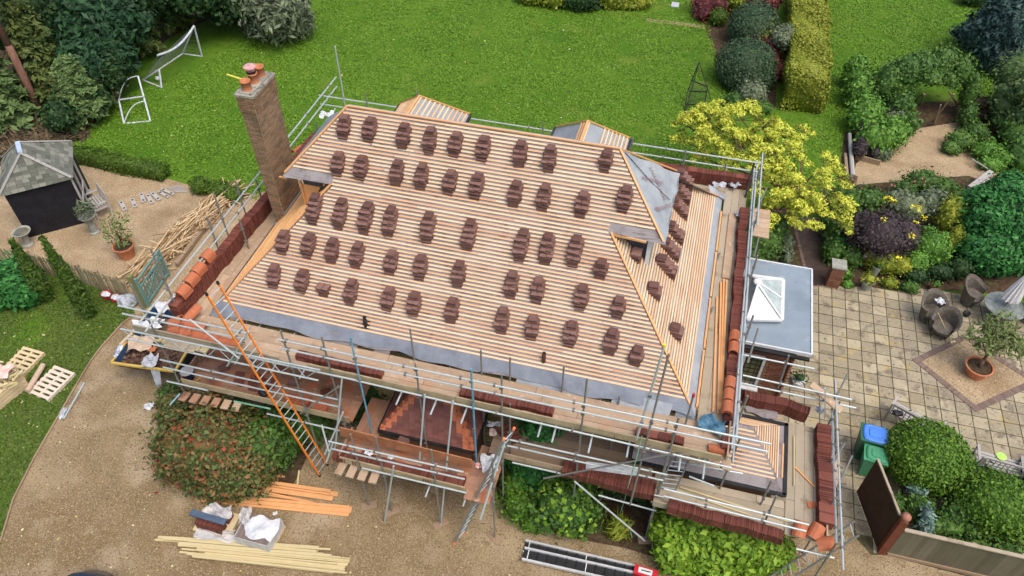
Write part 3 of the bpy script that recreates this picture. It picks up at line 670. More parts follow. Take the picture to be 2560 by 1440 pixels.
courses((PX0,PY+1.28,0), (0,1,0), (1,0,0), 1.285, 1.26); courses((PX1,PY+1.28,0), (0,1,0), (-1,0,0), 1.285, 1.26)
[prp(m_, 'plain_tiles', porcht) for m_ in mts]; prp(mo, 'hip_tiles', tileo)
mb = MB(); mb.add([(PX0,PY,PZ),(PX1,PY,PZ),PA,(PX0,PY+1.5,PZ),(PX1,PY+1.5,PZ),(PA[0],PY+1.5,PA[2])], [(0,1,2),(3,0,2,5),(1,4,5,2)]); prp(mb, 'roof_deck', porcht)
mb = MB(); mb.box((PA[0],PY-.03,PZ-.07),(PX1-PX0+.1,.09,.09)); mb.box((PX0-.03,PY+.7,PZ-.07),(.09,1.4,.09)); mb.box((PX1+.03,PY+.7,PZ-.07),(.09,1.4,.09)); prp(mb, 'gutter', blackp)
mb = MB(); mb.box((PA[0],PY+1.0,1.15),(2.2,1.2,2.3)); prp(mb, 'porch_wall', wallb)
# lower right hipped roof
lr = part_empty('side_roof', H, (3,12.2,0))
def lrp(mb, name, m):
    return mb.build(name, m, lr)
SX0, SX1, SY0, SY1, SZ = .2, 3.95, 11.30, 13.30, 2.62; sh = (SY1-SY0)/2
mb = MB(); mb.add([(SX0,SY0-.05,SZ),(SX1,SY0-.05,SZ),(SX1,SY1,SZ),(SX0,SY1,SZ),(SX0,SY0+sh,SZ+sh),(SX1-sh,SY0+sh,SZ+sh)], [(0,1,5,4),(1,2,5),(2,3,4,5)]); lrp(mb, 'roof_felt', felt)
mb = MB(); t = .20
while t < sh-.03:
    row(mb, Vector((SX0,SY0+t,SZ+t))+upf*.02, Vector((SX1-t-.02,SY0+t,SZ+t))+upf*.02, upf, .04)
    row(mb, Vector((SX1-t,SY0+t+.02,SZ+t))+upr*.02, Vector((SX1-t,SY1-t,SZ+t))+upr*.02, upr, .04)
    ub = Vector((0,1,1)).normalized(); row(mb, Vector((SX0,SY1-t,SZ+t))+ub*.02, Vector((SX1-t-.02,SY1-t,SZ+t))+ub*.02, ub, .04); t += .072
lrp(mb, 'roof_battens', battm)
mb = MB(); mb.bar((SX0,SY0-.08,SZ-.03),(SX1+.08,SY0-.08,SZ-.03),.09,.08); mb.bar((SX1+.06,SY0-.1,SZ-.03),(SX1+.06,SY1+.1,SZ-.03),.10,.08); mb.bar((1.4,SY1+.06,SZ-.03),(SX1+.1,SY1+.06,SZ-.03),.09,.08); lrp(mb, 'gutter', blackp)
mb = MB(); mb.box((2.2,12.3,1.28),(3.2,1.6,2.5)); lrp(mb, 'side_wall', wallb)
mb = MB(); mb.bar(G(1945,1165,2.68),G(1945,1208,2.68),.05,.04); mb.bar(G(1958,1110,2.68),G(1955,1195,2.68),.04,.04); lrp(mb, 'eave_batten', orangew)
# flat roofed extension
ex = part_empty('extension', H, (3,17.5,0))
def exp_(mb, name, m, smooth=False):
    return mb.build(name, m, ex, smooth)
EX1, EY0, EY1, EZ2 = 4.53, 15.70, 19.20, 2.98
mb = MB(); mb.box(((1.2+EX1)/2,(EY0+EY1)/2,EZ2-.06),(EX1-1.2,EY1-EY0,.12)); exp_(mb, 'flat_roof', flatroof)
mb = MB(); mb.bar((1.2,EY0-.02,EZ2-.02),(EX1+.04,EY0-.02,EZ2-.02),.05,.10); mb.bar((EX1+.03,EY0,EZ2-.02),(EX1+.03,EY1,EZ2-.02),.05,.10); mb.bar((1.2,EY1+.02,EZ2-.02),(EX1+.04,EY1+.02,EZ2-.02),.05,.1); exp_(mb, 'roof_trim', mat('trim_grey', (.5,.54,.57), (.6,.64,.67)))
mb = MB(); mb.bar((1.2,EY0-.10,EZ2-.14),(EX1,EY0-.10,EZ2-.14),.11,.07); exp_(mb, 'gutter', blackp)
# walls of the extension with brick courses
mb = MB(); mb.box((2.65,17.45,1.40),(3.0,3.2,2.85)); exp_(mb, 'wall_core', mortar)
mb = MB(); z = .05; k = 0; wx0, wx1, wz0, wz1 = 2.3, 3.42, 1.0, 2.35
while z < 2.8:
    s = 1.2-(k%2)*.11
    while s < 4.2:
        a, b = s+.005, min(s+.215, 4.2)-.005
        if not (b > wx0 and a < wx1 and wz0 < z < wz1): mb.box(((a+b)/2, 15.83, z), (b-a,.06,.056))
        s += .22
    s = 15.8-(k%2)*.11
    while s < 19:
        mb.box((4.17, s+.11, z), (.06,.205,.056)); s += .22
    z += .068; k += 1
exp_(mb, 'brickwork', wallb)
wdw = MB(); F_ = [((wx0,wz0),(wx1,wz0)),((wx0,wz1),(wx1,wz1)),((wx0,wz0),(wx0,wz1)),((wx1,wz0),(wx1,wz1)),((2.86,wz0),(2.86,wz1))]
for a, b in F_: wdw.bar((a[0],15.79,a[1]),(b[0],15.79,b[1]),.10,.07)
wdw.box((2.86,15.72,wz0-.05),(1.3,.2,.05)); wo_ = exp_(wdw, 'window', white)
mb = MB(); mb.box((2.86,15.82,1.67),(1.1,.02,1.32)); exp_(mb, 'window_pane', glass)
mb = MB()
for i in range(1,7): mb.bar((wx0+i*.16,15.80,wz0),(wx0+i*.16,15.80,wz1),.014,.014)
for i in range(1,7): mb.bar((wx0,15.80,wz0+i*.19),(wx1,15.80,wz0+i*.19),.014,.014)
exp_(mb, 'leaded_bars', blackm)
# roof lantern
q = [Vector((2.50,16.85,3.12)), Vector((3.70,16.85,3.12)), Vector((3.70,18.55,3.12)), Vector((2.50,18.55,3.12))]
r1, r2 = Vector((2.93,17.75,3.62)), Vector((2.93,18.0,3.62))
q = [G(1868,798,3.15), G(1955,800,3.15), G(1958,700,3.15), G(1868,688,3.15)]
r1 = G(1895,712,3.62); r2 = G(1893,700,3.62)
mb = MB(); 
for i in range(4):
    a, b = q[i].copy(), q[(i+1)%4].copy(); mb.bar(a, b, .10, .07)
for a, b in ((q[0],r1),(q[1],r1),(q[2],r2),(q[3],r2),(r1,r2),(q[1].lerp(q[2],.5),r1.lerp(r2,.5))): mb.bar(a+Vector((0,0,.02)), b+Vector((0,0,.02)), .06, .05)
mb.lathe(r1.lerp(r2,.5), [(.13,-.02),(.13,.04),(.09,.07),(0,.08)], 8); exp_(mb, 'lantern_frame', white)
mb = MB(); mb.add([*q, r1, r2], [(0,1,4),(1,2,5,4),(2,3,5),(3,0,4,5)]); exp_(mb, 'lantern_glass', lglass)
mb = MB(); mb.add([(v.x,v.y,3.11) for v in q]+[(v.x,v.y,2.99) for v in q], [(0,1,5,4),(1,2,6,5),(2,3,7,6),(3,0,4,7)]); exp_(mb, 'lantern_kerb', flatroof)
# ================================================================ SCAFFOLD
SCF = thing('scaffold', 'galvanised tube scaffold with timber decks wrapped around the house', 'scaffold', (-5, 10.5, 0))
TR_ = .0245
couplm = mat('coupler_steel', (.12,.11,.10), (.26,.25,.235), scale=6, rough=.6, metal=.2)
def T(name, p, q, m=None, r=TR_, coup=(), parent=None):
    mb = MB(); mb.tube(p, q, r, 8); d = (Vector(q)-Vector(p)).normalized()
    for c in coup: # couplers at fractions along the tube
        cc = Vector(p).lerp(Vector(q), c); R = d.to_track_quat('Z','Y').to_matrix()
        mb.frame(cc, R@Vector((.034,0,0)), R@Vector((0,.034,0)), R@Vector((0,0,.025)), 1); mb.frame(cc+R@Vector((.04,.02,0)), R@Vector((.016,0,0)), R@Vector((0,.010,0)), R@Vector((0,0,.035)), 1)
    return mb.build(name, [m or steel, couplm], parent or SCF, smooth=False)
ZU, ZL, ZP = 4.42, 2.40, 2.05
YS = 10.50
# front standards: (px top) on the plane Y=YS down to the ground
def std(px, py, Y=YS, zb=0., m=steeld, cz=(5.45,5.15,4.38,3.4,3.08,2.33)):
    p = GY(px, py, Y); L = p.z-zb
    o = T('upright_pole', (p.x, Y, zb), tuple(p), m, coup=[(z-zb)/L for z in cz if zb < z < p.z])
    return p
bases = []
for px, py in ((327,711),(701,826),(804,842),(1038,908),(1178,935),(1254,936),(1468,947),(1697,1043)):
    p = std(px, py); bases.append((p.x, YS))
for px, py in ((876,844),(1178,922)):      # blue painted tops
    p = GY(px, py, YS-.06); T('upright_pole', (p.x, YS-.06, 2.3 if px < 1000 else 0), tuple(p), mat('blue_tube' + str(px), (.06,.22,.36), (.16,.34,.46), scale=3, rough=.5), coup=(.6,.8))
for px, py in ((1025,822),(1202,875),(1275,894),(1410,915),(1549,990)):  # inner standards standing in the gap beside the eave
    p = GY(px, py, 11.52); T('upright_pole', (p.x, 11.52, 0), tuple(p), steeld); bases.append((p.x, 11.52))
p = GY(1733, 991, 11.3); T('upright_pole', (p.x, 11.3, 2.4), tuple(p), steeld); mb = MB(); mb.tube(p+Vector((0,0,-.02)), p+Vector((0,0,.10)), .032, 8); mb.build('pole_cap', redp, SCF)
# long raking pair near the right front corner
T('brace_pole', tuple(GY(1660,868,10.9)), tuple(GY(1591,1099,YS-.1)), steel, r=.027, coup=(.5,.8)); T('upright_pole', tuple(GY(1672,885,10.6)), tuple(GY(1575,1262,10.2)), steeld, coup=(.4,.6))
mb = MB(); p = GY(1660,866,10.9); mb.tube(p, p+Vector((0,0,.07)), .03, 8); mb.build('pole_cap', L_fl, SCF)
# guard rails along the front
def XR(name, a, b, Y, m=None, coup=()): return T(name, tuple(GY(*a, Y)), tuple(GY(*b, Y)), m, coup=coup)
YR = YS-.06
XR('guard_rail', (295,764), (617,833), YR-.05, coup=(.35,.95)); XR('guard_rail', (306,784), (622,851), YR-.05, coup=(.3,.9))
XR('guard_rail', (693,848), (1927,1110), YR, coup=(.02,.1,.28,.4,.47,.63,.81)); XR('guard_rail', (700,870), (1920,1129), YR, coup=(.02,.1,.28,.4,.47,.63,.81))
XR('ledger', (880,949), (1830,1170), YR, coup=(.2,.4,.6,.8)); XR('ledger', (620,893), (892,951), YR)
# lattice beam at the left front
def lattice(a0, a1, b0, b1, Y, n):
    mb = MB(); p0, p1, q0, q1 = GY(*a0, Y), GY(*a1, Y), GY(*b0, Y), GY(*b1, Y)
    mb.tube(p0, p1, .0245, 8); mb.tube(q0, q1, .0245, 8)
    for i in range(n):
        u, v = (i+.05)/n, (i+.5)/n; mb.tube(p0.lerp(p1, u), q0.lerp(q1, v), .012, 5); mb.tube(q0.lerp(q1, v), p0.lerp(p1, (i+.95)/n), .012, 5)
    return mb.build('lattice_beam', steel, SCF)
lattice((301,822), (800,925), (314,846), (796,951), YR-.12, 8)
# lower lift rails, left front
XR('guard_rail', (400,899), (845,999), YR, coup=(.3,.7)); XR('guard_rail', (408,918), (847,1017), YR, coup=(.3,.7))
XR('ledger', (417,953), (520,976), YR); XR('ledger', (667,1034), (860,1079), YR, coup=(.5,))
XR('ledger', (585,1003), (676,1022), YR-.05, mat('green_tube', (.10,.30,.20), (.2,.4,.28), scale=3))
for a, b, Y in (((474,798),(598,896),10.3), ((621,828),(568,915),10.35), ((847,966),(751,1034),10.3), ((1359,1196),(1682,1134),10.3), ((1436,1203),(1612,1352),10.25)):
    T('brace_pole', tuple(GY(*a, Y)), tuple(GY(*b, Y-.05)), steel if a[0] not in (847,1359) else steeld)
# transom ends poking out under the front deck
for i, px in enumerate((1002,1089,1166,1352,1388,1479,1571,1700,1760)):
    p = GY(px, 953+(px-905)*.2274+14, YS); o = T('transom', (p.x, YS-.32-.06*(i%3), ZU-.13), (p.x, 11.9, ZU-.13), steel)
for px in (600, 690, 760): p = GY(px, 905+(px-600)*.22, YS); T('transom', (p.x, YS-.2, ZU-.13), (p.x, 11.9, ZU-.13), steel)
# middle lower lift
XR('guard_rail', (1260,1096), (1668,1187), YR, coup=(.1,.45,.9)); XR('guard_rail', (1260,1112), (1658,1201), YR, coup=(.1,.45,.9)); XR('ledger', (1281,1156), (1660,1243), YR, coup=(.3,.6)); XR('ledger', (1496,1238), (1640,1277), YR)
p = GY(1275,1010,10.7); T('upright_pole', (p.x,10.7,2.2), tuple(p), steeld, coup=(.5,))
# long verticals and raking tubes in front of the porch
T('brace_pole', tuple(GY(855,945,YR)), tuple(GY(836,1142,9.9)), steel); T('brace_pole', tuple(GY(1062,986,YR)), tuple(GY(1049,1148,10.0)), steel)
T('brace_pole', tuple(GY(1132,1002,YR)), tuple(G(1102,1312,.02)), steel, coup=(.45,)); T('brace_pole', tuple(GY(984,1165,9.3)), tuple(G(962,1302,.02)), steel)
T('brace_pole', tuple(GY(858,1030,9.9)), tuple(GY(812,1136,9.5)), steel); T('brace_pole', tuple(GY(832,1108,9.6)), tuple(GY(816,1155,9.4)), steel); T('brace_pole', tuple(GY(804,1062,9.8)), tuple(GY(822,1128,9.5)), steel)
T('brace_pole', tuple(GY(1262,1105,10.0)), tuple(GY(1201,1298,9.0)), steel, r=.03); T('brace_pole', tuple(GY(450,984,10.2)), tuple(GY(425,1012,9.9)), mat('blue_grey_tube', (.16,.28,.34), (.25,.38,.45), scale=4))
# porch scaffold
for px, py in ((876,1085),(939,1092),(1078,1124),(1231,1145)):
    p = GY(px, py, 9.5); T('upright_pole', (p.x, 9.5, 0), tuple(p), steeld, coup=[z/p.z for z in (3.03,2.68,1.95)]); bases.append((p.x, 9.5))
XR('guard_rail', (821,1103), (1159,1180), 9.44, coup=(.15,.35,.8)); XR('guard_rail', (830,1122), (1162,1198), 9.44, coup=(.15,.35,.8)); XR('ledger', (905,1170), (1165,1232), 9.44, coup=(.3,))
for px in (945, 1073, 1166): p = GY(px, 1185+(px-940)*.24, 9.5); T('transom', (p.x, 9.2, ZP-.12), (p.x, 10.5, ZP-.12), steel)
# left side
for px, py, X in ((376,622,-12.25),(533,480,-12.25),(517,542,-12.3),(598,548,-11.75),(588,452,-12.3),(640,450,-12.3),(790,305,-12.3)):
    p = GX(px, py, X); T('upright_pole', (X, p.y, 0), tuple(p), steeld, coup=(.85,.93)); bases.append((X, p.y))
T('guard_rail', (-12.28,10.1,5.45), tuple(GX(840,193,-12.28)), coup=(.1,.4,.6,.8,.95)); T('guard_rail', (-12.24,10.1,5.12), tuple(GX(842,216,-12.24)), coup=(.1,.4,.6,.8,.95)); T('guard_rail', (-12.2,19,4.4), tuple(GX(838,272,-12.2)))
p = GY(837,115,20.9); T('upright_pole', (p.x-.0, 20.9, 0), tuple(p), steel); bases.append((p.x, 20.9))
# back
def XB(name, a, b, Y=20.95): return T(name, tuple(GY(*a, Y)), tuple(GY(*b, Y)), steel, coup=(.2,.5,.8))
XB('guard_rail', (797,238), (1907,409)); XB('guard_rail', (802,260), (1895,430))
for px, py in ((914,235),(1041,228),(1358,305),(1582,345),(1715,375),(1816,408)):
    p = GY(px, py, 20.9); T('upright_pole', (p.x, 20.9, 0), tuple(p), steeld, coup=(.9,)); bases.append((p.x, 20.9))
# right side
XRt = 2.34
pa, pb = GX(1893,402,XRt), GX(1840,1102,XRt)
T('guard_rail', tuple(pa), tuple(pb), coup=(.1,.3,.5,.7,.9)); pa2 = pa.copy(); pb2 = pb.copy(); pa2.z -= .33; pb2.z -= .33; T('guard_rail', (XRt-.02,pa2.y,pa2.z), (XRt-.02,pb2.y,pb2.z), coup=(.2,.4,.6,.8)); T('ledger', (XRt+.1,pa.y,ZU-.1), (XRt+.1,pb.y,ZU-.1))
T('guard_rail', (XRt-.02,20.6,6.0), (XRt-.02,17.2,6.0))
for y in (20.7, 18.4, 16.1, 13.9, 11.4): T('upright_pole', (XRt+.06,y,0), (XRt+.06,y,5.9), steeld, coup=(.76,.87,.93)); bases.append((XRt+.06,y))
T('upright_pole', tuple(GX(1886,405,2.2)), tuple(GX(1861,502,2.15)), feltdark, r=.035)
for a, b in (((1903,565),(1886,640)),((1917,470),(1893,520)),((1895,822),(1870,905))): T('transom', tuple(GX(*a, 2.9)), tuple(GX(*b, 2.4)), steeld)
XR('guard_rail', (1857,887), (2036,922), 14.3, coup=(.6,)); XR('guard_rail', (1857,938), (2129,999), 13.72, coup=(.35,)); XR('guard_rail', (1857,959), (2140,1020), 13.72, coup=(.35,))
T('upright_pole', tuple(GY(1972,888,13.75)), tuple(GY(1945,970,13.75)), steeld)
# right lower lift
a, b = GX(2088,952,5.02), GX(2108,1426,5.02); T('guard_rail', tuple(a), tuple(b), coup=(.1,.3,.5,.7,.9)); a, b = GX(2080,1020,4.96), GX(2091,1358,4.96); T('guard_rail', tuple(a), tuple(b), coup=(.1,.3,.5,.7,.9))
for y in (13.7, 12.4, 11.2, 10.0): T('upright_pole', (5.1,y,0), (5.1,y,3.6), steeld, coup=(.66,.9)); bases.append((5.1,y))
for a, b in (((2118,937),(2092,990)),((2111,1108),(2083,1160)),((2130,1140),(2095,1215))): T('transom', tuple(GX(*a, 5.5)), tuple(GX(*b, 5.0)), steeld)
mb = MB(); mb.bar(GY(2063,970,13.6), GY(2062,1045,13.6), .07, .03); mb.build('ladder_stile', steel, SCF)
a, b = G(1660,1222,3.32), G(2022,1312,3.32); T('guard_rail', tuple(a), tuple(b), coup=(.3,.7)); a, b = G(1660,1240,3.0), G(2015,1328,3.0); T('guard_rail', tuple(a), tuple(b), coup=(.3,.7))
T('ledger', tuple(G(1990,1372,2.2)), tuple(G(2085,1395,2.2)))
for a, b in (((1723,1159),(1857,1184)),((1723,1191),(1785,1215))): T('guard_rail', tuple(G(*a,3.2)), tuple(G(*b,3.2)))
for (a, b, z0) in (((1853,1089),(1772,1289),1.0),((1929,1201),(1901,1262),2.4),((1941,1240),(1899,1333),2.0),((1673,1123),(1612,1352),0.)):
    X = G(*b, z0); q = GY(*a, X.y); T('upright_pole', tuple(X), tuple(q), steeld, coup=(.3,.6))
# decks
def deck(name, x0, x1, y0, y1, z, m, along='x', wd=.225, gap=.008, L=3.9, miss=()):
    mb = MB(); k = 0
    if along == 'x':
        y = y0+wd/2
        while y < y1:
            s = x0-random.uniform(0, L*.8)
            while s < x1:
                a, b = max(s, x0), min(s+L, x1)
                if b-a > .1 and k not in miss: mb.box(((a+b)/2, y, z-.019+random.uniform(-.003,.003)), (b-a-.01, wd-gap, .038), rz=random.uniform(-.001,.001))
                s += L
            y += wd; k += 1
    else:
        x = x0+wd/2
        while x < x1:
            s = y0-random.uniform(0, L*.8)
            while s < y1:
                a, b = max(s, y0), min(s+L, y1)
                if b-a > .1 and k not in miss: mb.box((x, (a+b)/2, z-.019+random.uniform(-.003,.003)), (wd-gap, b-a-.01, .038))
                s += L
            x += wd; k += 1
    return mb.build(name, m, SCF)
deck('deck', -11.95, 2.25, 10.62, 11.50, ZU, boardp, 'x')
deck('deck', -12.15, -11.48, 11.52, 21.0, ZU, boardp, 'y')
deck('deck', 1.52, 2.22, 11.52, 21.2, ZU, boardg, 'y')
deck('deck', -11.9, 2.2, 20.1, 20.8, ZU-.02, boardg, 'x')
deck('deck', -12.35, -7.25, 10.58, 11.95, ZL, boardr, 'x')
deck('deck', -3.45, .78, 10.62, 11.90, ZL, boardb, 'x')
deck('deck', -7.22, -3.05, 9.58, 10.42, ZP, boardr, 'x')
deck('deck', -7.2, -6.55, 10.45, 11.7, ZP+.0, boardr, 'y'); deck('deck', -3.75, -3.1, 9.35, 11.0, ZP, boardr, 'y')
deck('deck', .85, 4.05, 10.28, 11.18, ZL, boardg, 'x'); deck('deck', 4.08, 5.0, 10.28, 13.62, ZL, boardg, 'y', miss=()); deck('deck', 1.5, 4.05, 13.42, 13.95, ZL, boardg, 'x')
deck('deck', -12.15, -11.2, 10.3, 10.6, ZU-.04, boardg, 'y', L=1); 
deck('deck', 2.5, 3.0, 19.0, 20.4, ZU-.3, boardp, 'x'); deck('deck', 5.12, 5.42, 12.0, 13.1, ZL-.1, boardp, 'x')
mb = MB(); mb.box((.25,11.3,ZU-.05),(.1,.1,.02))
# a few short boards sticking out under the toe boards
for i in range(6):
    p = G(462+i*26, 990+i*5, ZL-.08); mb = MB(); mb.box((p.x, p.y-.02, p.z),(.21,.30,.04), rz=.03*i-.05); mb.build('board_end', boardr if i < 4 else boardp, SCF)
for i in range(4):
    p = G(852+i*28, 1172+i*7, ZP-.08); mb = MB(); mb.box((p.x, p.y, p.z),(.21,.36,.04), rz=.03*i-.05); mb.build('board_end', boardp, SCF)
for i in range(7):
    p = G(398+i*19, 846+i*4.5, ZU-.08); mb = MB(); mb.box((p.x, p.y, p.z),(.19,.22,.04), rz=.03); mb.build('board_end', paleb, SCF)
for i in range(4):
    p = G(1735+i*27, 1143+i*6, ZU-.55); mb = MB(); mb.box((p.x, p.y, p.z),(.21,.30,.04), rz=.03); mb.build('board_end', boardp, SCF)
# toe boards
def toe(a, b, m=None, h=.225): mb = MB(); mb.bar(a, b, .038, h); mb.build('toe_board', m or toem, SCF)
def tX(x0, x1, y, z, m=None):
    s = x0
    while s < x1-.2: e = min(s+3.9, x1); toe((s,y,z+.10),(e-.015,y,z+.10), m); s = e
p = GY(332,815,10.56); tX(p.x, -8.9, 10.56, ZU, boardg); tX(-8.1, 2.15, 10.56, ZU)
tX(-12.35, -7.3, 10.54, ZL); tX(-3.1, .8, 10.56, ZL, boardp); tX(-7.2, -3.75, 9.55, ZP); tX(.9, 3.9, 10.22, ZL, boardg)
toe((5.02,10.3,ZL+.1),(5.02,11.6,ZL+.1), boardp); toe((2.27,10.6,ZU+.1),(2.27,12.6,ZU+.1), boardp); toe((-12.38,10.6,ZL+.1),(-12.38,11.9,ZL+.1), boardr); toe((-7.24,9.6,ZP+.1),(-7.24,10.5,ZP+.1), boardr)
# base plates
for i, (x, y) in enumerate(bases):
    mb = MB(); mb.box((x,y,.03),(.42,.22,.04), rz=random.uniform(-.9,.9)); mb.box((x,y,.06),(.15,.15,.02)); mb.build('sole_board', woodo, SCF)
# loose steel props beside the eave on the right
def pxbar(name, a, b, z, r, m, z2=None): mb = MB(); mb.tube(G(*a, z), G(*b, z2 or z), r, 8); return mb.build(name, m)
tag(pxbar('scaffold_tube', (1836,560), (1833,632), ZU+.03, .0245, steel), 'short galvanised tube lying on the right deck boards beside the red tile row', 'tube')
tag(pxbar('steel_prop', (1800,632), (1779,705), ZU+.05, .025, steeld, ZU-.2), 'dark steel prop in the gap beside the right eave, nearer the back', 'prop')
tag(pxbar('steel_prop', (1783,768), (1761,835), ZU+.05, .025, steeld, ZU-.2), 'dark steel prop in the gap beside the right eave, nearer the front', 'prop')
mb = MB(); mb.box(tuple(G(1824,612,ZU+.03)), (.225,2.9,.04), rz=.0); tag(mb.build('scaffold_board', boardp), 'single pale plank lying on top of the right side deck near the back corner', 'plank')
mb = MB(); mb.bar(G(2028,960,3.75), G(2103,1028,3.45), .225, .04); tag(mb.build('scaffold_board', boardp), 'loose pale plank laid diagonally across the rails over the patio', 'plank')
for i, (a, b) in enumerate((((1793,742),(1783,1030)),((1803,705),(1795,1034)),((1810,698),(1800,1024)),((1817,700),(1803,1032)))):
    mb = MB(); mb.bar(G(*a, ZU+.04+.012*i), G(*b, ZU+.04+.012*i), .05, .03)
    tag(mb.build('batten_length', orangew), 'new orange batten beside the right red tile row, ' + ('leftmost','second from the left','third from the left','rightmost')[i] + ' of four', 'batten', 'loose battens on the right deck')
mb = MB(); mb.bar(G(1987,1167,ZL+.03), G(2037,1218,ZL+.03), .05, .03); tag(mb.build('batten_length', orangew), 'single orange batten lying at an angle on the lower right deck', 'batten')
mb = MB(); mb.bar(G(1985,1090,ZL+.03), G(1985,1215,ZL+.03), .03, .03); tag(mb.build('batten_length', paleb), 'thin pale batten in the gap between the lower right deck boards', 'batten')
for i, (a, b) in enumerate((((1700,1218),(1975,1305)),((1690,1225),(1880,1290)))):
    mb = MB(); mb.bar(G(*a, ZL+.03), G(*b, ZL+.03), .04, .025); tag(mb.build('batten_length', paleb), ('longer','shorter')[i]+' thin pale batten behind the front tile row of the lower right deck', 'batten')
# ================================================================ LADDERS
def ladder(name, a, b, side, wd, m_st, m_rg, label, n=None, r=.022, cat='ladder', caps=None):
    a, b, side = Vector(a), Vector(b), Vector(side).normalized(); root = thing(name, label, cat, tuple(b) if b.z < a.z else tuple(a))
    for s in (-1,1):
        mb = MB(); mb.bar(a+side*s*wd/2, b+side*s*wd/2, r*1.3, r*2.6, 0, side.cross(b-a)); mb.build('stile', m_st, root)
    L = (b-a).length; n = n or int(L/.255); mb_ = None
    for i in range(n):
        c = a.lerp(b, (i+.5)/n); mb = MB(); mb.tube(c-side*wd/2, c+side*wd/2, .014, 6); mb.build('rung', m_rg, root)
    if caps:
        for s in (-1,1):
            for e in (a, b): mb = MB(); mb.tube(e+side*s*wd/2-(b-a).normalized()*.04, e+side*s*wd/2+(b-a).normalized()*.04, .035, 8); mb.build('end_cap', caps, root)
    return root
la = (GY(521,734,10.30)+GY(540,708,10.30))/2; lb = (G(800,1187,.05)+G(817,1163,.05))/2
sd_ = (G(817,1163)-G(800,1187)); ladder('ladder', la, lb, sd_, .40, orangep, steel, 'long orange ladder leaning steeply against the front scaffold', caps=blackp)
la = (GX(2133,1300,5.6)+GX(2141,1322,5.6))/2; la = (G(2140,1312,2.9)+G(2150,1330,2.9))/2; lb = (G(1930,1420,1.2)+G(1965,1470,1.2))/2
la = G(2142,1320,2.6); lb = G(1925,1462,.6); ladder('ladder', la, lb, (G(2141,1340,2.6)-G(2129,1300,2.6)), .36, steeld, steel, 'grey aluminium ladder leaning up to the lower right corner deck')
la = G(1272,1085,4.3); lb = G(1148,1345,.05); ladder('ladder', la, lb, (.45,1,0), .38, steeld, steel, 'dark narrow ladder leaning beside the porch deck with orange feet', caps=mat('orange_cap', (.8,.18,.06), (.85,.25,.1)))
la = G(1700,1150,3.3); lb = G(1668,1225,2.5); ladder('ladder', la, lb, (1,.12,0), .40, steeld, steel, 'short steel ladder standing between the two decks left of the small side roof', n=7)
def flat_ladder(a, b, label, m):   # extension ladder lying on its side edge
    a, b = Vector(a), Vector(b); d = (b-a).normalized(); s = Vector((-d.y, d.x, 0)); root = thing('extension_ladder', label, 'ladder', tuple(a))
    for k in (-1,1): mb = MB(); mb.bar(a+s*.16*k, b+s*.16*k, .055, .085); mb.build('stile', m, root)
    mb = MB(); mb.bar(a+Vector((0,0,-.03)), b+Vector((0,0,-.03)), .27, .012); mb.build('tread_panel', blackm, root)
    n = int((b-a).length/.25)
    for i in range(n): c = a.lerp(b, (i+.5)/n); mb = MB(); mb.tube(c-s*.17, c+s*.17, .015, 6); mb.build('rung', blackm if i % 6 else white, root)
    return root
alum = mat('aluminium', (.50,.52,.54), (.62,.64,.66), scale=3, rough=.35, metal=.3)
flat_ladder(G(1310,1365,.06), G(1598,1432,.06), 'wider aluminium extension ladder lying on the gravel at the bottom edge', alum)
flat_ladder(G(1308,1384,.16), G(1600,1450,.16), 'aluminium extension ladder lying on the gravel in front of the other at the bottom edge', alum)
p = G(1612,1432,.14); root = thing('tool_case', 'red and white plastic case on the gravel at the end of the ladders', 'case', (p.x,p.y,0))
mb = MB(); mb.box((p.x+.02,p.y-.02,.14),(.62,.26,.22), rz=-.05); mb.build('case_body', redp, root); mb = MB(); mb.box((p.x,p.y-.01,.255),(.36,.15,.012), rz=-.05); mb.build('case_label', white, root); mb = MB(); mb.tube((p.x-.1,p.y-.02,.30),(p.x+.14,p.y-.02,.30),.012,6); mb.build('handle', blackp, root)
# ================================================================ TILES
FW = lambda k: ('first','second','third','fourth','fifth','sixth','seventh','eighth','ninth','tenth','eleventh','twelfth','thirteenth')[k]
def tile_stack_proto(n, seed):
    """piles of plain tiles stepping up the slope; local origin on the roof plane, +Y up the slope"""
    rs = random.Random(seed); pl = []
    step = .105
    for k in range(n):
        mb = MB(); y = k*step; ztop = y+.325+rs.uniform(-.015,.015); zb = y-.02 if k else -.03
        last = k == n-1
        lay = []; z = zb
        if k == 0:
            while z < ztop-.11: lay.append((z,.235+.03*(z+.03)/.2,0)); z += .023
            while z < ztop: lay.append((z,.31,rs.uniform(-.03,.03))); z += .023
        elif last:
            while z < ztop-.07: lay.append((z,.30,rs.uniform(-.02,.02))); z += .023
            while z < ztop+.035: lay.append((z,.20,rs.uniform(-.015,.015))); z += .023
        else:
            while z < ztop: lay.append((z,.31,rs.uniform(-.025,.025))); z += .023
        ang = rs.uniform(-.12,.12)
        for z, w_, ox in lay:
            two = w_ > .3
            for s in ((-1,1) if two else (0,)):
                a = ang*(1 if two else .5)+rs.uniform(-.05,.05); dz = (.006 if s > 0 else 0)
                mb.box((ox+s*w_/4+rs.uniform(-.014,.014), y+.11+rs.uniform(-.02,.02), z+dz), (w_/2-.004 if two else w_, .235, .0185), rz=a, tx=rs.uniform(-.04,.04))
        pl.append(mb)
    return pl
protos = {}
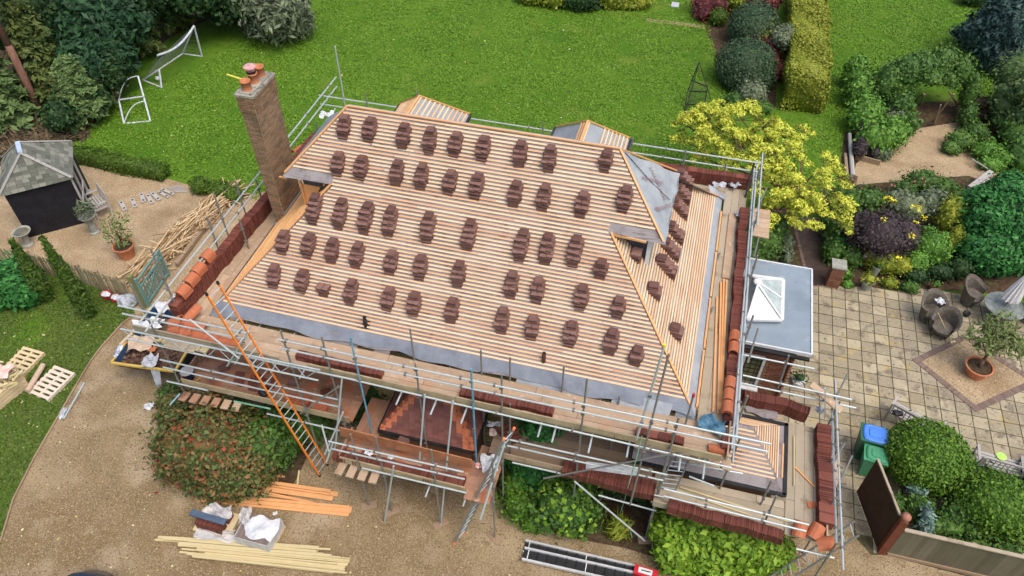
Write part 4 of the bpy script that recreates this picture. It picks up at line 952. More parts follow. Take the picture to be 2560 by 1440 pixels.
def place_stack(P, n, rz, label, group, var, short=False):
    key = (n, var)
    root = thing('tile_stack', label, 'tile stack', tuple(P), group); root.rotation_euler = (0,0,rz)
    if key not in protos:
        protos[key] = []
        for mb in tile_stack_proto(n, hash(key) % 1000):
            me = bpy.data.meshes.new('tile_pile'); me.from_pydata(mb.v, [], mb.f); me.materials.append(tilem); protos[key].append(me)
    for me in protos[key]:
        o = bpy.data.objects.new('tile_pile', me); C.objects.link(o); o.parent = root
    return root
ROWS = [
 ('top row nearest the ridge', [(861,318,4),(923,326,4),(1008,341,4),(1075,353,4),(1137,362,4),(1206,374,4),(1300,387,4),(1373,400,4),(1513,403,3)]),
 ('second row below the ridge', [(846,410,4),(902,421,4),(992,433,4),(1054,443,4),(1123,457,4),(1189,467,4),(1285,486,4),(1357,496,4),(1452,512,4),(1557,500,4)]),
 ('third row below the ridge', [(784,519,5),(849,531,5),(912,541,5),(973,552,5),(1069,568,5),(1170,586,5),(1300,612,5),(1364,621,5),(1433,628,5),(1500,673,3)]),
 ('fourth row below the ridge', [(708,605,4),(770,613,4),(831,626,4),(892,638,4),(977,656,4),(1051,669,4),(1146,685,4),(1278,713,4),(1343,726,4),(1451,745,4),(1545,770,3)]),
 ('bottom row nearest the front eave', [(687,689,4),(755,703,4),(812,721,2),(877,729,4),(970,746,4),(1035,761,4),(1129,776,4),(1255,802,4),(1330,819,4),(1424,836,4),(1524,855,4),(1588,890,3)])]
half = {2:24, 3:28, 4:35, 5:45}
for rn, L_ in ROWS:
    for i, (px, py, n) in enumerate(L_):
        P = at_roof(px-3, py+half[n]-1); P.z += .0
        ext = {2:'stubby ',3:'short ',4:'',5:'tall '}[n]
        place_stack(P, n-1, random.uniform(-.07,.07), f'{ext}brown tile stack, {FW(i)} from the left in the {rn}', 'tile stacks on the front roof slope', i % 4)
RS = [(1712,470,4,'backmost'),(1706,505,4,'second from the back'),(1700,541,4,'third from the back'),(1690,604,4,'fourth from the back'),(1679,646,4,'fifth from the back'),(1670,690,4,'sixth from the back'),(1633,741,3,'the lone one near the hip'),(1686,843,3,'frontmost'),(1583,649,2,'the one tucked under the overhanging upper eave')]
for i, (px, py, n, w_) in enumerate(RS):
    P = GP(px+16, py+8, (1,0,1), EZ+RX); P.z += .03
    place_stack(P, n-1 if n < 4 else n, math.pi/2+random.uniform(-.05,.05), f'brown tile stack on the right roof slope, {w_}', 'tile stacks on the right roof slope', i % 4)
# rows of tiles on edge
def tile_row(name, pts, z, w_, h, label, rows=1, group='rows of tiles on the scaffold', flats=(), m=None, parent=None, lean=.06):
    """pts: world XY polyline; tiles stand on edge across it"""
    mb = MB(); pts = [Vector((p[0], p[1], 0)) for p in pts]; c0 = pts[0]; hh = h/rows
    for a, b in zip(pts[:-1], pts[1:]):
        L = (b-a).length; d = (b-a)/L; q = Vector((-d.y, d.x, 0)); s = 0; pat = random.random()*6
        while s < L:
            fl = any(f0 <= (a+d*s-c0).length <= f1 for f0, f1 in flats)
            if fl:
                jz = random.uniform(0,.004)
                for k in range(int(h/.016)):
                    mb.frame(a+d*(s+.12)+q*random.uniform(-.01,.01)+Vector((0,0,z+.008+jz+k*.0161)), d*.125, q*(w_/2+random.uniform(0,.004)), Vector((0,0,.007)))
                s += .26; continue
            g = .018*math.sin(s*3+pat)+.012*math.sin(s*9.7+pat)
            for r in range(rows):
                ln = lean*math.sin(s*1.7+r)+random.uniform(-.03,.03)
                mb.frame(a+d*s+q*(g+random.uniform(-.008,.008))+Vector((0,0,z+hh*(r+.5)+random.uniform(-.006,.006))), d*.0065+Vector((0,0,ln*.006)), q*(w_/2), (Vector((0,0,1))+d*ln).normalized()*(hh/2))
            s += .0165
    o = mb.build(name, m or tiler, parent, loc=(c0.x, c0.y, z) if parent is None else None)
    if parent is None: tag(o, label, 'tile row', group)
    return o
def wp(px, z): return [G(x, y, z) for x, y in px]
tile_row('tile_row', [(p.x,p.y) for p in wp([(430,764),(545,632),(660,495)], ZU+.50)]+[(-11.98,17.4),(-11.98,19.5)], ZU, .26, .50, 'long row of dark red roof tiles stood on edge along the left side deck', 2, flats=((0,.6),(6.6,6.9)))
tile_row('tile_row', wp([(1641,410),(1862,440)], ZU+.45), ZU, .25, .45, 'row of dark red tiles on edge along the back deck at the right corner', 2, flats=((1.05,1.3),(2.5,2.95)))
tile_row('tile_row', wp([(1862,518),(1833,900),(1822,1048)], ZU+.27), ZU, .25, .27, 'long row of red tiles on edge along the right side deck', 1, flats=((0,.25),(4.3,4.7)))
tile_row('tile_row', wp([(742,882),(955,930)], ZU+.18), ZU, .20, .18, 'row of red tiles on edge on the front deck right of the orange ladder', 1, flats=((0,.2),(.95,1.2)))
tile_row('tile_row', wp([(1152,974),(1385,1024)], ZU+.16), ZU, .24, .16, 'row of bright red tiles on edge in the middle of the front deck', 1, flats=((.9,1.2),))
tile_row('tile_row', wp([(1590,1076),(1710,1100)], ZU+.16), ZU, .20, .16, 'short row of red tiles on edge at the right end of the front deck', 1, flats=((.25,.7),))
tile_row('tile_row', wp([(1862,985),(1960,1004),(2025,1028)], ZL+.42), ZL, .26, .42, 'row of dark red tiles on edge along the far side of the lower right deck', 2, flats=((.55,.9),))
tile_row('tile_row', wp([(2058,1060),(2066,1180),(2068,1300)], ZL+.30), ZL, .36, .30, 'thick row of red tiles down the right side of the lower right deck', 1, flats=((1.2,1.5),(2.35,2.5),(2.65,2.9)))
tile_row('tile_row', wp([(1672,1256),(1960,1336)], ZL+.30), ZL, .26, .30, 'row of red tiles along the front of the lower right deck above the laurel', 1, flats=((0,.25),(1.1,1.35)))
tile_row('tile_row', wp([(1410,1160),(1640,1222)], ZL+.25), ZL, .45, .25, 'wide row of dark tiles on the lower deck under a white plastic strip', 1)
tile_row('tile_row', wp([(1262,1062),(1285,1100)], ZL+.2), ZL, .4, .2, 'short block of dark tiles at the left end of the middle lower deck', 1)
tile_row('tile_row', wp([(836,1128),(1160,1205)], ZP+.18), ZP, .30, .18, 'jumbled row of dark tiles along the outer edge of the porch deck', 1, flats=((1.4,2.4),))
tile_row('tile_row', wp([(715,992),(770,1004)], ZL+.2), ZL, .35, .2, 'short row of red tiles on the lower left deck behind the ladder', 1, m=tileo)
p = G(800,1016,ZL+.12); mb = MB(); 
for k in range(9): mb.box((p.x+random.uniform(-.02,.02),p.y,ZL+.01+k*.022),(.42,.3,.018), rz=random.uniform(-.05,.05))
tag(mb.build('tile_pile', tileo), 'flat pile of bright orange tiles on the lower left deck near the diagonal tube', 'tile pile')
p = G(1800,1408,.0); mb = MB()
for r_ in range(4):
    for k in range(38): mb.box((p.x-.33+k*.0175, p.y-.25+.0*r_, .10+r_*.175),(.012,.26,.165), rz=random.uniform(-.03,.03))
tag(mb.build('tile_pile', tiler), 'block of red tiles at the bottom edge in front of the lime green laurel', 'tile pile')
# scattered roof tile on the lower deck and porch objects
mb = MB(); p = G(2032,1262,ZL+.02); mb.box(tuple(p),(.26,.165,.014),rz=.3); tag(mb.build('loose_tile', tileo), 'single orange tile lying on the lower right deck boards beside the thick tile row', 'tile')
mb = MB(); p = G(1005,1098,ZP+.5)
for k in range(8): mb.box((p.x,p.y,PZ-.10+k*.016),(.27,.28,.013),rz=random.uniform(-.15,.15))
tag(mb.build('tile_pile', tilem), 'small pile of dark tiles below the gutter of the porch roof', 'tile pile')
mb = MB(); mb.bar(G(850,1078,2.62), G(1180,1160,2.62), .03, .40); tag(mb.build('dust_board', mat('terracotta_stained_board', (.28,.10,.05), (.42,.19,.10), scale=3, bump=.2)), 'long terracotta stained board standing between the porch roof and its deck', 'board')
for i in range(12):
    p = G(random.uniform(560,840), random.uniform(935,975), ZL+.015+.016*(i%3)); p.y = min(max(p.y, 10.75), 11.7); mb = MB(); mb.box(tuple(p), (.265,.165,.014), rz=random.uniform(0,3))
    tag(mb.build('loose_tile', tiler if i%3 else tileo, loc=tuple(p)), 'loose roof tile lying flat on the dusty boards of the lower left deck', 'tile', 'loose tiles on the lower left deck')
for i, (px, lb) in enumerate((((636,958),'left of the orange ladder'),((735,960),'right of the orange ladder'),((815,985),'near the diagonal tube'),((562,925),'near the bucket'))):
    p = G(*px, ZL); mb = MB()
    for k in range(5+i*2): mb.box((p.x+random.uniform(-.02,.02), p.y+random.uniform(-.02,.02), ZL+.01+k*.016), (.265,.165,.0135), rz=.3*i+random.uniform(-.08,.08))
    tag(mb.build('tile_pile', tilem if i%2 else tiler, loc=tuple(p)), 'short flat pile of tiles on the lower left deck, '+lb, 'tile pile')
for i, (px, lb) in enumerate((((845,1150),'leftmost'),((905,1160),'second from the left'),((1060,1192),'third from the left'),((1130,1206),'rightmost'))):
    p = G(*px, ZP); p.y = max(p.y, 9.72); mb = MB()
    for k in range(6+3*(i%2)): mb.box((p.x+random.uniform(-.02,.02), p.y+.16+random.uniform(-.02,.02), ZP+.01+k*.016), (.165,.265,.0135), rz=.15*i+random.uniform(-.1,.1))
    tag(mb.build('tile_pile', tilem if i%2 else tiler, loc=tuple(p)), 'flat tile pile behind the porch deck rails, '+lb, 'tile pile')
# half round ridge tiles
def half_round(mb, c, ax, r, L, up=(0,0,1), th=.014, n=10):
    ax = Vector(ax).normalized(); up = Vector(up); up = (up-ax*up.dot(ax)).normalized(); sx = ax.cross(up); c = Vector(c); vs = []
    for e in (-1,1):
        for rr in (r, r-th):
            for i in range(n+1):
                t = math.pi*i/n; vs.append(c+ax*(e*L/2)+sx*(rr*math.cos(t))+up*(rr*math.sin(t)))
    m = n+1; fs = []
    for i in range(n):
        fs += [(i,i+1,2*m+i+1,2*m+i),(m+i+1,m+i,3*m+i,3*m+i+1),(i+1,i,m+i,m+i+1),(2*m+i,2*m+i+1,3*m+i+1,3*m+i)]
    fs += [(0,2*m,3*m,m),(n,m+n,3*m+n,2*m+n)]
    mb.add(vs, fs)
def ridge_pile(px, z, ax, n, L, label, tilt=0, step=.03, r=.14):
    mb = MB(); c = G(*px, z+.12)
    for k in range(n): half_round(mb, c+Vector((random.uniform(-.008,.008),random.uniform(-.012,.012)-.006*k,k*step-.12)), Vector(ax)+Vector((random.uniform(-.04,.04),0,tilt)), r, L)
    tag(mb.build('ridge_tile_pile', tileo, loc=tuple(c)), label, 'ridge tiles', 'piles of orange half round ridge tiles')
for i, (px, w_) in enumerate((((520,640),'farthest from the ladder'),((497,673),'second'),((479,699),'third'),((459,728),'nearest the ladder'))):
    ridge_pile(px, ZU+.50, (.06,1,0), 6, .36, f'orange half round ridge tile pile on the left tile row, {w_}', tilt=-.0)
for i, (px, w_) in enumerate((((1838,838),'backmost'),((1836,866),'second from the back'),((1827,955),'third from the back'),((1823,985),'fourth from the back'),((1819,1018),'frontmost'))):
    ridge_pile(px, ZU+.27, (.02,1,0), 3 if i < 4 else 5, .33, f'orange half round ridge tiles on the right tile row, {w_}', r=.125)
ridge_pile((745,372), ZU+.3, (.4,1,0), 2, .4, 'orange ridge tiles just behind the brick chimney')
mb = MB(); a, b = G(440,826,ZU+.12), G(603,864,ZU+.12); d = (b-a).normalized()
for k in range(44): half_round(mb, a.lerp(b, k/43)+Vector((0,random.uniform(-.01,.01),-.06)), (d+Vector((0,random.uniform(-.05,.05),.15))), .155, .05)
tag(mb.build('ridge_tile_row', tileo), 'nested line of orange ridge tiles lying against the front toe board left of the ladder', 'ridge tiles')
mb = MB(); a, b = G(462,806,ZU+.12), G(515,820,ZU+.12); d = (b-a).normalized()
for k in range(18): half_round(mb, a.lerp(b, k/17)+Vector((0,0,-.05)), (d+Vector((0,0,.15))), .14, .05)
tag(mb.build('ridge_tile_row', tileo), 'shorter nested line of orange ridge tiles behind the long one on the left front deck', 'ridge tiles')
def vtile(mb, c, n, ax, r=.13):   # nested bonnet hip tiles lying in a leaning pile
    ax = Vector(ax).normalized()
    for k in range(n): half_round(mb, Vector(c)+ax*k*.034+Vector((random.uniform(-.008,.008),random.uniform(-.008,.008),.012*k-.12)), ax+Vector((random.uniform(-.06,.06),random.uniform(-.06,.06),.45)), r, .24, n=6)
for i, (px, z, n, ax, w_) in enumerate((((432,798),ZU+.30,5,(.9,.3,0),'leftmost, on the front left corner deck'),((470,785),ZU+.26,9,(.5,1,0),'pointing to the back on the front left corner deck'),((432,820),ZU+.2,5,(1,.1,0),'near the toe board at the front left corner'),((460,830),ZU+.2,5,(1,.4,0),'just right of the front left corner upright'))):
    mb = MB(); vtile(mb, G(*px, z), n, ax); tag(mb.build('hip_tile_pile', tileo), 'nested orange angled hip tiles, '+w_, 'hip tiles', 'piles of orange angled hip tiles')
for i, (px, ax, w_) in enumerate((((2000,1325),(.2,1,0),'left of the three at the lower right corner'),((2040,1330),(.4,1,0),'middle of the three at the lower right corner'),((2062,1355),(1,.2,0),'right of the three at the lower right corner'))):
    mb = MB(); vtile(mb, G(*px, ZL+.22), 5, ax, .17); tag(mb.build('hip_tile_pile', tileo), 'nested orange angled hip tiles, '+w_, 'hip tiles', 'piles of orange angled hip tiles')
mb = MB(); a, b = G(1775,1118,ZU+.06), G(1812,1126,ZU+.06)
for k in range(16): half_round(mb, a.lerp(b, k/15)+Vector((0,0,-.04)), (b-a).normalized()+Vector((0,0,.2)), .11, .03)
tag(mb.build('ridge_tile_row', tileo), 'fan of orange ridge tiles at the right end of the upper front deck', 'ridge tiles')
tile_row('tile_row', wp([(1806,1100),(1830,1105)], ZU+.2), ZU, .35, .2, 'small block of red tiles at the right front corner of the upper deck', 1)
# ================================================================ VEGETATION
# woodland edge, top left
def conifer(label, px, zc, R, h, m, lean=0, dens=60, droop=.5, size=.13, nb=None, rt=.16, px_base=None):
    c = G(*px, 0); b = Vector((c.x, c.y, 0)); root = thing('conifer_tree', label, 'tree', tuple(b), 'trees at the edge of the back lawn')
    f = Foliage(); nb = nb or int(30+R*16); Q = []
    for i in range(nb):
        t = (i+.5)/nb; z = .5+(h-.6)*t**.9; rad = R*(1-.72*t)*random.uniform(.75,1.12); a = i*2.399+random.uniform(-.3,.3)
        d = np.array([math.cos(a), math.sin(a), -.18-.1*random.random()]); base = np.array([b.x, b.y, z+.25])
        n = int(dens*(.6+rad)); s = rng.random(n)**.62; wdt = (.16+.42*s*(1.15-s))*rad*.8+.08
        P = base+d*(s*rad)[:,None]; side = np.array([-d[1], d[0], 0]); P += side*(rng.normal(0,.5,n)*wdt)[:,None]; P[:,2] += rng.normal(0,.07,n)-.22*droop*s**2*rad*.5
        P = P[P[:,2] > .05]; Nn = np.tile([d[0]*.45, d[1]*.45, 1.], (len(P),1)); f.Q.append(leafquads(P, Nn, size, 2.4, .45))
    for k in range(5):
        t = k/5; z = .4+(h-.8)*t; r0 = R*(.62-.5*t)
        f.blob((b.x,b.y,z+.3), (r0,r0,h/8+.2), 24, size, .15, core=.8, elong=2.2)
    f.make('crown', m, root)
    mb = MB(); mb.path([b, b+Vector((lean*.5,.0,h*.5)), b+Vector((lean,.0,h*.97))], rt, 8, r2=.04)
    for k in range(10):
        a = random.random()*6.28; z = random.uniform(.8, h*.8); mb.path([b+Vector((lean*z/h,0,z)), b+Vector((math.cos(a)*R*.5,math.sin(a)*R*.5,z-.1))], .035, 5, r2=.012)
    mb.build('trunk', bark, root, smooth=True); return root
conifer('tall drooping olive green conifer just behind the far football goal', (440,72), 0, 1.45, 4.6, L_con)
conifer('drooping conifer at the right end of the woodland, overhanging the far goal', (545,40), 0, 1.35, 3.6, L_con, size=.12)
conifer('feathery olive conifer between the glossy evergreen and the goal', (365,135), 0, 1.25, 3.9, L_con)
conifer('light green low conifer on the lawn edge left of the small goal', (225,305), 0, 1.35, 3.0, L_con2, dens=75)
conifer('tall feathery conifer in front of the reddish trunks', (150,265), 0, 1.7, 5.0, L_con)
conifer('dark conifer at the far left edge of the picture', (55,330), 0, 1.3, 4.4, L_con2)
conifer('olive conifer in the top left corner', (190,190), 0, 1.5, 5.6, L_con)
tree('evergreen_tree', 'dark glossy evergreen with long leaves near the top left', 'tree', [(245,75,2.6,1.3),(275,150,1.7,.95),(205,40,3.2,1.3),(300,40,2.6,1.2),(215,150,2.2,.9)], L_bam, dens=130, size=.14, amp=.2, elong=2.6, group='trees at the edge of the back lawn', tr=.15, sprig=.3)
tree('evergreen_tree', 'very dark evergreen behind the small football goal', 'tree', [(260,170,1.6,1.0),(225,240,1.1,.7),(275,190,1.0,.7),(150,290,1.1,.7)], L_dk, dens=120, size=.11, amp=.2, group='trees at the edge of the back lawn')
tree('evergreen_tree', 'near black evergreen at the top edge between conifer and willow', 'tree', [(600,-20,2.2,1.5),(575,20,1.2,.9),(470,-40,3,1.5)], L_dk, dens=110, size=.13, amp=.2, group='trees at the edge of the back lawn')
tree('evergreen_tree', 'dark evergreen filling the top left edge', 'tree', [(90,-10,4.0,1.6),(40,60,3.0,1.3),(330,-20,3.0,1.5),(110,90,2.6,1.1),(400,-30,2.5,1.5)], L_dk, dens=100, size=.12, amp=.2, group='trees at the edge of the back lawn')
tree('willow_leaved_tree', 'round grey green tree at the top edge right of the dark woodland', 'tree', [(690,22,1.7,1.35),(655,40,1.1,.9),(735,50,1.0,.8),(690,-20,2.0,1.2)], L_gry, dens=150, size=.10, amp=.22, elong=3.5, sprig=.5, core=.72)
for i, (a, b) in enumerate((((112,305),(0,60)),((62,312),(-40,130)))):
    p = G(*a, 0); q = Vector((p.x, p.y, 7.5)); root = thing('pine_trunk', 'bare reddish conifer trunk behind the black summerhouse, ' + ('the right one','the left one')[i], 'tree', tuple(p), 'trees at the edge of the back lawn')
    mb = MB(); mb.path([p, p.lerp(q,.5)+Vector((.05,.05,0)), q], .19, 10, r2=.10); mb.build('trunk', mat('red_bark%d' % i, (.13,.065,.045), (.24,.13,.095), scale=5, rough=.95, bump=.7, stretch=(1,1,.3)), root, smooth=True)
    f = Foliage(); f.blob(tuple(q+Vector((0,0,.2))), (1.1,1.1,.6), 60, .13, .2, elong=2.2); f.make('crown', L_con, root)
shrub('brushwood', 'pile of brown twigs and dead brush behind the summerhouse', 'brushwood', [(60,335,.2,(1.5,.7,.35)),(10,370,.2,(.7,.8,.4)),(120,345,.12,(.9,.35,.25)),(180,335,.1,(.6,.3,.2))], L_brn, dens=170, size=.10, elong=7, core=.6, sprig=.6)
# low hedge and box hedge by the yard
def hedge(name, label, a, b, wd, h, m, dens=260, size=.055, group=None, hv=0):
    f = Foliage(); p, q = G(*a), G(*b); f.boxh(p, q, wd, h, dens, size, amp=.05); return tag(f.make(name, m, loc=tuple(p)), label, 'hedge', group)
hedge('low_hedge', 'long low clipped hedge between the back lawn and the gravel yard', (170,395), (418,447), .62, .62, L_boxl)
f = Foliage(); bl = [(tuple(G(x,y,.28)), r) for x,y,r in ((500,464,(.42,.4,.36)),(545,474,(.5,.42,.36)),(583,486,(.36,.36,.34)))]
for c, r in bl: f.blob(c, r, 300, .055, .06, others=bl)
tag(f.make('low_hedge', L_boxl, loc=bl[1][0]), 'short rounded clipped hedge beside the timber pile and the scaffold', 'hedge')
# long lime hedge
f = Foliage(); P0, P1 = (G(1947,283,0)+G(2055,278,0))/2, (G(1950,-60,0)+G(2060,-60,0))/2; f.boxh(P0, P1, 1.75, 1.75, 380, .072, amp=.09)
tag(f.make('long_hedge', L_hed, loc=tuple(P0)), 'long flat topped lime green hedge running away between two lawns', 'hedge')
shrub('shrub', 'grey green shrub growing into the left side of the long lime hedge', 'shrub', [(1962,92,1.5,(.55,.8,.5))], L_gry, dens=200, size=.07)
# clipped domes
shrub('topiary_dome', 'larger dark clipped topiary dome beside the long lime hedge, the one nearer the house', 'topiary', [(1864,160,.95,(1.38,1.35,1.12)),(1866,185,.55,(1.36,1.3,.8))], L_top, dens=300, size=.055, amp=.03, jit=.4, sprig=.0)
shrub('topiary_dome', 'dark clipped topiary dome farther up the bed, behind the red shrub', 'topiary', [(1884,62,.95,(1.22,1.45,1.05)),(1880,82,.5,(1.2,1.2,.7))], L_top, dens=260, size=.06, amp=.03, jit=.4, sprig=.0)
shrub('topiary_ball', 'small dark clipped ball at the top of the bed beside the path end', 'topiary', [(1797,43,.4,.48)], L_boxl, dens=300, size=.05, amp=.04)
shrub('red_shrub', 'dark crimson shrub between the two clipped domes', 'shrub', [(1930,122,.7,(.42,.8,.6)),(1890,98,.75,(.55,.35,.4)),(1935,150,.5,(.32,.6,.5)),(1945,180,.35,(.25,.5,.4))], L_red, dens=170, size=.07, amp=.2)
shrub('shrub', 'mixed yellow green shrub poking out above the crimson one', 'shrub', [(1908,88,.9,(.5,.5,.45)),(1925,70,1.0,(.35,.4,.4))], L_yelg, dens=120, size=.07, amp=.2, core=.6)
shrub('red_shrub', 'brown red shrub at the very top edge above the small ball', 'shrub', [(1780,8,.6,(1.1,.7,.6)),(1840,-8,.7,(.9,.7,.7)),(1760,30,.35,(.5,.7,.4)),(1925,8,.7,(.5,.6,.6))], L_red, dens=110, size=.08, amp=.2)
shrub('shrub', 'yellow green shrub at the top edge above the path', 'shrub', [(1832,-2,.9,(.7,.5,.6))], L_yelg, dens=110, size=.08, amp=.2)
shrub('shrub', 'small olive shrub at the foot of the nearer clipped dome', 'shrub', [(1882,236,.6,(.62,.6,.55))], L_gry, dens=180, size=.07, amp=.15)
shrub('shrub', 'dark ivy like shrub below the olive shrub and the lime hedge end', 'shrub', [(1838,250,.35,(.5,.4,.35)),(1905,268,.3,(.5,.35,.3))], L_grn, dens=130, size=.07)
# far top shrubs
shrub('shrub', 'autumn yellow shrub at the top edge of the back lawn', 'shrub', [(1330,-14,.5,(.9,.6,.6)),(1385,-10,.6,(.9,.6,.7))], L_yelg, dens=80, size=.09)
shrub('shrub', 'dark green shrub at the top edge of the back lawn', 'shrub', [(1450,-8,.6,(1.2,.8,.8))], L_dk, dens=110, size=.10)
shrub('shrub', 'mottled yellow and green shrub at the top edge, rightmost one above the lawn', 'shrub', [(1530,-8,.5,(1.1,.8,.8)),(1590,-4,.4,(.9,.7,.6)),(1560,10,.25,(1.0,.4,.3))], L_yelg, dens=110, size=.09)
# yellow tree
yb = G(1965, 560, 0)
yt = [(1725,320,2.6,.62),(1770,300,2.9,.62),(1700,350,2.3,.36),(1800,345,2.9,.7),(1855,300,3.3,.6),(1800,275,2.9,.42),(1905,320,3.2,.62),(1850,370,3.0,.7),(1960,345,2.9,.5),(1930,385,3.0,.7),(1890,420,2.9,.65),(1800,395,2.5,.5),(1985,400,2.6,.45),(2010,330,2.4,.26),(1940,460,2.7,.7),(2000,480,2.5,.65),(2070,405,2.2,.35),(2080,450,2.2,.45),(2060,500,2.2,.6),(2105,520,2.0,.4),(2020,540,2.0,.5),(1950,530,2.1,.5),(2105,565,1.8,.3),(1920,560,1.8,.36),(1870,470,2.2,.4),(1740,390,2.0,.35),(1880,270,3.3,.3)]
root = thing('yellow_leaved_tree', 'spreading bright yellow leaved tree behind the back right corner of the scaffold', 'tree', (yb.x, yb.y, 0))
f = Foliage(); f2 = Foliage(); mb = MB(); ry = random.Random(5); hub = Vector((yb.x, yb.y, 1.3)); mb.path([yb, yb.lerp(hub,.5)+Vector((.05,0,0)), hub], .12, 8, r2=.08)
for x, y, z, r in yt:
    c = G(x, y, z); e = hub.lerp(c,.6)+Vector((0,0,.15)); mb.path([hub, hub.lerp(e,.5)+Vector((ry.uniform(-.1,.1),ry.uniform(-.1,.1),.1)), e, c], .05, 6, r2=.018)
    for k in range(max(4, int(r*r*52))):
        th, u = ry.uniform(0, 6.283), ry.uniform(-.45, 1); q = math.sqrt(max(0, 1-u*u)); p = Vector((c.x+r*q*math.cos(th)*1.1, c.y+r*q*math.sin(th)*1.1, c.z+r*u*.75)); rr = ry.uniform(.09,.17)
        (f if ry.random() < .8 else f2).blob(tuple(p), (rr*1.25, rr*1.25, rr*.55), 520, .042, .3, core=0, jit=.7, elong=2.6, sprig=.5)
        if k % 2 == 0: mb.path([c, c.lerp(p,.95)], .014, 4, r2=.006)
f.make('crown', L_yel, root); f2.make('inner_foliage', L_yelg, root); mb.build('trunk', bark, root, smooth=True)
# right garden
shrub('shrub', 'dark green shrub beside the brick path above the flat roof', 'shrub', [(1900,610,.8,(.75,.6,.7)),(1930,570,.7,(.6,.6,.6)),(1880,640,.5,(.5,.5,.5))], L_grn, dens=170, size=.07, amp=.18)
shrub('shrub', 'small grey leaved shrub at the edge of the brick path', 'shrub', [(1965,610,.35,(.28,.5,.35)),(1968,645,.2,(.2,.25,.25))], L_gry, dens=230, size=.06)
tag(shrub('hedge_plant', '', '', [(2160,225,.8,(.8,.8,.9)),(2165,290,.8,(.75,.8,.85)),(2190,350,.6,(.8,.6,.7)),(2140,180,.8,(.55,.5,.8)),(2235,330,.7,(.6,.6,.7))], L_brt, dens=170, size=.085, amp=.15, sprig=.3), 'leafy bright green hedge at the left end of the rustic arch', 'hedge')
tree('ivy_covered_arch', 'rustic timber arch covered in dark green climber at the gravel garden', 'arch', [(2215,215,1.3,(.6,.6,1.0)),(2265,180,1.9,(.75,.6,.65)),(2310,165,2.0,(.8,.75,.6)),(2360,155,2.05,(.75,.75,.6)),(2400,180,1.8,(.55,.7,.7)),(2330,195,1.9,(.5,.4,.35)),(2375,200,1.7,(.4,.4,.35)),(2425,230,1.2,(.35,.5,.9)),(2250,270,.9,(.55,.5,.8)),(2270,310,.5,(.45,.4,.5)),(2420,290,.6,(.35,.45,.6))], L_grn, dens=190, size=.075, amp=.2, limbs=False, sprig=.3, tr=.05)
mb = MB()
for a, b, z1 in (((2335,310),(2352,262),2.0),((2332,304),(2385,235),2.2),((2290,250),(2310,232),1.2),((2395,265),(2370,225),1.6),((2300,262),(2312,236),1.4)):
    p = G(*a,.0 if z1 else 1.8); q = G(*b, z1 or 1.9); mb.tube(p, q, .04, 7, .03)
mb.build('arch_pole', woodo, [o for o in bpy.data.objects if o.name.startswith('ivy_covered_arch')][0])
shrub('shrub', 'feathery dark green plant at the right foot of the bright hedge', 'shrub', [(2235,300,.5,(.55,.55,.5)),(2205,385,.25,(.35,.25,.25))], L_gry, dens=230, size=.07, elong=4)
shrub('shrub', 'flowering plant in the small raised bed at the end of the bright hedge', 'shrub', [(2150,370,.5,(.3,.4,.45)),(2190,380,.3,(.3,.25,.3)),(2165,330,.6,(.4,.4,.4))], L_pur, dens=180, size=.06)
tree('blue_spruce', 'dark blue green conifer at the top right corner', 'tree', [(2470,75,1.6,(1.0,1.1,.9)),(2420,85,.6,(.7,.4,.35)),(2530,60,2.2,(1.1,1.2,1.2)),(2500,130,1.0,(.9,.9,.8)),(2540,10,3.0,1.1),(2450,110,.6,(.7,.5,.4)),(2520,170,.5,(.5,.5,.4))], L_blu, dens=170, size=.10, amp=.22, elong=2.4, sprig=.5)
shrub('shrub', 'very dark shrub cut off by the top edge left of the blue conifer', 'shrub', [(2440,-8,.5,(.9,.5,.5))], L_dk, dens=130, size=.08)
tree('olive_green_tree', 'mottled olive green tree at the right edge below the blue conifer', 'tree', [(2550,190,1.9,.95),(2530,250,1.4,.8),(2570,290,1.2,.9),(2590,230,2.2,1.0)], L_con2, dens=150, size=.08, amp=.25)
tree('dark_green_tree', 'dark shrubby tree at the right edge beside the gravel garden', 'tree', [(2530,310,.7,.7),(2560,350,.7,.8),(2500,285,.5,.4),(2550,390,.5,.6)], L_grn, dens=150, size=.07, amp=.25)
shrub('thicket', 'low brown and green brush right of the arch', 'shrub', [(2460,260,.3,(.5,.35,.3)),(2500,275,.3,(.4,.3,.3)),(2440,285,.2,(.4,.25,.2))], L_brn, dens=170, size=.07, elong=4)
shrub('shrub', 'low dark green spreading shrub on the right of the gravel garden', 'shrub', [(2405,350,.4,(.62,.5,.4)),(2440,330,.45,(.5,.5,.4)),(2380,370,.25,(.4,.35,.28))], L_grn, dens=210, size=.06, amp=.12)
shrub('shrub', 'fresher green low shrub beside the dark spreading one', 'shrub', [(2470,375,.4,(.65,.5,.4)),(2510,395,.35,(.5,.45,.35)),(2480,410,.25,(.5,.35,.28))], L_brt, dens=190, size=.07, amp=.2)
shrub('rose_bed', 'mound of roses and small plants at the front of the gravel garden', 'shrub', [(2310,455,.5,(.75,.45,.5)),(2260,475,.4,(.5,.4,.4)),(2355,470,.4,(.6,.45,.4)),(2390,490,.3,(.4,.4,.35))], L_grn, dens=200, size=.06, amp=.25, sprig=.5)
shrub('red_shrub', 'small crimson plant in the middle of the rose bed', 'shrub', [(2345,485,.55,(.3,.15,.12))], L_red, dens=220, size=.05)
shrub('rose_flowers', 'pink roses at the left end of the rose bed', 'flowers', [(2235,462,.6,(.15,.15,.15)),(2300,450,.95,(.25,.2,.12))], leafm('pink', (.35,.10,.10), (.65,.30,.28)), dens=60, size=.05, core=0)
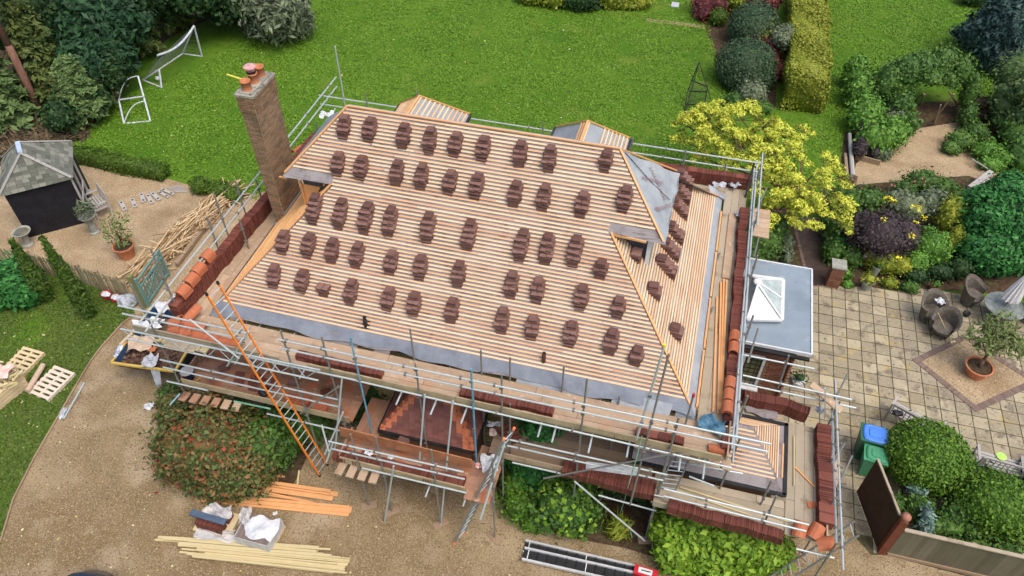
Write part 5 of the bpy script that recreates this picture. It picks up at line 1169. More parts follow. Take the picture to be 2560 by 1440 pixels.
shrub('purple_shrub', 'large dark purple leaved shrub in the middle of the right border', 'shrub', [(2200,590,1.2,(.95,.85,.85)),(2150,570,1.1,(.6,.6,.6)),(2260,590,1.0,(.6,.7,.6))], L_pur, dens=260, size=.055, amp=.12, sprig=.4)
shrub('shrub', 'dark green shrub left of the purple one behind the brick pier', 'shrub', [(2110,510,.9,(.65,.55,.7)),(2085,570,.6,(.42,.6,.6)),(2080,630,.4,(.35,.45,.45)),(2170,500,.9,(.6,.5,.5)),(2130,640,.35,(.45,.4,.4))], L_grn, dens=180, size=.075, amp=.2)
shrub('shrub', 'mixed loose shrub with yellow tints above the purple one', 'shrub', [(2270,520,1.0,(.7,.5,.6)),(2330,510,1.0,(.6,.5,.6)),(2240,500,1.1,(.4,.4,.4))], L_gry, dens=150, size=.07, amp=.25)
shrub('yellow_shrub', 'yellow tinged shrub between the purple shrub and the large laurel', 'shrub', [(2375,540,1.0,(.5,.7,.7)),(2390,600,.7,(.4,.5,.6))], L_yelg, dens=170, size=.06, amp=.2)
YF_ = shrub('yellow_flowers', 'small bright yellow flowers dotted over the border shrubs', 'flowers', [(2210,550,2.1,(.1,.1,.1)),(2290,520,1.7,(.2,.15,.1)),(2290,558,1.6,(.12,.1,.08)),(2280,590,1.7,(.12,.1,.1)),(2240,645,1.0,(.14,.1,.1)),(2310,545,1.5,(.1,.12,.08)),(2225,500,1.7,(.25,.15,.1))], L_fl, dens=170, size=.045, core=0)
YF_['kind'] = 'stuff'
shrub('shrub', 'rounded mid green shrub right of the purple one', 'shrub', [(2320,620,.8,(.75,.6,.75)),(2290,650,.5,(.5,.5,.5))], L_brt, dens=220, size=.06, amp=.1)
shrub('shrub', 'low yellow green clipped shrub in front of the purple one', 'shrub', [(2210,655,.5,(.62,.4,.5)),(2250,665,.4,(.45,.35,.42)),(2180,640,.5,(.4,.35,.4))], L_yelg, dens=240, size=.05, amp=.1)
shrub('shrub', 'dark low shrub between the round green one and the laurel', 'shrub', [(2350,680,.3,(.5,.35,.35)),(2400,670,.4,(.4,.4,.4)),(2290,690,.25,(.5,.3,.3))], L_dk, dens=200, size=.06)
shrub('large_laurel', 'very large glossy clipped laurel at the right edge of the border', 'shrub', [(2500,560,1.3,(1.35,1.15,1.4)),(2480,630,.8,(1.1,.8,.9)),(2560,600,1.0,(1.1,1.1,1.2)),(2440,520,1.2,(.6,.7,.9)),(2530,490,1.5,(1.0,.8,.9))], L_lau, dens=300, size=.085, amp=.05, jit=.5, sprig=.1)
for i, (x, y, z, r, m, lb) in enumerate(((2110,685,.2,(.28,.2,.25),L_brt,'low leafy plant right beside the brick pier'),(2100,610,.5,(.3,.3,.3),L_lau,'dark upright plant behind the brick pier'),(2155,605,.6,(.3,.35,.35),L_sil,'silvery plant in the dark part of the border'),(2225,708,.2,(.28,.16,.22),L_yelg,'yellow green plant at the paving edge right of the pale planter'),(2275,718,.2,(.34,.18,.22),L_grn,'low plant at the paving edge, next to the terracotta pot'),(2120,712,.12,(.2,.14,.15),L_brt,'tiny green plant at the paving edge near the pier'))):
    shrub('border_plant', lb, 'plant', [(x,y,z,r)], m, dens=260, size=.06, amp=.2, sprig=.4)
# front topiary and shrubs at right
shrub('topiary_ball', 'large round clipped box ball on the patio beside the wheelie bins', 'topiary', [(2315,1142,.92,(1.13,1.05,.95))], L_box, dens=680, size=.047, amp=.02, jit=.55, sprig=.05)
shrub('topiary_ball', 'round clipped box ball at the right edge behind the panel fence', 'topiary', [(2498,1268,.85,(1.05,.9,.85))], L_box, dens=640, size=.047, amp=.03, jit=.55)
shrub('shrub', 'dark loose grass and shrub between the box ball and the bench', 'shrub', [(2440,1180,.25,(.55,.35,.28)),(2400,1215,.3,(.4,.3,.3)),(2520,1200,.15,(.5,.2,.18))], L_grn, dens=200, size=.07, elong=3, amp=.25)
shrub('shrub', 'mossy green low shrub in the middle of the fenced bed', 'shrub', [(2400,1290,.5,(.55,.45,.45)),(2360,1320,.4,(.5,.35,.4)),(2430,1330,.35,(.5,.35,.4)),(2300,1270,.4,(.45,.4,.4)),(2240,1260,.3,(.3,.3,.3))], L_grn, dens=230, size=.055, amp=.2)
shrub('silver_shrub', 'silvery blue leaved plant among the low shrubs behind the fence', 'shrub', [(2320,1290,.8,(.16,.3,.2)),(2292,1225,.7,(.25,.16,.16)),(2315,1320,.6,(.18,.2,.25))], L_sil, dens=230, size=.06, elong=2.4, sprig=.5)
shrub('shrub', 'loose green and brown climber hanging over the panel fence', 'shrub', [(2440,1365,.5,(.6,.25,.35)),(2520,1375,.6,(.6,.35,.4)),(2370,1355,.4,(.35,.22,.3)),(2550,1330,.6,(.4,.4,.4))], L_grn, dens=150, size=.06, amp=.3, core=.6, sprig=.6)
# front shrubs
shrub('autumn_shrub', 'large rounded shrub with red and orange autumn leaves beside the drive', 'shrub', [(545,1120,.95,(1.45,1.1,1.05)),(470,1130,.6,(.8,.8,.7)),(600,1160,.7,(.9,.8,.75)),(560,1060,1.1,(1.2,.7,.8)),(440,1030,.6,(.45,.6,.6)),(520,1200,.35,(.9,.4,.4))], L_aut, dens=460, size=.068, amp=.2, sprig=.45)
shrub('red_leaves', 'scarlet creeper leaves growing through the big autumn shrub', 'creeper', [(545,1120,.97,(1.48,1.13,1.08)),(475,1110,1.25,(.5,.6,.5)),(560,1080,1.4,(.7,.5,.5)),(470,1130,.6,(.84,.84,.74))], leafm('scarlet', (.14,.02,.015), (.42,.06,.035), (.26,.035,.025)), dens=26, size=.065, core=0, amp=.2)
shrub('shrub', 'dark green side of the planting right of the autumn shrub', 'shrub', [(660,1110,.9,(.75,.7,.85)),(700,1060,.7,(.6,.6,.7)),(640,1160,.4,(.6,.5,.45)),(720,1110,.5,(.35,.5,.5))], L_grn, dens=200, size=.08, amp=.18)
shrub('shrub', 'green plants at the ground between the lower left deck and drive', 'shrub', [(430,990,.4,(.35,.45,.4)),(770,1060,.6,(.7,.5,.6))], L_grn, dens=180, size=.075, amp=.2)
shrub('climber', 'dark green climber seen through the gap left of the porch roof', 'climber', [(925,985,1.4,(.5,.35,.8)),(905,1030,.8,(.4,.3,.6))], L_dk, dens=220, size=.07, amp=.2)
shrub('climber', 'dark green climber seen through the gap right of the porch roof', 'climber', [(1215,1030,1.5,(.5,.35,.6)),(1290,1020,1.6,(.5,.3,.5))], L_grn, dens=200, size=.07, amp=.2)
shrub('tall_shrub', 'tall dark green shrub growing up through the middle lower deck', 'shrub', [(1350,1075,2.4,(.52,.42,.75)),(1345,1120,1.6,(.75,.55,.8)),(1400,1070,2.2,(.35,.3,.4)),(1340,1170,.9,(.9,.6,.7))], L_lau, dens=300, size=.065, amp=.18, sprig=.3)
shrub('shrub', 'rounded green shrub with light yellow green leaves below the lower deck', 'shrub', [(1415,1270,.75,(.85,.7,.78)),(1430,1230,.85,(.75,.5,.6)),(1360,1290,.35,(.5,.4,.4))], L_grn, dens=200, size=.075, amp=.12)
shrub('light_leaves', 'light yellow green round leaves over the shrub below the lower deck', 'leaves', [(1415,1268,.78,(.88,.73,.8)),(1430,1228,.87,(.78,.52,.63))], L_lim, dens=34, size=.12, elong=1.1, core=0, amp=.12)
shrub('shrub', 'low yellow flecked shrub left of the rounded shrub below the lower deck', 'shrub', [(1300,1260,.4,(.55,.5,.45)),(1290,1220,.5,(.45,.4,.5)),(1330,1310,.2,(.3,.25,.25))], L_box, dens=260, size=.055, amp=.25)
shrub('shrub', 'dark shrub in the shade beneath the right part of the lower deck', 'shrub', [(1530,1200,.6,(.7,.4,.6)),(1600,1230,.4,(.5,.35,.5)),(1470,1100,1.4,(.8,.3,.5)),(1580,1110,1.6,(.6,.3,.4))], L_dk, dens=180, size=.07, amp=.2)
shrub('grass_tuft', 'tuft of spiky yellow green grass near the foot of a scaffold pole', 'plant', [(1545,1318,.25,(.26,.24,.3))], L_yelg, dens=350, size=.05, elong=8, core=.4, sprig=.6)
lx = [(1680,1330,.85,(.5,.5,.7)),(1750,1330,1.0,(.65,.6,.8)),(1830,1360,1.0,(.7,.55,.8)),(1900,1375,.8,(.65,.5,.65)),(1945,1385,.55,(.35,.35,.5)),(1700,1380,.6,(.6,.5,.6)),(1770,1395,.6,(.8,.5,.6)),(1860,1405,.5,(.6,.35,.5))]
shrub('lime_laurel', 'large bright lime green laurel at the bottom right below the scaffold', 'shrub', lx, L_lim, dens=330, size=.088, amp=.14, elong=2.0, jit=.5, sprig=.4)
# left front plants
shrub('laurel_bush', 'round bright green laurel bush at the left edge by the picket fence', 'shrub', [(30,708,.6,(.85,.8,.75)),(60,730,.45,(.55,.5,.55))], L_lau, dens=240, size=.10, amp=.12, elong=2.0, sprig=.3)
for i, (b, t, lb) in enumerate((((122,750),(30,603),'leftmost slim dark cypress leaning beside the laurel bush'),((228,790),(108,600),'slim cypress standing alone on the front lawn, right of its twin'))):
    p = G(*b, 0); h = min(np.arange(1.0, 6, .05), key=lambda z: abs((ray(*t)*((z-CH)/ray(*t).z)).x-p.x)+abs((ray(*t)*((z-CH)/ray(*t).z)).y-p.y)); q = G(*t, h)
    root = thing('cypress', lb, 'tree', tuple(p), 'slim cypresses on the front lawn'); f = Foliage()
    for k in range(9):
        u = (k+.6)/9; c = p.lerp(q, u); f.blob(tuple(c), (.30*(1-u*.8)*(.55+.9*min(1,u*3)), .28*(1-u*.8)*(.55+.9*min(1,u*3)), h/11), 330, .05, .12, elong=3, core=.8)
    f.make('crown', L_cyp, root); mb = MB(); mb.tube(p, p.lerp(q,.85), .03, 6, .012); mb.build('trunk', bark, root)
# ================================================================ GARDEN OBJECTS, LEFT
# summerhouse
sh_ = thing('summerhouse', 'small black boarded summerhouse with a hipped grey slate roof', 'summerhouse', (-23.2,18.2,0))
Cc, D_, B_ = Vector((-21.62,18.02,2.15)), Vector((-23.45,16.45,2.15)), Vector((-23.1,20.0,2.15)); A_ = D_+B_-Cc
R1, R2 = Vector((-23.40,18.28,3.35)), Vector((-22.95,17.75,3.35))
R1, R2 = G(45,357,3.4), G(52,384,3.35)
mb = MB(); core = MB(); core.add([A_,B_,Cc,D_,R1,R2], [(0,1,4),(1,2,5,4),(2,3,5),(3,0,4,5)]); core.build('roof_deck', shingle, sh_)
def slope_tiles(mb, e0, e1, t0, t1, n, w_=.22):
    e0, e1, t0, t1 = Vector(e0), Vector(e1), Vector(t0), Vector(t1); nn = (e1-e0).cross(t0-e0).normalized(); nn = nn if nn.z > 0 else -nn
    for k in range(n):
        a = e0.lerp(t0, (k+.35)/n); b = e1.lerp(t1, (k+.35)/n); L = (b-a).length; d = (b-a).normalized(); up = nn.cross(d); up = up if up.z > 0 else -up; m_ = max(1, int(L/w_)); hh = (e0.lerp(e1,.5)-t0.lerp(t1,.5)).length/n*.62
        for i in range(m_+1):
            s = (i+.5*(k%2))*L/m_
            if s > L or s < 0: continue
            s0, s1 = max(0, s-L/m_/2), min(L, s+L/m_/2)
            mb.frame(a+d*(s0+s1)/2+nn*.015, d*((s1-s0)/2-.006), (up-nn*.07).normalized()*hh, nn*.009)
slope_tiles(mb, D_, Cc, R2, R2+Vector((.02,.02,0)), 9); slope_tiles(mb, Cc, B_, R2, R1, 11); slope_tiles(mb, A_, D_, R1, R2, 9); slope_tiles(mb, B_, A_, R1, R1+Vector((.01,0,0)), 9); mb.build('shingles', shingle, sh_)
mb = MB()
for a, b in ((Cc,R2),(D_,R2),(B_,R1),(A_,R1)): mb.bar(a+Vector((0,0,.04)), b+Vector((0,0,.04)), .12, .03)
mb.build('hip_cap', greyw, sh_); mb = MB(); mb.bar(R1+Vector((0,0,.05)), R2+Vector((0,0,.05)), .16, .05); mb.build('lead_ridge', mat('lead_blue', (.30,.38,.50), (.42,.50,.62), scale=4), sh_)
cen = (A_+B_+Cc+D_)/4; wl = [cen+(v-cen)*.90 for v in (A_,B_,Cc,D_)]; mb = MB()
for i in range(4):
    a, b = wl[i].copy(), wl[(i+1)%4].copy(); a.z = b.z = 0
    for k in range(17):
        z = .06+k*.125; mb.bar(a+Vector((0,0,z)), b+Vector((0,0,z)), .05, .12, 0, (0,0,1)); 
        o_ = (b-a).normalized(); q_ = Vector((o_.y,-o_.x,0)); mb.bar(a+Vector((0,0,z-.05))+q_*.03, b+Vector((0,0,z-.05))+q_*.03, .03, .03)
mb.build('boarded_wall', blackw, sh_)
c0 = Vector((wl[2].x,wl[2].y,0)); c1 = Vector((wl[1].x,wl[1].y,0)); dd = (c1-c0).normalized(); oo = Vector((dd.y,-dd.x,0)); mb = MB()
for s, w_ in ((.05,.10),(.75,.10),(1.5,.10)): mb.bar(c0+dd*s+oo*.06, c0+dd*s+oo*.06+Vector((0,0,2.1)), .06, .10, 0, dd)
mb.bar(c0+dd*.05+oo*.07+Vector((0,0,.9)), c0+dd*1.5+oo*.07+Vector((0,0,.9)), .05, .08); mb.build('door_frame', greyw, sh_)
# garden ornaments
def lathe_thing(name, label, cat, px, prof, m, group=None, n=20, z0=0.):
    p = G(*px, z0); mb = MB(); mb.lathe(p, prof, n); return tag(mb.build(name, m, loc=tuple(p), smooth=False), label, cat, group)
bb = G(72,612); root = thing('bird_bath', 'round stone bird bath on a pedestal in front of the summerhouse', 'bird bath', tuple(bb)); mb = MB(); mb.lathe(bb, [(.20,0),(.20,.06),(.12,.12),(.09,.45),(.14,.52)], 16); mb.build('pedestal', concrete, root); mb = MB(); mb.lathe(bb, [(.14,.52),(.30,.62),(.34,.68),(.30,.68),(.20,.62),(0,.60)], 24); mb.build('basin', concrete, root); mb = MB(); mb.lathe(bb, [(.27,.655),(0,.657)], 20); mb.build('water', glass, root)
ub = G(238,582); root = thing('garden_urn', 'stone urn on a pedestal at the right corner of the summerhouse', 'urn', tuple(ub)); mb = MB(); mb.lathe(ub, [(.19,0),(.19,.08),(.13,.12),(.12,.5),(.18,.56)], 12); mb.build('pedestal', concrete, root); mb = MB(); mb.lathe(ub, [(.12,.56),(.16,.66),(.28,.80),(.32,.86),(.27,.86),(0,.82)], 20); mb.build('bowl', concrete, root)
f = Foliage(); f.blob((ub.x,ub.y,1.15), (.3,.3,.3), 160, .05, .3, core=0, elong=6, jit=.9); f.make('plant', L_gry, root)
lathe_thing('garden_urn', 'small pale stone ornament on the gravel beside the summerhouse door', 'urn', (230,500), [(.12,0),(.12,.1),(.07,.2),(.13,.38),(.16,.42),(0,.42)], concrete)
# garden chair of weathered wood next to the urn
def bench(name, label, p, ang, L, m, dep=.55, arms=True, group=None, cat='bench'):
    p = Vector(p); R = Matrix.Rotation(ang, 3, 'Z'); root = thing(name, label, cat, tuple(p), group)
    def bb(a, b, w_, h, nm): mb = MB(); mb.bar(p+R@Vector(a), p+R@Vector(b), w_, h); mb.build(nm, m, root)
    for i in range(5): bb((-L/2,-dep/2+.06+i*.105,.44), (L/2,-dep/2+.06+i*.105,.44), .075, .022, 'seat_slat')
    for sx in (-1,1):
        bb((sx*L/2,-dep/2,0), (sx*L/2,-dep/2,.62), .06,.06,'leg'); bb((sx*L/2,dep/2,0), (sx*L/2,dep/2+.06,.95), .06,.06,'leg'); bb((sx*L/2,-dep/2,.40), (sx*L/2,dep/2,.40), .04,.06,'side_rail')
        if arms: bb((sx*L/2,-dep/2-.05,.64), (sx*L/2,dep/2,.64), .07,.03,'armrest')
    bb((-L/2,dep/2+.06,.93), (L/2,dep/2+.06,.93), .03,.07,'top_rail'); bb((-L/2,dep/2+.03,.52), (L/2,dep/2+.03,.52), .03,.05,'lower_rail'); bb((-L/2,-dep/2,.40), (L/2,-dep/2,.40), .03,.05,'front_rail')
    n = max(4, int(L/.12)); mb = MB()
    for i in range(n): x = -L/2+(i+.5)*L/n; mb.bar(p+R@Vector((x,dep/2+.03,.52)), p+R@Vector((x,dep/2+.06,.93)), .03,.014, 0, R@Vector((0,1,0)))
    mb.build('back_slats', m, root); return root
a, b = G(235,505), G(270,550); bench('garden_chair', 'weathered grey wooden seat on the gravel right of the summerhouse', tuple((a+b)/2), math.atan2((b-a).y,(b-a).x), .9, greyw, cat='seat')
# potted olive
def potted_tree(name, label, px, r, h, crown, m, trunk_pts, pot=terra, cat='potted tree', dens=60, size=.06, base_z=0., elong=3.5, gdens=None):
    p = G(*px, base_z); root = thing(name, label, cat, tuple(p)); mb = MB(); mb.lathe(p, [(r*.72,0),(r*.95,h*.86),(r*1.06,h*.86),(r*1.08,h),(r*.95,h),(r*.93,h*.86),(0,h*.86)], 28); mb.build('pot', pot, root)
    mb = MB(); mb.lathe(p, [(r*.93,h*.87),(0,h*.90)], 20); mb.build('soil', soil, root); mb = MB()
    for pts, tr in trunk_pts: mb.path([p+Vector(v) for v in pts], tr, 7, r2=tr*.3)
    mb.build('trunk', bark, root, smooth=True); f = Foliage()
    for c, rr in crown: f.blob(tuple(p+Vector(c)), rr, dens, size, .25, core=0, elong=elong, jit=.9, sprig=.5)
    f.make('crown', m, root); return root
potted_tree('potted_olive', 'sparse olive tree in a large terracotta pot on the gravel yard', (320,640), .36, .55,
  [((-.15,.1,1.25),(.35,.3,.4)),((.2,0,1.05),(.25,.25,.3)),((-.45,0,.9),(.3,.2,.3)),((0,.3,1.5),(.3,.3,.25)),((-.05,0,.62),(.22,.2,.12))], L_oli,
  [([(0,0,.45),(-.03,.03,.8),(-.12,.08,1.2),(-.15,.1,1.6)],.035),([(-.02,.02,.75),(.12,.0,1.0),(.28,0,1.4)],.02),([(-.02,.02,.65),(-.3,0,.8),(-.55,0,1.1)],.018),([(-.05,.03,.95),(-.3,.1,1.2),(-.35,.2,1.5)],.015),([(-.08,.05,1.1),(.1,.2,1.4),(.15,.3,1.7)],.014)], dens=80, size=.05)
# picket fence
fp = [(-60,650),(0,664),(92,678),(150,695),(215,712),(262,728),(308,742),(336,752)]
root = thing('picket_fence', 'old weathered picket fence between the front lawn and the gravel yard', 'fence', tuple(G(*fp[3])))
for i, (a, b) in enumerate(zip(fp[:-1], fp[1:])):
    p, q = G(*a), G(*b); L = (q-p).length; d = (q-p).normalized(); n = int(L/.115); mb = MB()
    for k in range(n):
        c = p+d*(k+.5)*L/n; hgt = random.uniform(.86,.93); mb.bar(c, c+Vector((random.uniform(-.02,.02),random.uniform(-.02,.02),hgt)), .065, .02, 0, Vector((d.y,-d.x,0))); mb.bar(c+Vector((0,0,hgt)), c+Vector((0,0,hgt+.05)), .035,.02,0,Vector((d.y,-d.x,0)))
    mb.build('pickets', mat('picket%d' % i, (.20,.18,.10), (.36,.33,.20), scale=4, rough=.95, island=.6), root); nq = Vector((-d.y,d.x,0))*.03
    for z in (.25,.7): mb = MB(); mb.bar(p+nq+Vector((0,0,z)), q+nq+Vector((0,0,z)), .03,.06); mb.build('fence_rail', woodo, root)
    mb = MB(); mb.bar(p+nq*2, p+nq*2+Vector((0,0,.95)), .09,.09); mb.build('fence_post', woodo, root)
p = G(362,768); mb = MB(); mb.bar(p, p+Vector((0,0,1.55)), .17,.17); tag(mb.build('gate_post', mat('mossy_wood', (.16,.16,.06), (.25,.24,.11), scale=4, rough=.95), loc=tuple(p)), 'thick mossy timber gate post standing at the teal gate', 'post')
ga, gb = G(372,768), G(424,690); d = (gb-ga); root = thing('teal_gate', 'faded teal wooden gate with vertical slats standing open', 'gate', tuple(ga))
mb = MB(); mb.bar(ga+Vector((0,0,1.25)), gb+Vector((0,0,1.25)), .05,.09); mb.bar(ga+Vector((0,0,.95)), gb+Vector((0,0,.95)), .05,.07); mb.bar(ga+Vector((0,0,.15)), gb+Vector((0,0,.15)), .05,.09); mb.bar(ga+Vector((0,0,.02)), ga+Vector((0,0,1.4)), .08,.08); mb.bar(gb+Vector((0,0,.02)), gb+Vector((0,0,1.3)), .08,.06); mb.bar(ga+Vector((0,0,.2)), gb+Vector((0,0,1.2)), .04,.07); mb.build('gate_frame', tealw, root); mb = MB()
for k in range(11): c = ga+d*((k+.7)/11.5); mb.bar(c+Vector((0,0,.15)), c+Vector((0,0,1.0)), .06,.02,0,Vector((d.y,-d.x,0)))
mb.build('gate_slats', tealw, root)
# bags by the fence
def bag(name, label, px, r, m, cat='bag', group=None, parts=(), seed=1, z=0.):
    p = G(*px, z); mb = MB(); n, k = 14, 9; vs = []; rr = r if hasattr(r, '__len__') else (r, r, r*.8); rs = random.Random(seed); ph = [rs.random()*6 for _ in range(5)]
    for j in range(k+1):
        th = math.pi*j/k
        for i in range(n):
            a = 2*math.pi*i/n; e = 1+.12*math.sin(3*a+ph[0]+j)+.09*math.sin(5*a+ph[1]-j*1.3)
            vs.append((p.x+rr[0]*math.sin(th)**.7*math.cos(a)*e, p.y+rr[1]*math.sin(th)**.7*math.sin(a)*e, p.z+rr[2]*(1+math.cos(th))*(.5 if th > 0 else .5)*(1+.08*math.sin(a*4+ph[2]))))
    mb.add(vs, [(j*n+i, (j+1)*n+i, (j+1)*n+(i+1)%n, j*n+(i+1)%n) for j in range(k) for i in range(n)])
    return tag(mb.build(name, m, loc=tuple(p), smooth=False), label, cat, group)
bag('refuse_sack', 'red and white plastic sack by the picket fence, the left one', (271,745), (.20,.16,.32), redp, seed=2, group='sacks by the picket fence'); bag('refuse_sack', 'red and white plastic sack by the picket fence, between red and grey ones', (293,752), (.19,.15,.28), redp, seed=3, group='sacks by the picket fence')
bag('sack_top', 'white crumpled neck of the left red sack by the fence', (266,738), (.17,.12,.12), whitefab, z=.28, seed=5); bag('sack_top', 'white crumpled neck of the right red sack by the fence', (290,745), (.16,.12,.1), whitefab, z=.25, seed=6)
bag('refuse_sack', 'large grey plastic rubbish sack leaning by the gate post', (322,762), (.36,.25,.42), greyplas, seed=4, group='sacks by the picket fence')
bag('plastic_sheet', 'crumpled grey plastic sheet on the gravel below the teal gate', (385,792), (.35,.2,.12), greyplas, cat='plastic sheet', seed=8)
# pile of old battens
root = thing('batten_heap', 'long untidy heap of old pale roof battens on the gravel', 'timber heap', tuple(G(450,600)))
A0, A1 = G(352,690), G(575,490); dm = (A1-A0).normalized(); L0 = (A1-A0).length
for g in range(3):
    mb = MB()
    for k in range(190):
        s = random.random(); c = A0.lerp(A1, s)+Vector((-dm.y,dm.x,0))*random.gauss(0,.17); ln = random.uniform(.5,2.2)*(1 if g else .6); a = random.gauss(0,.22 if k%4 else .8); dd = Matrix.Rotation(a,3,'Z')@dm; z = .03+abs(random.gauss(0,.12))+.05*g
        mb.bar(c-dd*ln/2+Vector((0,0,z)), c+dd*ln/2+Vector((0,0,z+random.uniform(-.03,.05))), .035,.022)
    mb.build('batten_layer', straww, root)
mb = MB(); mb.bar(G(442,662,.12), G(560,505,.12), .13,.16); tag(mb.build('timber_beam', woodo), 'dark long timber beam on the gravel beside the heap of old battens', 'beam')
mb = MB(); mb.bar(G(540,640,.02), G(330,850,.02), .06,.04); 
# plank jumps on the gravel
for i, (a, b) in enumerate((((303,506),(314,528)),((331,500),(340,520)),((354,486),(361,508)),((370,489),(381,511)),((381,484),(400,503)),((398,482),(422,496)),((405,475),(435,489)))):
    p, q = G(*a), G(*b); d = (q-p).normalized(); root = thing('slotted_plank', f'short grey plank with two dark holes on the yard gravel, {FW(i)} from the left', 'plank', tuple(p), 'slotted planks in a row'); s = Vector((-d.y,d.x,0))
    mb = MB(); mb.bar(p+Vector((0,0,.05)), q+Vector((0,0,.05)), .12 if i > 4 else .17,.06); mb.build('board', greyw, root)
    for t in (.18,.82): mb = MB(); mb.lathe(p.lerp(q,t)+Vector((0,0,.08)), [(.045,0),(.045,.006),(0,.006)], 10); mb.build('hole', blackp, root)
root = thing('twig_panel', 'flat frame of grey sticks at the right end of the slotted planks', 'frame', tuple(G(445,472))); mb = MB()
for i in range(6): a, b = G(418+i*4,470+i*2,.03), G(455+i*3,463+i*3.2,.03); mb.tube(a, b, .02, 5)
mb.build('stick', greyw, root)
# log and broken wood behind the summerhouse
mb = MB(); mb.bar(G(75,345,.1), G(118,325,.5), .12,.12); mb.bar(G(118,328,.5), G(135,350,.1), .06,.06); mb.bar(G(112,352,.1), G(128,342,.3), .08,.06); tag(mb.build('broken_timber', greyw), 'grey broken timbers lying on the brush behind the summerhouse', 'timber')
# football goals
def goal_frame(mb, pts, r=.045):
    for a, b in pts: mb.tube(a, b, r, 8)
whitem = mat('white_goal', (.40,.44,.50), (.56,.60,.66), scale=6, rough=.5)
root = thing('football_goal', 'large white framed football goal with net at the edge of the trees', 'goal', tuple(G(505,140)))
ft, fb_ = G(485,65,1.75), G(505,141); bk = G(457,134); nt_, nb_ = G(394,138,1.75), G(404,219); bk2 = G(358,200); XF = nt_
mb = MB(); pts = [fb_, ft]; goal_frame(mb, [(fb_,ft)]); mb.build('far_upright', whitem, root)
mb = MB(); 
for i in range(8):
    u, v = i/8, (i+1)/8; s = lambda t: Vector((0,0,-.28*math.sin(math.pi*t))); goal_frame(mb, [(ft.lerp(nt_,u)+s(u), ft.lerp(nt_,v)+s(v))], .05)
mb.build('crossbar', whitem, root)
mb = MB(); goal_frame(mb, [(nb_,G(398,175,.75))]); mb.build('near_upright', whitem, root)
for a, b, nm in ((fb_,bk,'base_bar'),(bk,bk2,'base_bar'),(bk2,nb_,'base_bar'),(ft,bk,'back_stay'),(G(398,175,.75),bk2,'back_stay')): mb = MB(); goal_frame(mb, [(a,b)], .04); mb.build(nm, whitem, root)
mb = MB()
for i in range(19):
    u = i/18; mb.tube(ft.lerp(nt_,u)-Vector((0,0,.28*math.sin(math.pi*u))), bk.lerp(bk2,u), .008, 4, cap=False)
for i in range(10):
    u = i/10; mb.tube(ft.lerp(bk,u), nt_.lerp(bk2,u)-Vector((0,0,.2*(1-u))), .008, 4, cap=False)
for i in range(8): u = i/8; mb.tube(ft.lerp(fb_,u), ft.lerp(bk,u), .008, 4, cap=False)
mb.build('net', netm, root)
root = thing('football_goal', 'smaller white football goal frame lying tipped on the back lawn', 'goal', tuple(G(376,303)))
q = dict(a=G(345,190,1.3), b=G(376,303), c=G(310,309), d=G(297,250,.45), e=G(359,241,.75), f=G(362,252,.6))
for k1, k2, nm in (('a','b','upright'),('b','c','base_bar'),('c','d','side_bar'),('d','e','side_bar')): mb = MB(); goal_frame(mb, [(q[k1],q[k2])], .04); mb.build(nm, whitem, root)
for k1, k2, bw in (('a','d',.25),('f','c',.18)):
    mb = MB(); A1_, B1_ = q[k1], q[k2]
    for i in range(8): u, v = i/8,(i+1)/8; h = lambda t: A1_.lerp(B1_,t)+Vector((-.12,.1,bw))*math.sin(math.pi*t); mb.tube(h(u), h(v), .022, 6)
    mb.build('curved_stay', whitem, root)
mb = MB(); p = G(393,196,.12)
mb.lathe(p, [(0.0,-.11),(.08,-.08),(.11,0),(.08,.08),(0,.11)], 14); tag(mb.build('football', white, loc=tuple(p), smooth=True), 'white football inside the near end of the large goal', 'ball')
# rebounder on the lawn
root = thing('rebound_net', 'black tripod rebound net standing on the lawn near the clipped dome', 'sports net', tuple(G(1712,282)))
ap = G(1748,155,1.75); L_f, R_f, M_l, M_r = G(1713,281), G(1781,261), G(1719,226,.9), G(1769,217,.9)
for a, b in ((ap,L_f),(ap,R_f),(ap,G(1720,226,.55)),(G(1719,226,.55),G(1712,281,.02))): mb = MB(); mb.tube(a, b, .022, 6); mb.build('frame_tube', blackm, root)
mb = MB(); T0, T1, B0, B1_ = G(1728,200,1.0), G(1769,217,.9), G(1716,262,.25), G(1762,258,.25)
for a, b in ((T0,T1),(T0.lerp(B0,.45),T1.lerp(B1_,.3)),(B0,B1_),(T1,B1_)): mb.bar(a, b, .05,.04)
for i in range(12): u = i/11; mb.tube(T0.lerp(T1,u), B0.lerp(B1_,u), .006, 4, cap=False)
for i in range(12): u = i/11; mb.tube(T0.lerp(B0,u), T1.lerp(B1_,u), .006, 4, cap=False)
mb.build('net', blackm, root)
mb = MB(); p = G(1688,12,.03); mb.box(tuple(p),(.42,.55,.05)); tag(mb.build('stepping_slab', mat('slab_grey', (.34,.37,.42), (.42,.45,.5)), loc=tuple(p)), 'single square grey slab on the lawn at the top edge beyond the path', 'slab')
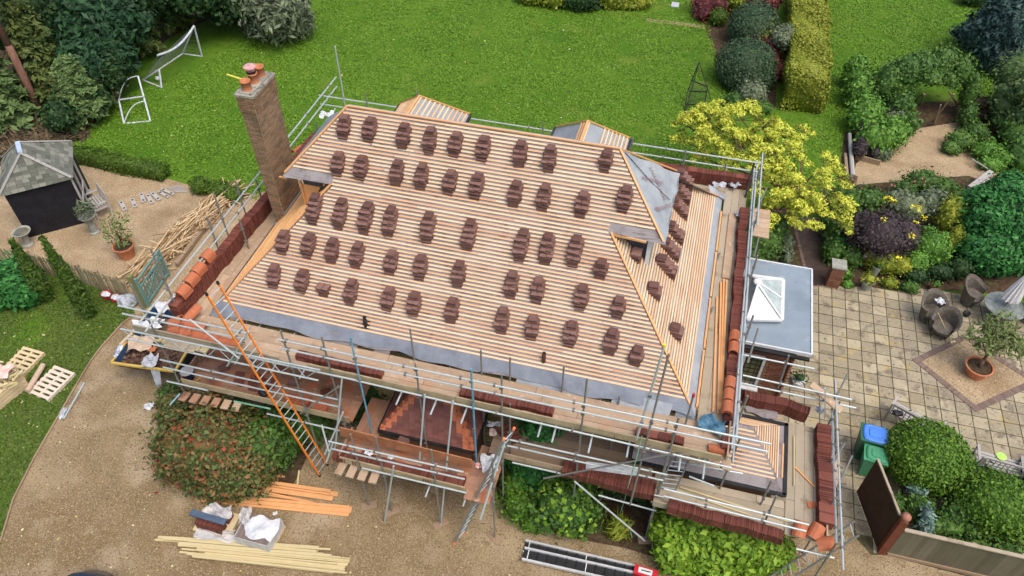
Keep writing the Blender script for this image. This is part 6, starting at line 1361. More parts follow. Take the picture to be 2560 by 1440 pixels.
# ================================================================ SKIP, PALLETS, DELIVERIES
sk = thing('skip', 'blue rubbish skip with a yellow rim filled with rubble and plastic', 'skip', tuple(G(370,900)))
zt = 1.15; rim = [G(279,908,zt), G(440,928,zt), G(505,740,zt), G(392,742,zt)]
rim = [G(279,908,zt), G(437,930,zt), G(517,792,zt), G(392,752,zt)]; rim = [G(279,908,zt), G(438,930,zt), G(516,800,zt), G(378,770,zt)]
cb = sum(rim, Vector())/4; bot = [Vector((cb.x+(v.x-cb.x)*.72, cb.y+(v.y-cb.y)*.50+.25, .12)) for v in rim]
mb = MB()
for i in range(4):
    j = (i+1)%4; a, b, c, d = rim[i], rim[j], bot[j], bot[i]; n = (b-a).cross(d-a).normalized(); ctr = (a+b+c+d)/4-cb; n = n if n.dot(ctr) > 0 else -n
    mb.prism([a,b,c,d], -n*.04)
mb.prism(bot, (0,0,.04)); mb.build('skip_body', skipb, sk)
for i in range(4): mb = MB(); mb.bar(rim[i]+Vector((0,0,.02)), rim[(i+1)%4]+Vector((0,0,.02)), .07,.07); mb.build('rim', skipy if i in (0,1,3) else skipb, sk)
for i, (a, b) in enumerate(((rim[1],rim[2]),(rim[3],rim[0]))):
    mb = MB(); c = a.lerp(b,.5); e = Vector((c.x-cb.x,c.y-cb.y,0)).normalized(); mb.tube(c+Vector((0,0,-.35))+e*-.05, c+Vector((0,0,-.35))+e*.16, .05, 8); mb.build('lifting_lug', skipb, sk)
fl = [cb+(v-cb)*.93 for v in rim]; mb = MB(); N_ = 16; vs = []
for j in range(N_+1):
    for i in range(N_+1):
        u, v = i/N_, j/N_; p = fl[0].lerp(fl[1],u).lerp(fl[3].lerp(fl[2],u),v); vs.append((p.x,p.y,.88+.16*math.sin(u*3.1)*math.sin(v*3.1)+random.uniform(-.05,.05)))
mb.add(vs, [(j*(N_+1)+i, j*(N_+1)+i+1, (j+1)*(N_+1)+i+1, (j+1)*(N_+1)+i) for j in range(N_) for i in range(N_)]); tag(mb.build('rubble_fill', rubble), 'brown rubble and earth heaped inside the blue skip', 'rubble', kind='stuff')
P = np.array([[*(fl[0].lerp(fl[1],random.random()).lerp(fl[3].lerp(fl[2],random.random()),random.random()*.5)).xy, random.uniform(1.0,1.1)] for _ in range(500)])
tag(fast_quads('rubble_chips', leafquads(P, np.tile([0,0,1.],(500,1)), .06, 2.0, .6), rubble), 'broken tile and bark chips on top of the skip load', 'rubble', kind='stuff')
def crumple(name, label, px, z, w_, d_, h, m, rz=0, seed=1, cat='plastic sheet'):
    p = G(*px, z); mb = MB(); n = 20; vs = []; R = Matrix.Rotation(rz,3,'Z'); rs = random.Random(seed); a, b = rs.random()*6, rs.random()*6
    for j in range(n+1):
        for i in range(n+1):
            u, v = i/n-.5, j/n-.5; e = 1+.15*math.sin(7*u+a)*math.cos(6*v+b); q = R@Vector((u*w_*e, v*d_*(1+.15*math.sin(9*u+b)), 0))
            vs.append((p.x+q.x, p.y+q.y, p.z+h*(.5+.5*math.sin(9*u+a+3*v)*math.sin(8*v+b)*(1-1.4*abs(u)))+rs.uniform(0,h*.25)))
    mb.add(vs, [(j*(n+1)+i, j*(n+1)+i+1, (j+1)*(n+1)+i+1, (j+1)*(n+1)+i) for j in range(n) for i in range(n)])
    return tag(mb.build(name, m, loc=tuple(p), smooth=True), label, cat)
crumple('cardboard_sheet', 'large folded brown cardboard sheet on top of the skip load', (355,862), 1.15, .75,.6,.16, card, .3, 2, 'cardboard')
crumple('plastic_sheet', 'pale grey plastic sheet hanging over the front corner of the skip', (378,908), 1.15, .42,.5,.2, greyplas, .2, 3)
mb = MB(); a = G(385,925,1.15); mb.add(*patch([tuple(a+Vector((-.12,-.12,-.75))), tuple(a+Vector((-.16,.02,.06))), tuple(a+Vector((.16,.06,.06))), tuple(a+Vector((.10,-.12,-.6)))], 8, 10, .03, .05)); tag(mb.build('plastic_sheet', greyplas, smooth=True), 'strip of grey plastic dangling down the front of the skip', 'plastic sheet')
crumple('plastic_sheet', 'white crumpled plastic in the back half of the skip, below the corner tubes', (372,818), 1.12, .9,.45,.22, whitefab, .4, 4)
crumple('plastic_sheet', 'white and grey plastic sheeting in the far end of the skip', (425,768), 1.15, .8,.5,.2, whitefab, .8, 5)
crumple('blue_bag', 'blue and purple plastic bag in the left front corner of the skip', (297,885), 1.12, .14,.5,.14, mat('blue_white_bag', (.12,.20,.55), (.65,.75,.85), scale=7, rough=.5), .2, 6, 'bag')
mb = MB(); mb.tube(G(300,862,1.2), G(330,833,1.35), .05, 10); tag(mb.build('cardboard_tube', card), 'pale cardboard tube poking up in the left side of the skip', 'tube')
mb = MB(); mb.bar(G(310,893,1.1), G(306,912,1.1), .05,.03); 
crumple('rubble_chunk', 'piece of broken orange chimney pot in the skip load', (382,877), 1.12, .25,.2,.14, terra, .2, 7, 'pot shard')
# pallets
def pallet(name, p, rz, label, m=palletw, tilt=0, group='wooden pallets on the front lawn', z=0.):
    p = Vector(p); R = Matrix.Rotation(rz,3,'Z')@Matrix.Rotation(tilt,3,'X'); root = thing(name, label, 'pallet', tuple(p), group)
    for i in range(7): mb = MB(); c = p+R@Vector((-.52+i*.173,0,.13+z)); mb.frame(c, R@Vector((.05,0,0)), R@Vector((0,.42,0)), R@Vector((0,0,.011))); mb.build('deck_board', m, root)
    for j in (-1,0,1):
        mb = MB(); mb.frame(p+R@Vector((0,j*.37,.075+z)), R@Vector((.58,0,0)), R@Vector((0,.04,0)), R@Vector((0,0,.045))); mb.build('bearer', m, root)
        mb = MB(); mb.frame(p+R@Vector((0,j*.37,.014+z)), R@Vector((.58,0,0)), R@Vector((0,.05,0)), R@Vector((0,0,.011))); mb.build('bottom_board', m, root)
    return root
pp = G(58,912,.0); pallet('pallet', tuple(pp), -.05+math.pi/2, 'pale wooden pallet at the back of the pallet group on the lawn')
pp = G(133,962,.0); pallet('pallet', tuple(pp), math.pi/2-.12, 'pale flat pallet nearest the drive on the front lawn', m=mat('pallet_pale', (.50,.42,.34), (.68,.60,.50), scale=4, island=.5))
for k in range(4): pp = G(14,985,.0); pallet('pallet', (pp.x,pp.y,k*.145), math.pi/2-.25+k*.03, 'wooden pallet in the stack at the left edge, '+('bottom','second from the bottom','third from the bottom','topmost')[k]+' one')
mb = MB(); mb.tube(G(68,978,.2), G(108,912,.22), .085, 14); tag(mb.build('cardboard_tube', card), 'thick cardboard tube lying between the pallets on the lawn', 'tube')
pp = G(10,935,.7); mb = MB()
for k in range(40): mb.box((pp.x+random.gauss(0,.28), pp.y+random.gauss(0,.2), .66+random.uniform(0,.12)), (.3,.06,.03), rz=random.uniform(0,3))
tag(mb.build('wood_offcuts', paleb), 'loose pile of short timber offcuts on top of the pallet stack', 'offcuts')
crumple('pink_wrap', 'pinkish white sacking on top of the pallet stack at the left edge', (5,930), .86, .6,.5,.1, mat('pinkish', (.55,.30,.25), (.72,.55,.50), scale=5), .1, 8, 'sacking')
mb = MB(); mb.tube(G(160,1046,.05), G(211,957,.05), .03, 8); tag(mb.build('steel_pipe', steel), 'thin steel pipe lying on the gravel along the lawn edging', 'pipe')
crumple('plastic_wrap', 'scrap of bluish plastic at the lower end of the steel pipe', (158,1035), .02, .16,.4,.08, greyplas, .3, 9)
crumple('white_sack', 'white folded sack on the gravel beside the autumn shrub', (377,1018), .02, .36,.22,.12, whitefab, .5, 10, 'sack')
crumple('paper_scrap', 'tiny white square scrap on the gravel beside the long orange timbers', (688,1284), .02, .12,.1,.02, white, .7, 11, 'paper')
crumple('plastic_scrap', 'pale plastic scrap on the soil below the yellow flecked shrub', (1312,1310), .02, .22,.14,.06, greyplas, .2, 12)
# timber bundles
def boards(name, label, segs, m, w_=.15, h=.035, cat='timber', group=None):
    a, b = segs[0][0], segs[0][1]; root = thing(name, label, cat, tuple(G(*a)), group)
    for s in segs:
        mb = MB(); z = s[2] if len(s) > 2 else .05; mb.bar(G(*s[0], z), G(*s[1], z), s[3] if len(s) > 3 else w_, h); mb.build('board', m, root)
    return root
boards('timber_stack', 'bundle of wide orange boards on the gravel behind the long bundle', [((640,1206),(845,1236),.05,.14),((636,1218),(832,1247),.08,.14),((648,1202),(826,1228),.11,.10)], orangew)
boards('timber_stack', 'long bundle of orange roofing boards on the gravel', [((500,1240),(880,1272),.04,.12),((510,1245),(878,1278),.07,.12),((496,1250),(872,1287),.04,.10),((520,1236),(874,1268),.10,.08)], orangew)
boards('loose_battens', 'two thin orange battens lying crossed between the orange bundles', [((620,1222),(782,1256),.03,.05),((636,1232),(765,1254),.05,.04)], orangew, h=.03)
boards('loose_battens', 'short thin orange batten by the foot of the orange ladder', [((655,1186),(712,1192),.03,.045)], orangew, h=.03)
boards('loose_battens', 'short pale batten standing across the orange bundle', [((748,1176),(743,1217),.08,.05)], paleb, h=.03)
segs = [((388+random.random()*30 if k < 4 else random.uniform(440,520), 1343+k*2.2 if k < 4 else 1352+(k-4)*1.9), (random.uniform(770,840) if k < 10 else random.uniform(830,880), 1374+(k-2)*2.55), random.uniform(.04,.15), random.choice((.04,.05,.07))) for k in range(26)]
boards('batten_bundle', 'large bundle of pale yellow new battens at the bottom left of the drive', segs, paleb, h=.05)
# wrapped tile pallets
def tile_block(mb, c, nx, nz, w_=.27):
    for r_ in range(nz):
        for k in range(nx): mb.box((c.x-nx*.0085+k*.017, c.y, c.z+.09+r_*.17),(.012,w_,.165), rz=random.uniform(-.02,.02))
p = G(545,1310); root = thing('tile_pallet', 'half unwrapped pallet of red tiles with torn clear plastic', 'tile pallet', tuple(p)); mb = MB(); mb.box((p.x,p.y,.06),(1.05,.75,.10)); mb.build('pallet_base', palletw, root)
mb = MB(); tile_block(mb, Vector((p.x-.02,p.y-.18,.12)), 44, 2); mb.build('tiles', tiler, root); mb = MB(); tile_block(mb, Vector((p.x+.12,p.y+.16,.12)), 30, 2); mb.build('tiles', tiler, root)
crumple('plastic_wrap', 'torn clear plastic over the back of the red tile pallet', (548,1283), .55, .75,.35,.2, clearp, .1, 13); crumple('plastic_wrap', 'torn clear plastic on the ground in front of the red tile pallet', (540,1340), .1, 1.1,.35,.16, clearp, .12, 14); crumple('plastic_wrap', 'clear plastic standing up between the two wrapped pallets', (617,1297), .45, .28,.5,.3, clearp, .3, 15)
mb = MB(); mb.box(tuple(G(520,1293,.72)), (1.05,.17,.05), rz=-.02); tag(mb.build('membrane_roll', mat('slate_blue', (.05,.08,.13), (.08,.115,.175), scale=3, rough=.6), loc=tuple(G(520,1293,.72))), 'dark slate blue flat strip lying across the red tile pallet', 'strip')
p = G(655,1342); root = thing('wrapped_pallet', 'pallet of grey tiles wrapped in clear and white plastic', 'wrapped pallet', tuple(p)); mb = MB(); mb.box((p.x,p.y,.06),(1.0,.85,.10)); mb.build('pallet_base', palletw, root)
mb = MB(); tile_block(mb, Vector((p.x,p.y-.2,.12)), 54, 2, .36); tile_block(mb, Vector((p.x,p.y+.19,.12)), 54, 2, .36); mb.build('tiles', mat('grey_brown_tiles', (.16,.12,.11), (.28,.23,.21), scale=4, island=.5), root)
mb = MB(); 
for c_, s_ in (((p.x,p.y-.40,.31),(.98,.012,.42)),((p.x+.49,p.y,.31),(.012,.82,.42)),((p.x-.49,p.y,.31),(.012,.82,.42))): mb.box(c_, s_)
mb.build('wrap', clearp, root); crumple('plastic_wrap', 'white plastic sheet draped on top of the wrapped grey pallet', (655,1322), .49, .85,.62,.07, whitefab, .1, 16)
mb = MB(); p = G(690,1215,.04)
# white membranes, bags on the scaffold
crumple('white_membrane', 'pale grey plastic in a timber box behind the brick chimney', (818,293), ZU+.6, .45,.35,.18, whitefab, .3, 17); crumple('lead_scrap', 'curled grey lead scrap at the back right corner deck', (1835,468), ZU+.05, .35,.3,.22, greyplas, .8, 18, 'scrap'); crumple('lead_scrap', 'flat grey lead scrap hanging over the top of the right slope', (1798,465), ZU+.35, .4,.22,.1, greyplas, .2, 19, 'scrap'); crumple('lead_scrap', 'small grey lead piece beside the right red tile row', (1843,540), ZU+.05, .15,.22,.14, greyplas, .2, 20, 'scrap')
crumple('blue_tarp', 'crumpled blue tarpaulin on the deck at the front right corner', (1778,1068), ZU+.03, .60,.42,.22, bluep, -.25, 21, 'tarpaulin')
crumple('grey_sheet', 'grey felt offcut on the lower right deck behind the small roof', (1905,1030), ZL+.05, .80,.36,.06, felt, -.15, 22, 'felt offcut'); crumple('lead_scrap', 'silver foil wrapped around the corner pole of the lower right deck', (2046,1030), ZL+.3, .22,.2,.2, greyplas, .3, 23, 'foil')
mb = MB(); a, b = G(1465,1163,ZL+.28), G(1590,1180,ZL+.28); mb.bar(a, b, .22,.03); mb.bar(b-Vector((.1,0,0)), G(1597,1182,ZL+.28), .15,.05); tag(mb.build('white_strip', whitefab), 'long white plastic strip lying on the dark tiles of the lower deck', 'plastic strip')
crumple('white_board', 'large white sheet leaning at the right end of the porch deck', (1225,1160), ZP+.2, .45,.50,.12, whitefab, .3, 24, 'sheet'); crumple('white_scrap', 'white torn sheet at the left end of the middle lower deck', (1238,1063), ZL+.05, .42,.16,.08, whitefab, .2, 25, 'sheet'); crumple('pink_scrap', 'pinkish torn plasterboard piece on the middle lower deck', (1232,1082), ZL+.05, .18,.24,.05, mat('pink_board', (.55,.40,.35), (.72,.62,.58)), .4, 26, 'plasterboard'); crumple('white_packet', 'small white packets lying on the dark tiles of the porch deck', (921,1135), ZP+.2, .22,.1,.05, white, -.2, 27, 'packet'); crumple('white_packet', 'small grey white carton among the tiles in the middle of the porch deck', (978,1146), ZP+.2, .16,.12,.1, whitefab, .2, 28, 'packet')
crumple('red_scrap', 'red and white wrapper at the right end of the porch deck', (1196,1165), ZP+.05, .16,.16,.05, mat('redwhite', (.6,.1,.06), (.85,.8,.78), scale=14), .2, 29, 'wrapper')
bk_ = G(475,945,ZL); root = thing('bucket', 'dark rubber bucket at the left end of the lower left deck', 'bucket', tuple(bk_)); mb = MB(); mb.lathe(bk_, [(.13,0),(.17,.30),(.185,.31),(.16,.31),(.12,.08),(0,.08)], 20); mb.build('bucket_body', navy, root); mb = MB(); mb.lathe(bk_, [(.185,.31),(.19,.325),(.165,.325)], 20); mb.build('rim', greyw, root)
bag('tool_bag', 'black tool bag on the lower left deck by the orange ladder', (662,985), (.16,.14,.2), blackp, seed=31, z=ZL)
mb = MB(); mb.bar(G(482,958,ZL+.05), G(502,944,ZL+.05), .04,.02); tag(mb.build('spirit_level', skipy), 'yellow spirit level on the lower left deck beside the bucket', 'spirit level')
mb = MB(); r0 = GY(1605,1090,YS-.25); pts = [r0, GY(1590,1150,YS-.3), GY(1572,1210,YS-.35), G(1560,1255,.6), G(1545,1300,.25), G(1530,1318,.1), G(1550,1330,.05), G(1572,1305,.4), G(1580,1345,.05)]; mb.path(pts, .012, 6); tag(mb.build('green_rope', mat('rope_green', (.16,.36,.24), (.26,.48,.34))), 'thin green rope hanging from the front scaffold down to the spiky grass', 'rope')
# ================================================================ PATIO OBJECTS
def wheelie(label, px_c, ang, s, mbody, mlid):
    p = Vector(px_c); R = Matrix.Rotation(ang,3,'Z'); root = thing('wheelie_bin', label, 'wheelie bin', tuple(p), 'wheelie bins on the patio'); W_, D2, Hh = .56*s, .66*s, 1.0*s
    b = [(-W_*.38,-D2*.36),(W_*.38,-D2*.36),(W_*.38,D2*.36),(-W_*.38,D2*.36)]; t = [(-W_/2,-D2/2),(W_/2,-D2/2),(W_/2,D2/2),(-W_/2,D2/2)]
    mb = MB(); mb.add([p+R@Vector((x,y,.06)) for x,y in b]+[p+R@Vector((x,y,Hh)) for x,y in t], [(3,2,1,0),(4,5,6,7),(0,1,5,4),(1,2,6,5),(2,3,7,6),(3,0,4,7)]); mb.build('bin_body', mbody, root)
    mb = MB(); mb.frame(p+R@Vector((0,0,Hh+.02)), R@Vector((W_/2+.03,0,0)), R@Vector((0,D2/2+.03,0)), Vector((0,0,.02))); mb.build('bin_rim', mbody, root)
    mb = MB(); n = 20; prof = []
    for z, k in ((Hh+.04,1.0),(Hh+.075,.97),(Hh+.10,.86),(Hh+.085,.80),(Hh+.085,.55),(Hh+.11,.50),(Hh+.11,.0)):
        ring = []
        for i in range(n):
            a = 2*math.pi*(i+.5)/n; cx_, cy_ = math.cos(a), math.sin(a); e = 1/max(abs(cx_)**5+abs(cy_)**5, 1e-6)**.2; ring.append(p+R@Vector((cx_*e*W_/2*k, cy_*e*D2/2*k+.02, z)))
        prof.append(ring)
    vs = [v for r_ in prof for v in r_]; mb.add(vs, [(j*n+i, j*n+(i+1)%n, (j+1)*n+(i+1)%n, (j+1)*n+i) for j in range(len(prof)-1) for i in range(n)]); mb.build('bin_lid', mlid, root, smooth=False)
    mb = MB(); mb.tube(p+R@Vector((-W_*.42,D2/2+.07,Hh+.03)), p+R@Vector((W_*.42,D2/2+.07,Hh+.03)), .018, 8); mb.build('handle', mbody, root)
    for s_ in (-1,1): mb = MB(); mb.tube(p+R@Vector((s_*(W_*.40),D2*.34,.10)), p+R@Vector((s_*(W_*.40+.05),D2*.34,.10)), .10, 14); mb.build('wheel', blackp, root)
g1 = G(2188,1084,1.12); g2 = G(2192,1134,.98)
wheelie('large green wheelie bin with a bright blue lid on the patio', (g1.x,g1.y,0), -math.pi/2-.05, 1.05, greenp, bluelid); wheelie('smaller all green wheelie bin in front of the blue lidded one', (g2.x,g2.y,0), -math.pi/2-.08, .90, greenlid, greenlid)
a, b = G(2225,1035), G(2300,1100); bench('garden_bench', 'weathered grey slatted bench on the patio behind the big box ball', tuple((G(2230,1045)+G(2320,1095))/2), math.atan2((G(2320,1095)-G(2230,1045)).y, (G(2320,1095)-G(2230,1045)).x)+math.pi, 1.45, greyw, group='garden benches on the patio')
bench('garden_bench', 'weathered grey slatted bench to the right of the big box ball', tuple(G(2478,1178)), math.pi-.08, 1.15, greyw, group='garden benches on the patio')
p = G(2503,1142,.47); mb = MB(); mb.lathe(p, [(.13,0),(.14,.03),(.03,.045),(0,.045)], 20); tag(mb.build('frisbee', mat('lime_plastic', (.35,.60,.10), (.45,.70,.18)), loc=tuple(p)), 'lime green round disc lying on the right hand bench', 'disc')
bag('black_bag', 'small black bag lying on the back of the left bench', (2242,1036), (.16,.10,.14), blackp, seed=33, z=.75)
# brown gate, post, fence
gt = [GX(2205,1165,7.0)]
h0 = G(2230,1300,1.75); 
gp = G(2190,1373); root = thing('garden_gate', 'tall dark brown solid timber gate standing open beside the patio', 'gate', tuple(gp))
hx = Vector((gp.x+.02, gp.y+.05, 0)); far = G(2142,1232,0); far2 = Vector((far.x, far.y, 0)); d = (far2-hx); dn_ = d.normalized(); tn = Vector((-dn_.y,dn_.x,0))*.03; Ht = 1.75; n = 12; vs = []
for i in range(n+1):
    u = i/n; zt_ = Ht*(1.0 - .0*u); vs.append(hx+d*u+Vector((0,0,zt_)))
mb = MB(); mb.prism([hx+Vector((0,0,.06)), far2+Vector((0,0,.06))]+[v for v in reversed(vs)], tn); mb.build('gate_panel', gatew, root)
mb = MB(); mb.bar(vs[0]+Vector((0,0,.02)), vs[-1]+Vector((0,0,.02)), .06,.06); mb.build('gate_capping', boardg, root)
for z in (.35,1.4): mb = MB(); mb.bar(hx+Vector((0,0,z))-tn, far2+Vector((0,0,z))-tn, .05,.10); mb.build('gate_rail', gatew, root)
fp0 = G(2202,1378); mb = MB(); root = thing('round_topped_post', 'thick red brown gate post with a ball top at the fence end', 'post', tuple(fp0)); mb.bar(fp0, fp0+Vector((0,0,1.75)), .20,.20); mb.build('post', gatep, root); mb = MB(); mb.lathe(fp0+Vector((0,0,1.75)), [(.10,0),(.07,.04),(.12,.12),(.12,.17),(.08,.23),(0,.26)], 16); mb.build('ball_finial', mat('terracotta_ball', (.30,.12,.08), (.38,.17,.12)), root, smooth=True)
fa, fb2 = G(2215,1385), G(2700,1500); fb2 = fa+(G(2560,1466)-fa)*1.6; root = thing('panel_fence', 'long weathered close boarded fence with a pale capping rail', 'fence', tuple(fa)); d = (fb2-fa).normalized(); L = (fb2-fa).length; FH = 1.35; mb = MB()
for k in range(int(L/.13)): c = fa+d*(k+.5)*.13; mb.bar(c+Vector((0,0,.05)), c+Vector((0,0,FH)), .128,.018+random.uniform(0,.006), 0, Vector((d.y,-d.x,0)))
mb.build('fence_boards', fencew, root); mb = MB(); mb.bar(fa+Vector((0,0,FH+.02)), fb2+Vector((0,0,FH+.02)), .10,.04); mb.build('capping_rail', boardg, root); mb = MB(); mb.bar(fa+Vector((0,0,.05))+Vector((d.y,-d.x,0))*.03, fb2+Vector((0,0,.05))+Vector((d.y,-d.x,0))*.03, .04,.14); mb.build('gravel_board', woodo, root)
for k in range(4): c = fa+d*(k*1.8+1.7)+Vector((-d.y,d.x,0))*.06; mb = MB(); mb.bar(c, c+Vector((0,0,FH)), .1,.1); mb.build('fence_post', woodo, root)
# navy covered object at right edge
p = G(2560,1215,0); mb = MB(); mb.prism([p+Vector((-.28,-.5,0)), p+Vector((.8,-.5,0)), p+Vector((.8,.45,0)), p+Vector((-.1,.5,0))], (0,0,.85)); tag(mb.build('covered_barbecue', navy, loc=tuple(p)), 'navy blue fabric cover over an object at the right edge of the patio', 'cover')
# potted tree in the diamond
potted_tree('potted_olive', 'bushy olive tree in a terracotta pot on the gravel diamond', (2436,935), .40, .42,
  [((.15,.25,1.55),(.45,.4,.4)),((-.3,.25,1.5),(.4,.35,.35)),((.5,.2,1.45),(.4,.35,.35)),((.1,.55,1.8),(.4,.4,.35)),((-.15,.1,1.25),(.3,.3,.25)),((.75,.35,1.2),(.3,.3,.3))], L_oli,
  [([(0,0,.35),(.02,.05,.7),(.06,.12,1.1),(.1,.2,1.5)],.07),([(.04,.08,.85),(-.2,.15,1.2),(-.35,.2,1.5)],.035),([(.05,.1,.9),(.3,.15,1.2),(.5,.2,1.5)],.035)], dens=230, size=.045)
# brick pier and small pots
p = G(2078,710); root = thing('brick_pier', 'free standing square brick pier with a stone cap at the end of the brick path', 'pier', tuple(p)); mb = MB(); z = .035; k = 0
while z < .92:
    for face in range(4):
        for j in range(2):
            o = (-.1075+.215*j)*1.0; c = {0:(o,-.19),1:(.19,o),2:(o,.19),3:(-.19,o)}[face]; mb.box((p.x+c[0], p.y+c[1], z), (.205,.06,.056) if face%2 == 0 else (.06,.205,.056))
    z += .068; k += 1
mb.build('brickwork', wallb, root); mb = MB(); mb.box((p.x,p.y,.47),(.40,.40,.92)); mb.build('mortar_core', mortar, root); mb = MB(); mb.box((p.x,p.y,.98),(.50,.50,.06)); mb.build('cap_stone', concrete, root)
def small_pot(name, label, px, r, h, m, plant, pr_, dens=220):
    p = G(*px); root = thing(name, label, 'planter', tuple(p), 'planters at the edge of the patio'); mb = MB(); mb.lathe(p, [(r*.7,0),(r,h),(r*.9,h),(r*.85,h*.9),(0,h*.9)], 18); mb.build('pot', m, root); f = Foliage(); f.blob((p.x,p.y,h+pr_*.6), (pr_,pr_*.9,pr_*.7), dens, .05, .2, core=.6); f.make('plant', plant, root)
small_pot('planter', 'pale stone planter with a variegated plant right of the brick pier', (2162,722), .20, .35, concrete, L_yelg, .28); small_pot('planter', 'low brown terracotta planter at the paving edge near the armchairs', (2332,728), .20, .25, gatep, L_grn, .2); small_pot('planter', 'pale square planter behind the variegated plant by the border', (2182,690), .16, .5, concrete, L_grn, .15)
small_pot('planter', 'white bowl planter in the corner by the extension wall', (1992,962), .20, .25, white, L_dk, .24)
# wicker armchairs
def armchair(label, p, ang, s=1.0):
    p = Vector(p); R = Matrix.Rotation(ang,3,'Z'); root = thing('wicker_armchair', label, 'armchair', tuple(p), 'wicker armchairs on the patio'); mb = MB(); n = 18; vs = []
    for j in range(5):
        for i in range(n+1):
            a = -.55+(math.pi+1.1)*i/n; back = max(0, math.sin(a)); h = (.06, .25, .42, .42+.16+.26*back, .44+.18+.30*back)[j]; rr = (.26,.30,.33,.36,.40)[j]*s
            vs.append(p+R@Vector((rr*math.cos(a), rr*math.sin(a), h*s)))
    m_ = n+1; fs = [(j*m_+i, j*m_+i+1, (j+1)*m_+i+1, (j+1)*m_+i) for j in range(4) for i in range(n)]; mb.add(vs, fs); inn = [v+Vector((0,0,0)) for v in vs]
    cc = p; vs2 = [Vector((cc.x+(v.x-cc.x)*.90, cc.y+(v.y-cc.y)*.90, v.z)) for v in vs]; mb.add(vs2, [tuple(reversed(f_)) for f_ in fs]); mb.add([vs[4*m_+i] for i in range(m_)]+[vs2[4*m_+i] for i in range(m_)], [(i,i+1,m_+i+1,m_+i) for i in range(n)]); mb.build('woven_back', wicker, root)
    mb = MB(); mb.lathe(p, [(.30*s,.30*s),(.32*s,.40*s),(0,.42*s)], 20); mb.build('seat', wicker, root); mb = MB(); mb.path([vs[4*m_+i]+Vector((0,0,.01)) for i in range(m_)], .025, 6); mb.build('rim', wicker, root)
    for a in (.8,2.3,4.0,5.4): mb = MB(); mb.tube(p+R@Vector((.24*math.cos(a),.24*math.sin(a),0)), p+R@Vector((.28*math.cos(a),.28*math.sin(a),.3)), .02, 6); mb.build('leg', wicker, root)
    return root
armchair('wicker armchair on the patio with a white cloth on its back', tuple(G(2318,800)), 0.3, 1.15); armchair('wicker armchair with a broom leaning across it, nearest the diamond', tuple(G(2345,838)), -.5, 1.1)
armchair('wicker armchair pushed up behind the round table', tuple(G(2420,758)), .9, 1.1); armchair('wicker armchair at the far right edge beside the round table', tuple(G(2568,800)), 2.6, 1.1)
crumple('white_cloth', 'white cloth draped over the back of a wicker armchair', (2348,757), .80, .28,.26,.14, whitefab, .2, 41, 'cloth')
mb = MB(); mb.tube(G(2345,782,.9), G(2380,855,.05), .014, 6); mb.box(tuple(G(2381,856,.05)),(.2,.06,.08),rz=.6); tag(mb.build('broom', paleb), 'wooden broom leaning over the nearer wicker armchair', 'broom')
tp = G(2490,800); root = thing('round_table', 'round glass topped wicker table with a closed parasol through it', 'table', tuple(tp)); mb = MB(); mb.lathe(tp, [(.30,0),(.26,.35),(.34,.68),(0,.68)], 20); mb.build('base', wicker, root); mb = MB(); mb.lathe(tp, [(.66,.70),(.66,.73),(0,.73)], 36); mb.build('glass_top', mat('table_glass', (.12,.14,.13), (.24,.27,.25), scale=6, rough=.15), root)
pt_ = Vector((tp.x,tp.y,0)); root = thing('parasol', 'closed off white parasol standing in the middle of the round table', 'parasol', tuple(pt_)); tilt = Vector((.0,.0,1)); mb = MB(); mb.tube(pt_+Vector((0,0,.74)), pt_+Vector((.12,.1,2.25)), .02, 8); mb.build('pole', woodo, root)
mb = MB(); n = 24; prof = [(.30,1.05),(.26,1.3),(.20,1.6),(.12,1.95),(.04,2.2)]; vs = []
for r_, z in prof:
    for i in range(n): a = 2*math.pi*i/n; rr = r_*(1 if i%2 else .68); vs.append(pt_+Vector((rr*math.cos(a)+.08*(z-.8), rr*math.sin(a)+.065*(z-.8), z)))
mb.add(vs, [(j*n+i, j*n+(i+1)%n, (j+1)*n+(i+1)%n, (j+1)*n+i) for j in range(len(prof)-1) for i in range(n)]); mb.build('canopy', mat('offwhite_canvas', (.60,.60,.60), (.72,.72,.72), scale=4), root)
mb = MB(); p = G(2413,790); mb.lathe(p, [(.09,0),(.12,.18),(.10,.18),(0,.1)], 14); tag(mb.build('black_pot', blackp, loc=tuple(p)), 'small black plant pot on the paving beside the olive tree', 'pot')
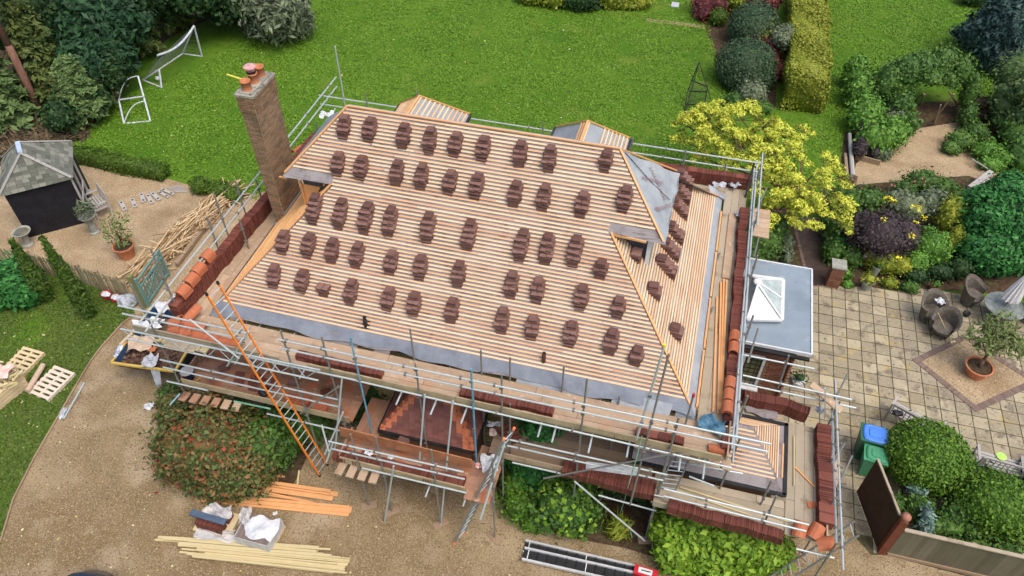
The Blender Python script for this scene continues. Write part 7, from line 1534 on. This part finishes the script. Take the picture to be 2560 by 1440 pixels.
# rustic logs of the gravel garden
def log(label, a, b, za, zb, r, m=greyw): mb = MB(); mb.tube(G(*a,za), G(*b,zb), r, 8, r*.8); tag(mb.build('log', m), label, 'log', 'rustic logs around the gravel garden')
log('pale upright log at the left edge of the gravel garden, the taller one', (2132,440), (2124,335), .1,.35,.10); log('darker log lying beside the pale one at the gravel garden edge', (2118,450), (2113,385), .1,.1,.09, woodo)
log('thick red brown log leaning at the gravel path corner', (2128,480), (2140,440), .1,.55,.10, bark); log('thin curved log beside the thick leaning one', (2140,478), (2160,470), .05,.15,.05, bark)
mb = MB(); mb.bar(G(2425,470,.35), G(2478,430,.35), .22,.12); mb.bar(G(2432,478,.1), G(2470,448,.1), .2,.3); tag(mb.build('timber_sleeper', greyw), 'pale weathered timber sleeper seat at the right of the gravel garden', 'sleeper')
log('thin pale pole lying in the low shrubs right of the gravel garden', (2430,398), (2470,422), .3,.3,.035)
mb = MB()
for x in (2146,2205): pass
mb.bar(G(2138,392,.12), G(2200,408,.12), .06,.25); tag(mb.build('sleeper_edging', woodo), 'dark timber edging board of the small raised bed', 'edging')
# car roof at the bottom edge
cp = G(205,1500); root = thing('parked_car', 'dark blue car, only the curved top of its roof showing at the bottom edge', 'car', (cp.x,cp.y,0)); q = G(203,1447,1.42)
mb = MB(); n = 24; vs = []
for r_, z in ((.95,.5),(.97,.75),(.88,.95),(.72,1.38),(.55,1.45),(.3,1.475),(0.01,1.48)):
    for i in range(n): a = 2*math.pi*i/n; c_, s_ = math.cos(a), math.sin(a); e = 1/max(abs(c_)**3.2+abs(s_)**3.2,1e-6)**(1/3.2); vs.append(Vector((q.x+c_*e*r_*.82, q.y-.95+s_*e*(r_*1.5+.0), z)))
mb.add(vs, [(j*n+i, j*n+(i+1)%n, (j+1)*n+(i+1)%n, (j+1)*n+i) for j in range(6) for i in range(n)]); mb.build('car_body', mat('car_paint', (.02,.035,.07), (.03,.05,.09), rough=.15, spec=.8, scale=1), root, smooth=True)
mb = MB()
for sx in (-1,1):
    for sy in (-1,1): mb = MB(); mb.tube((q.x+sx*.72,q.y-.95+sy*1.0,.32),(q.x+sx*.9,q.y-.95+sy*1.0,.32),.32,18); mb.build('wheel', blackp, root)
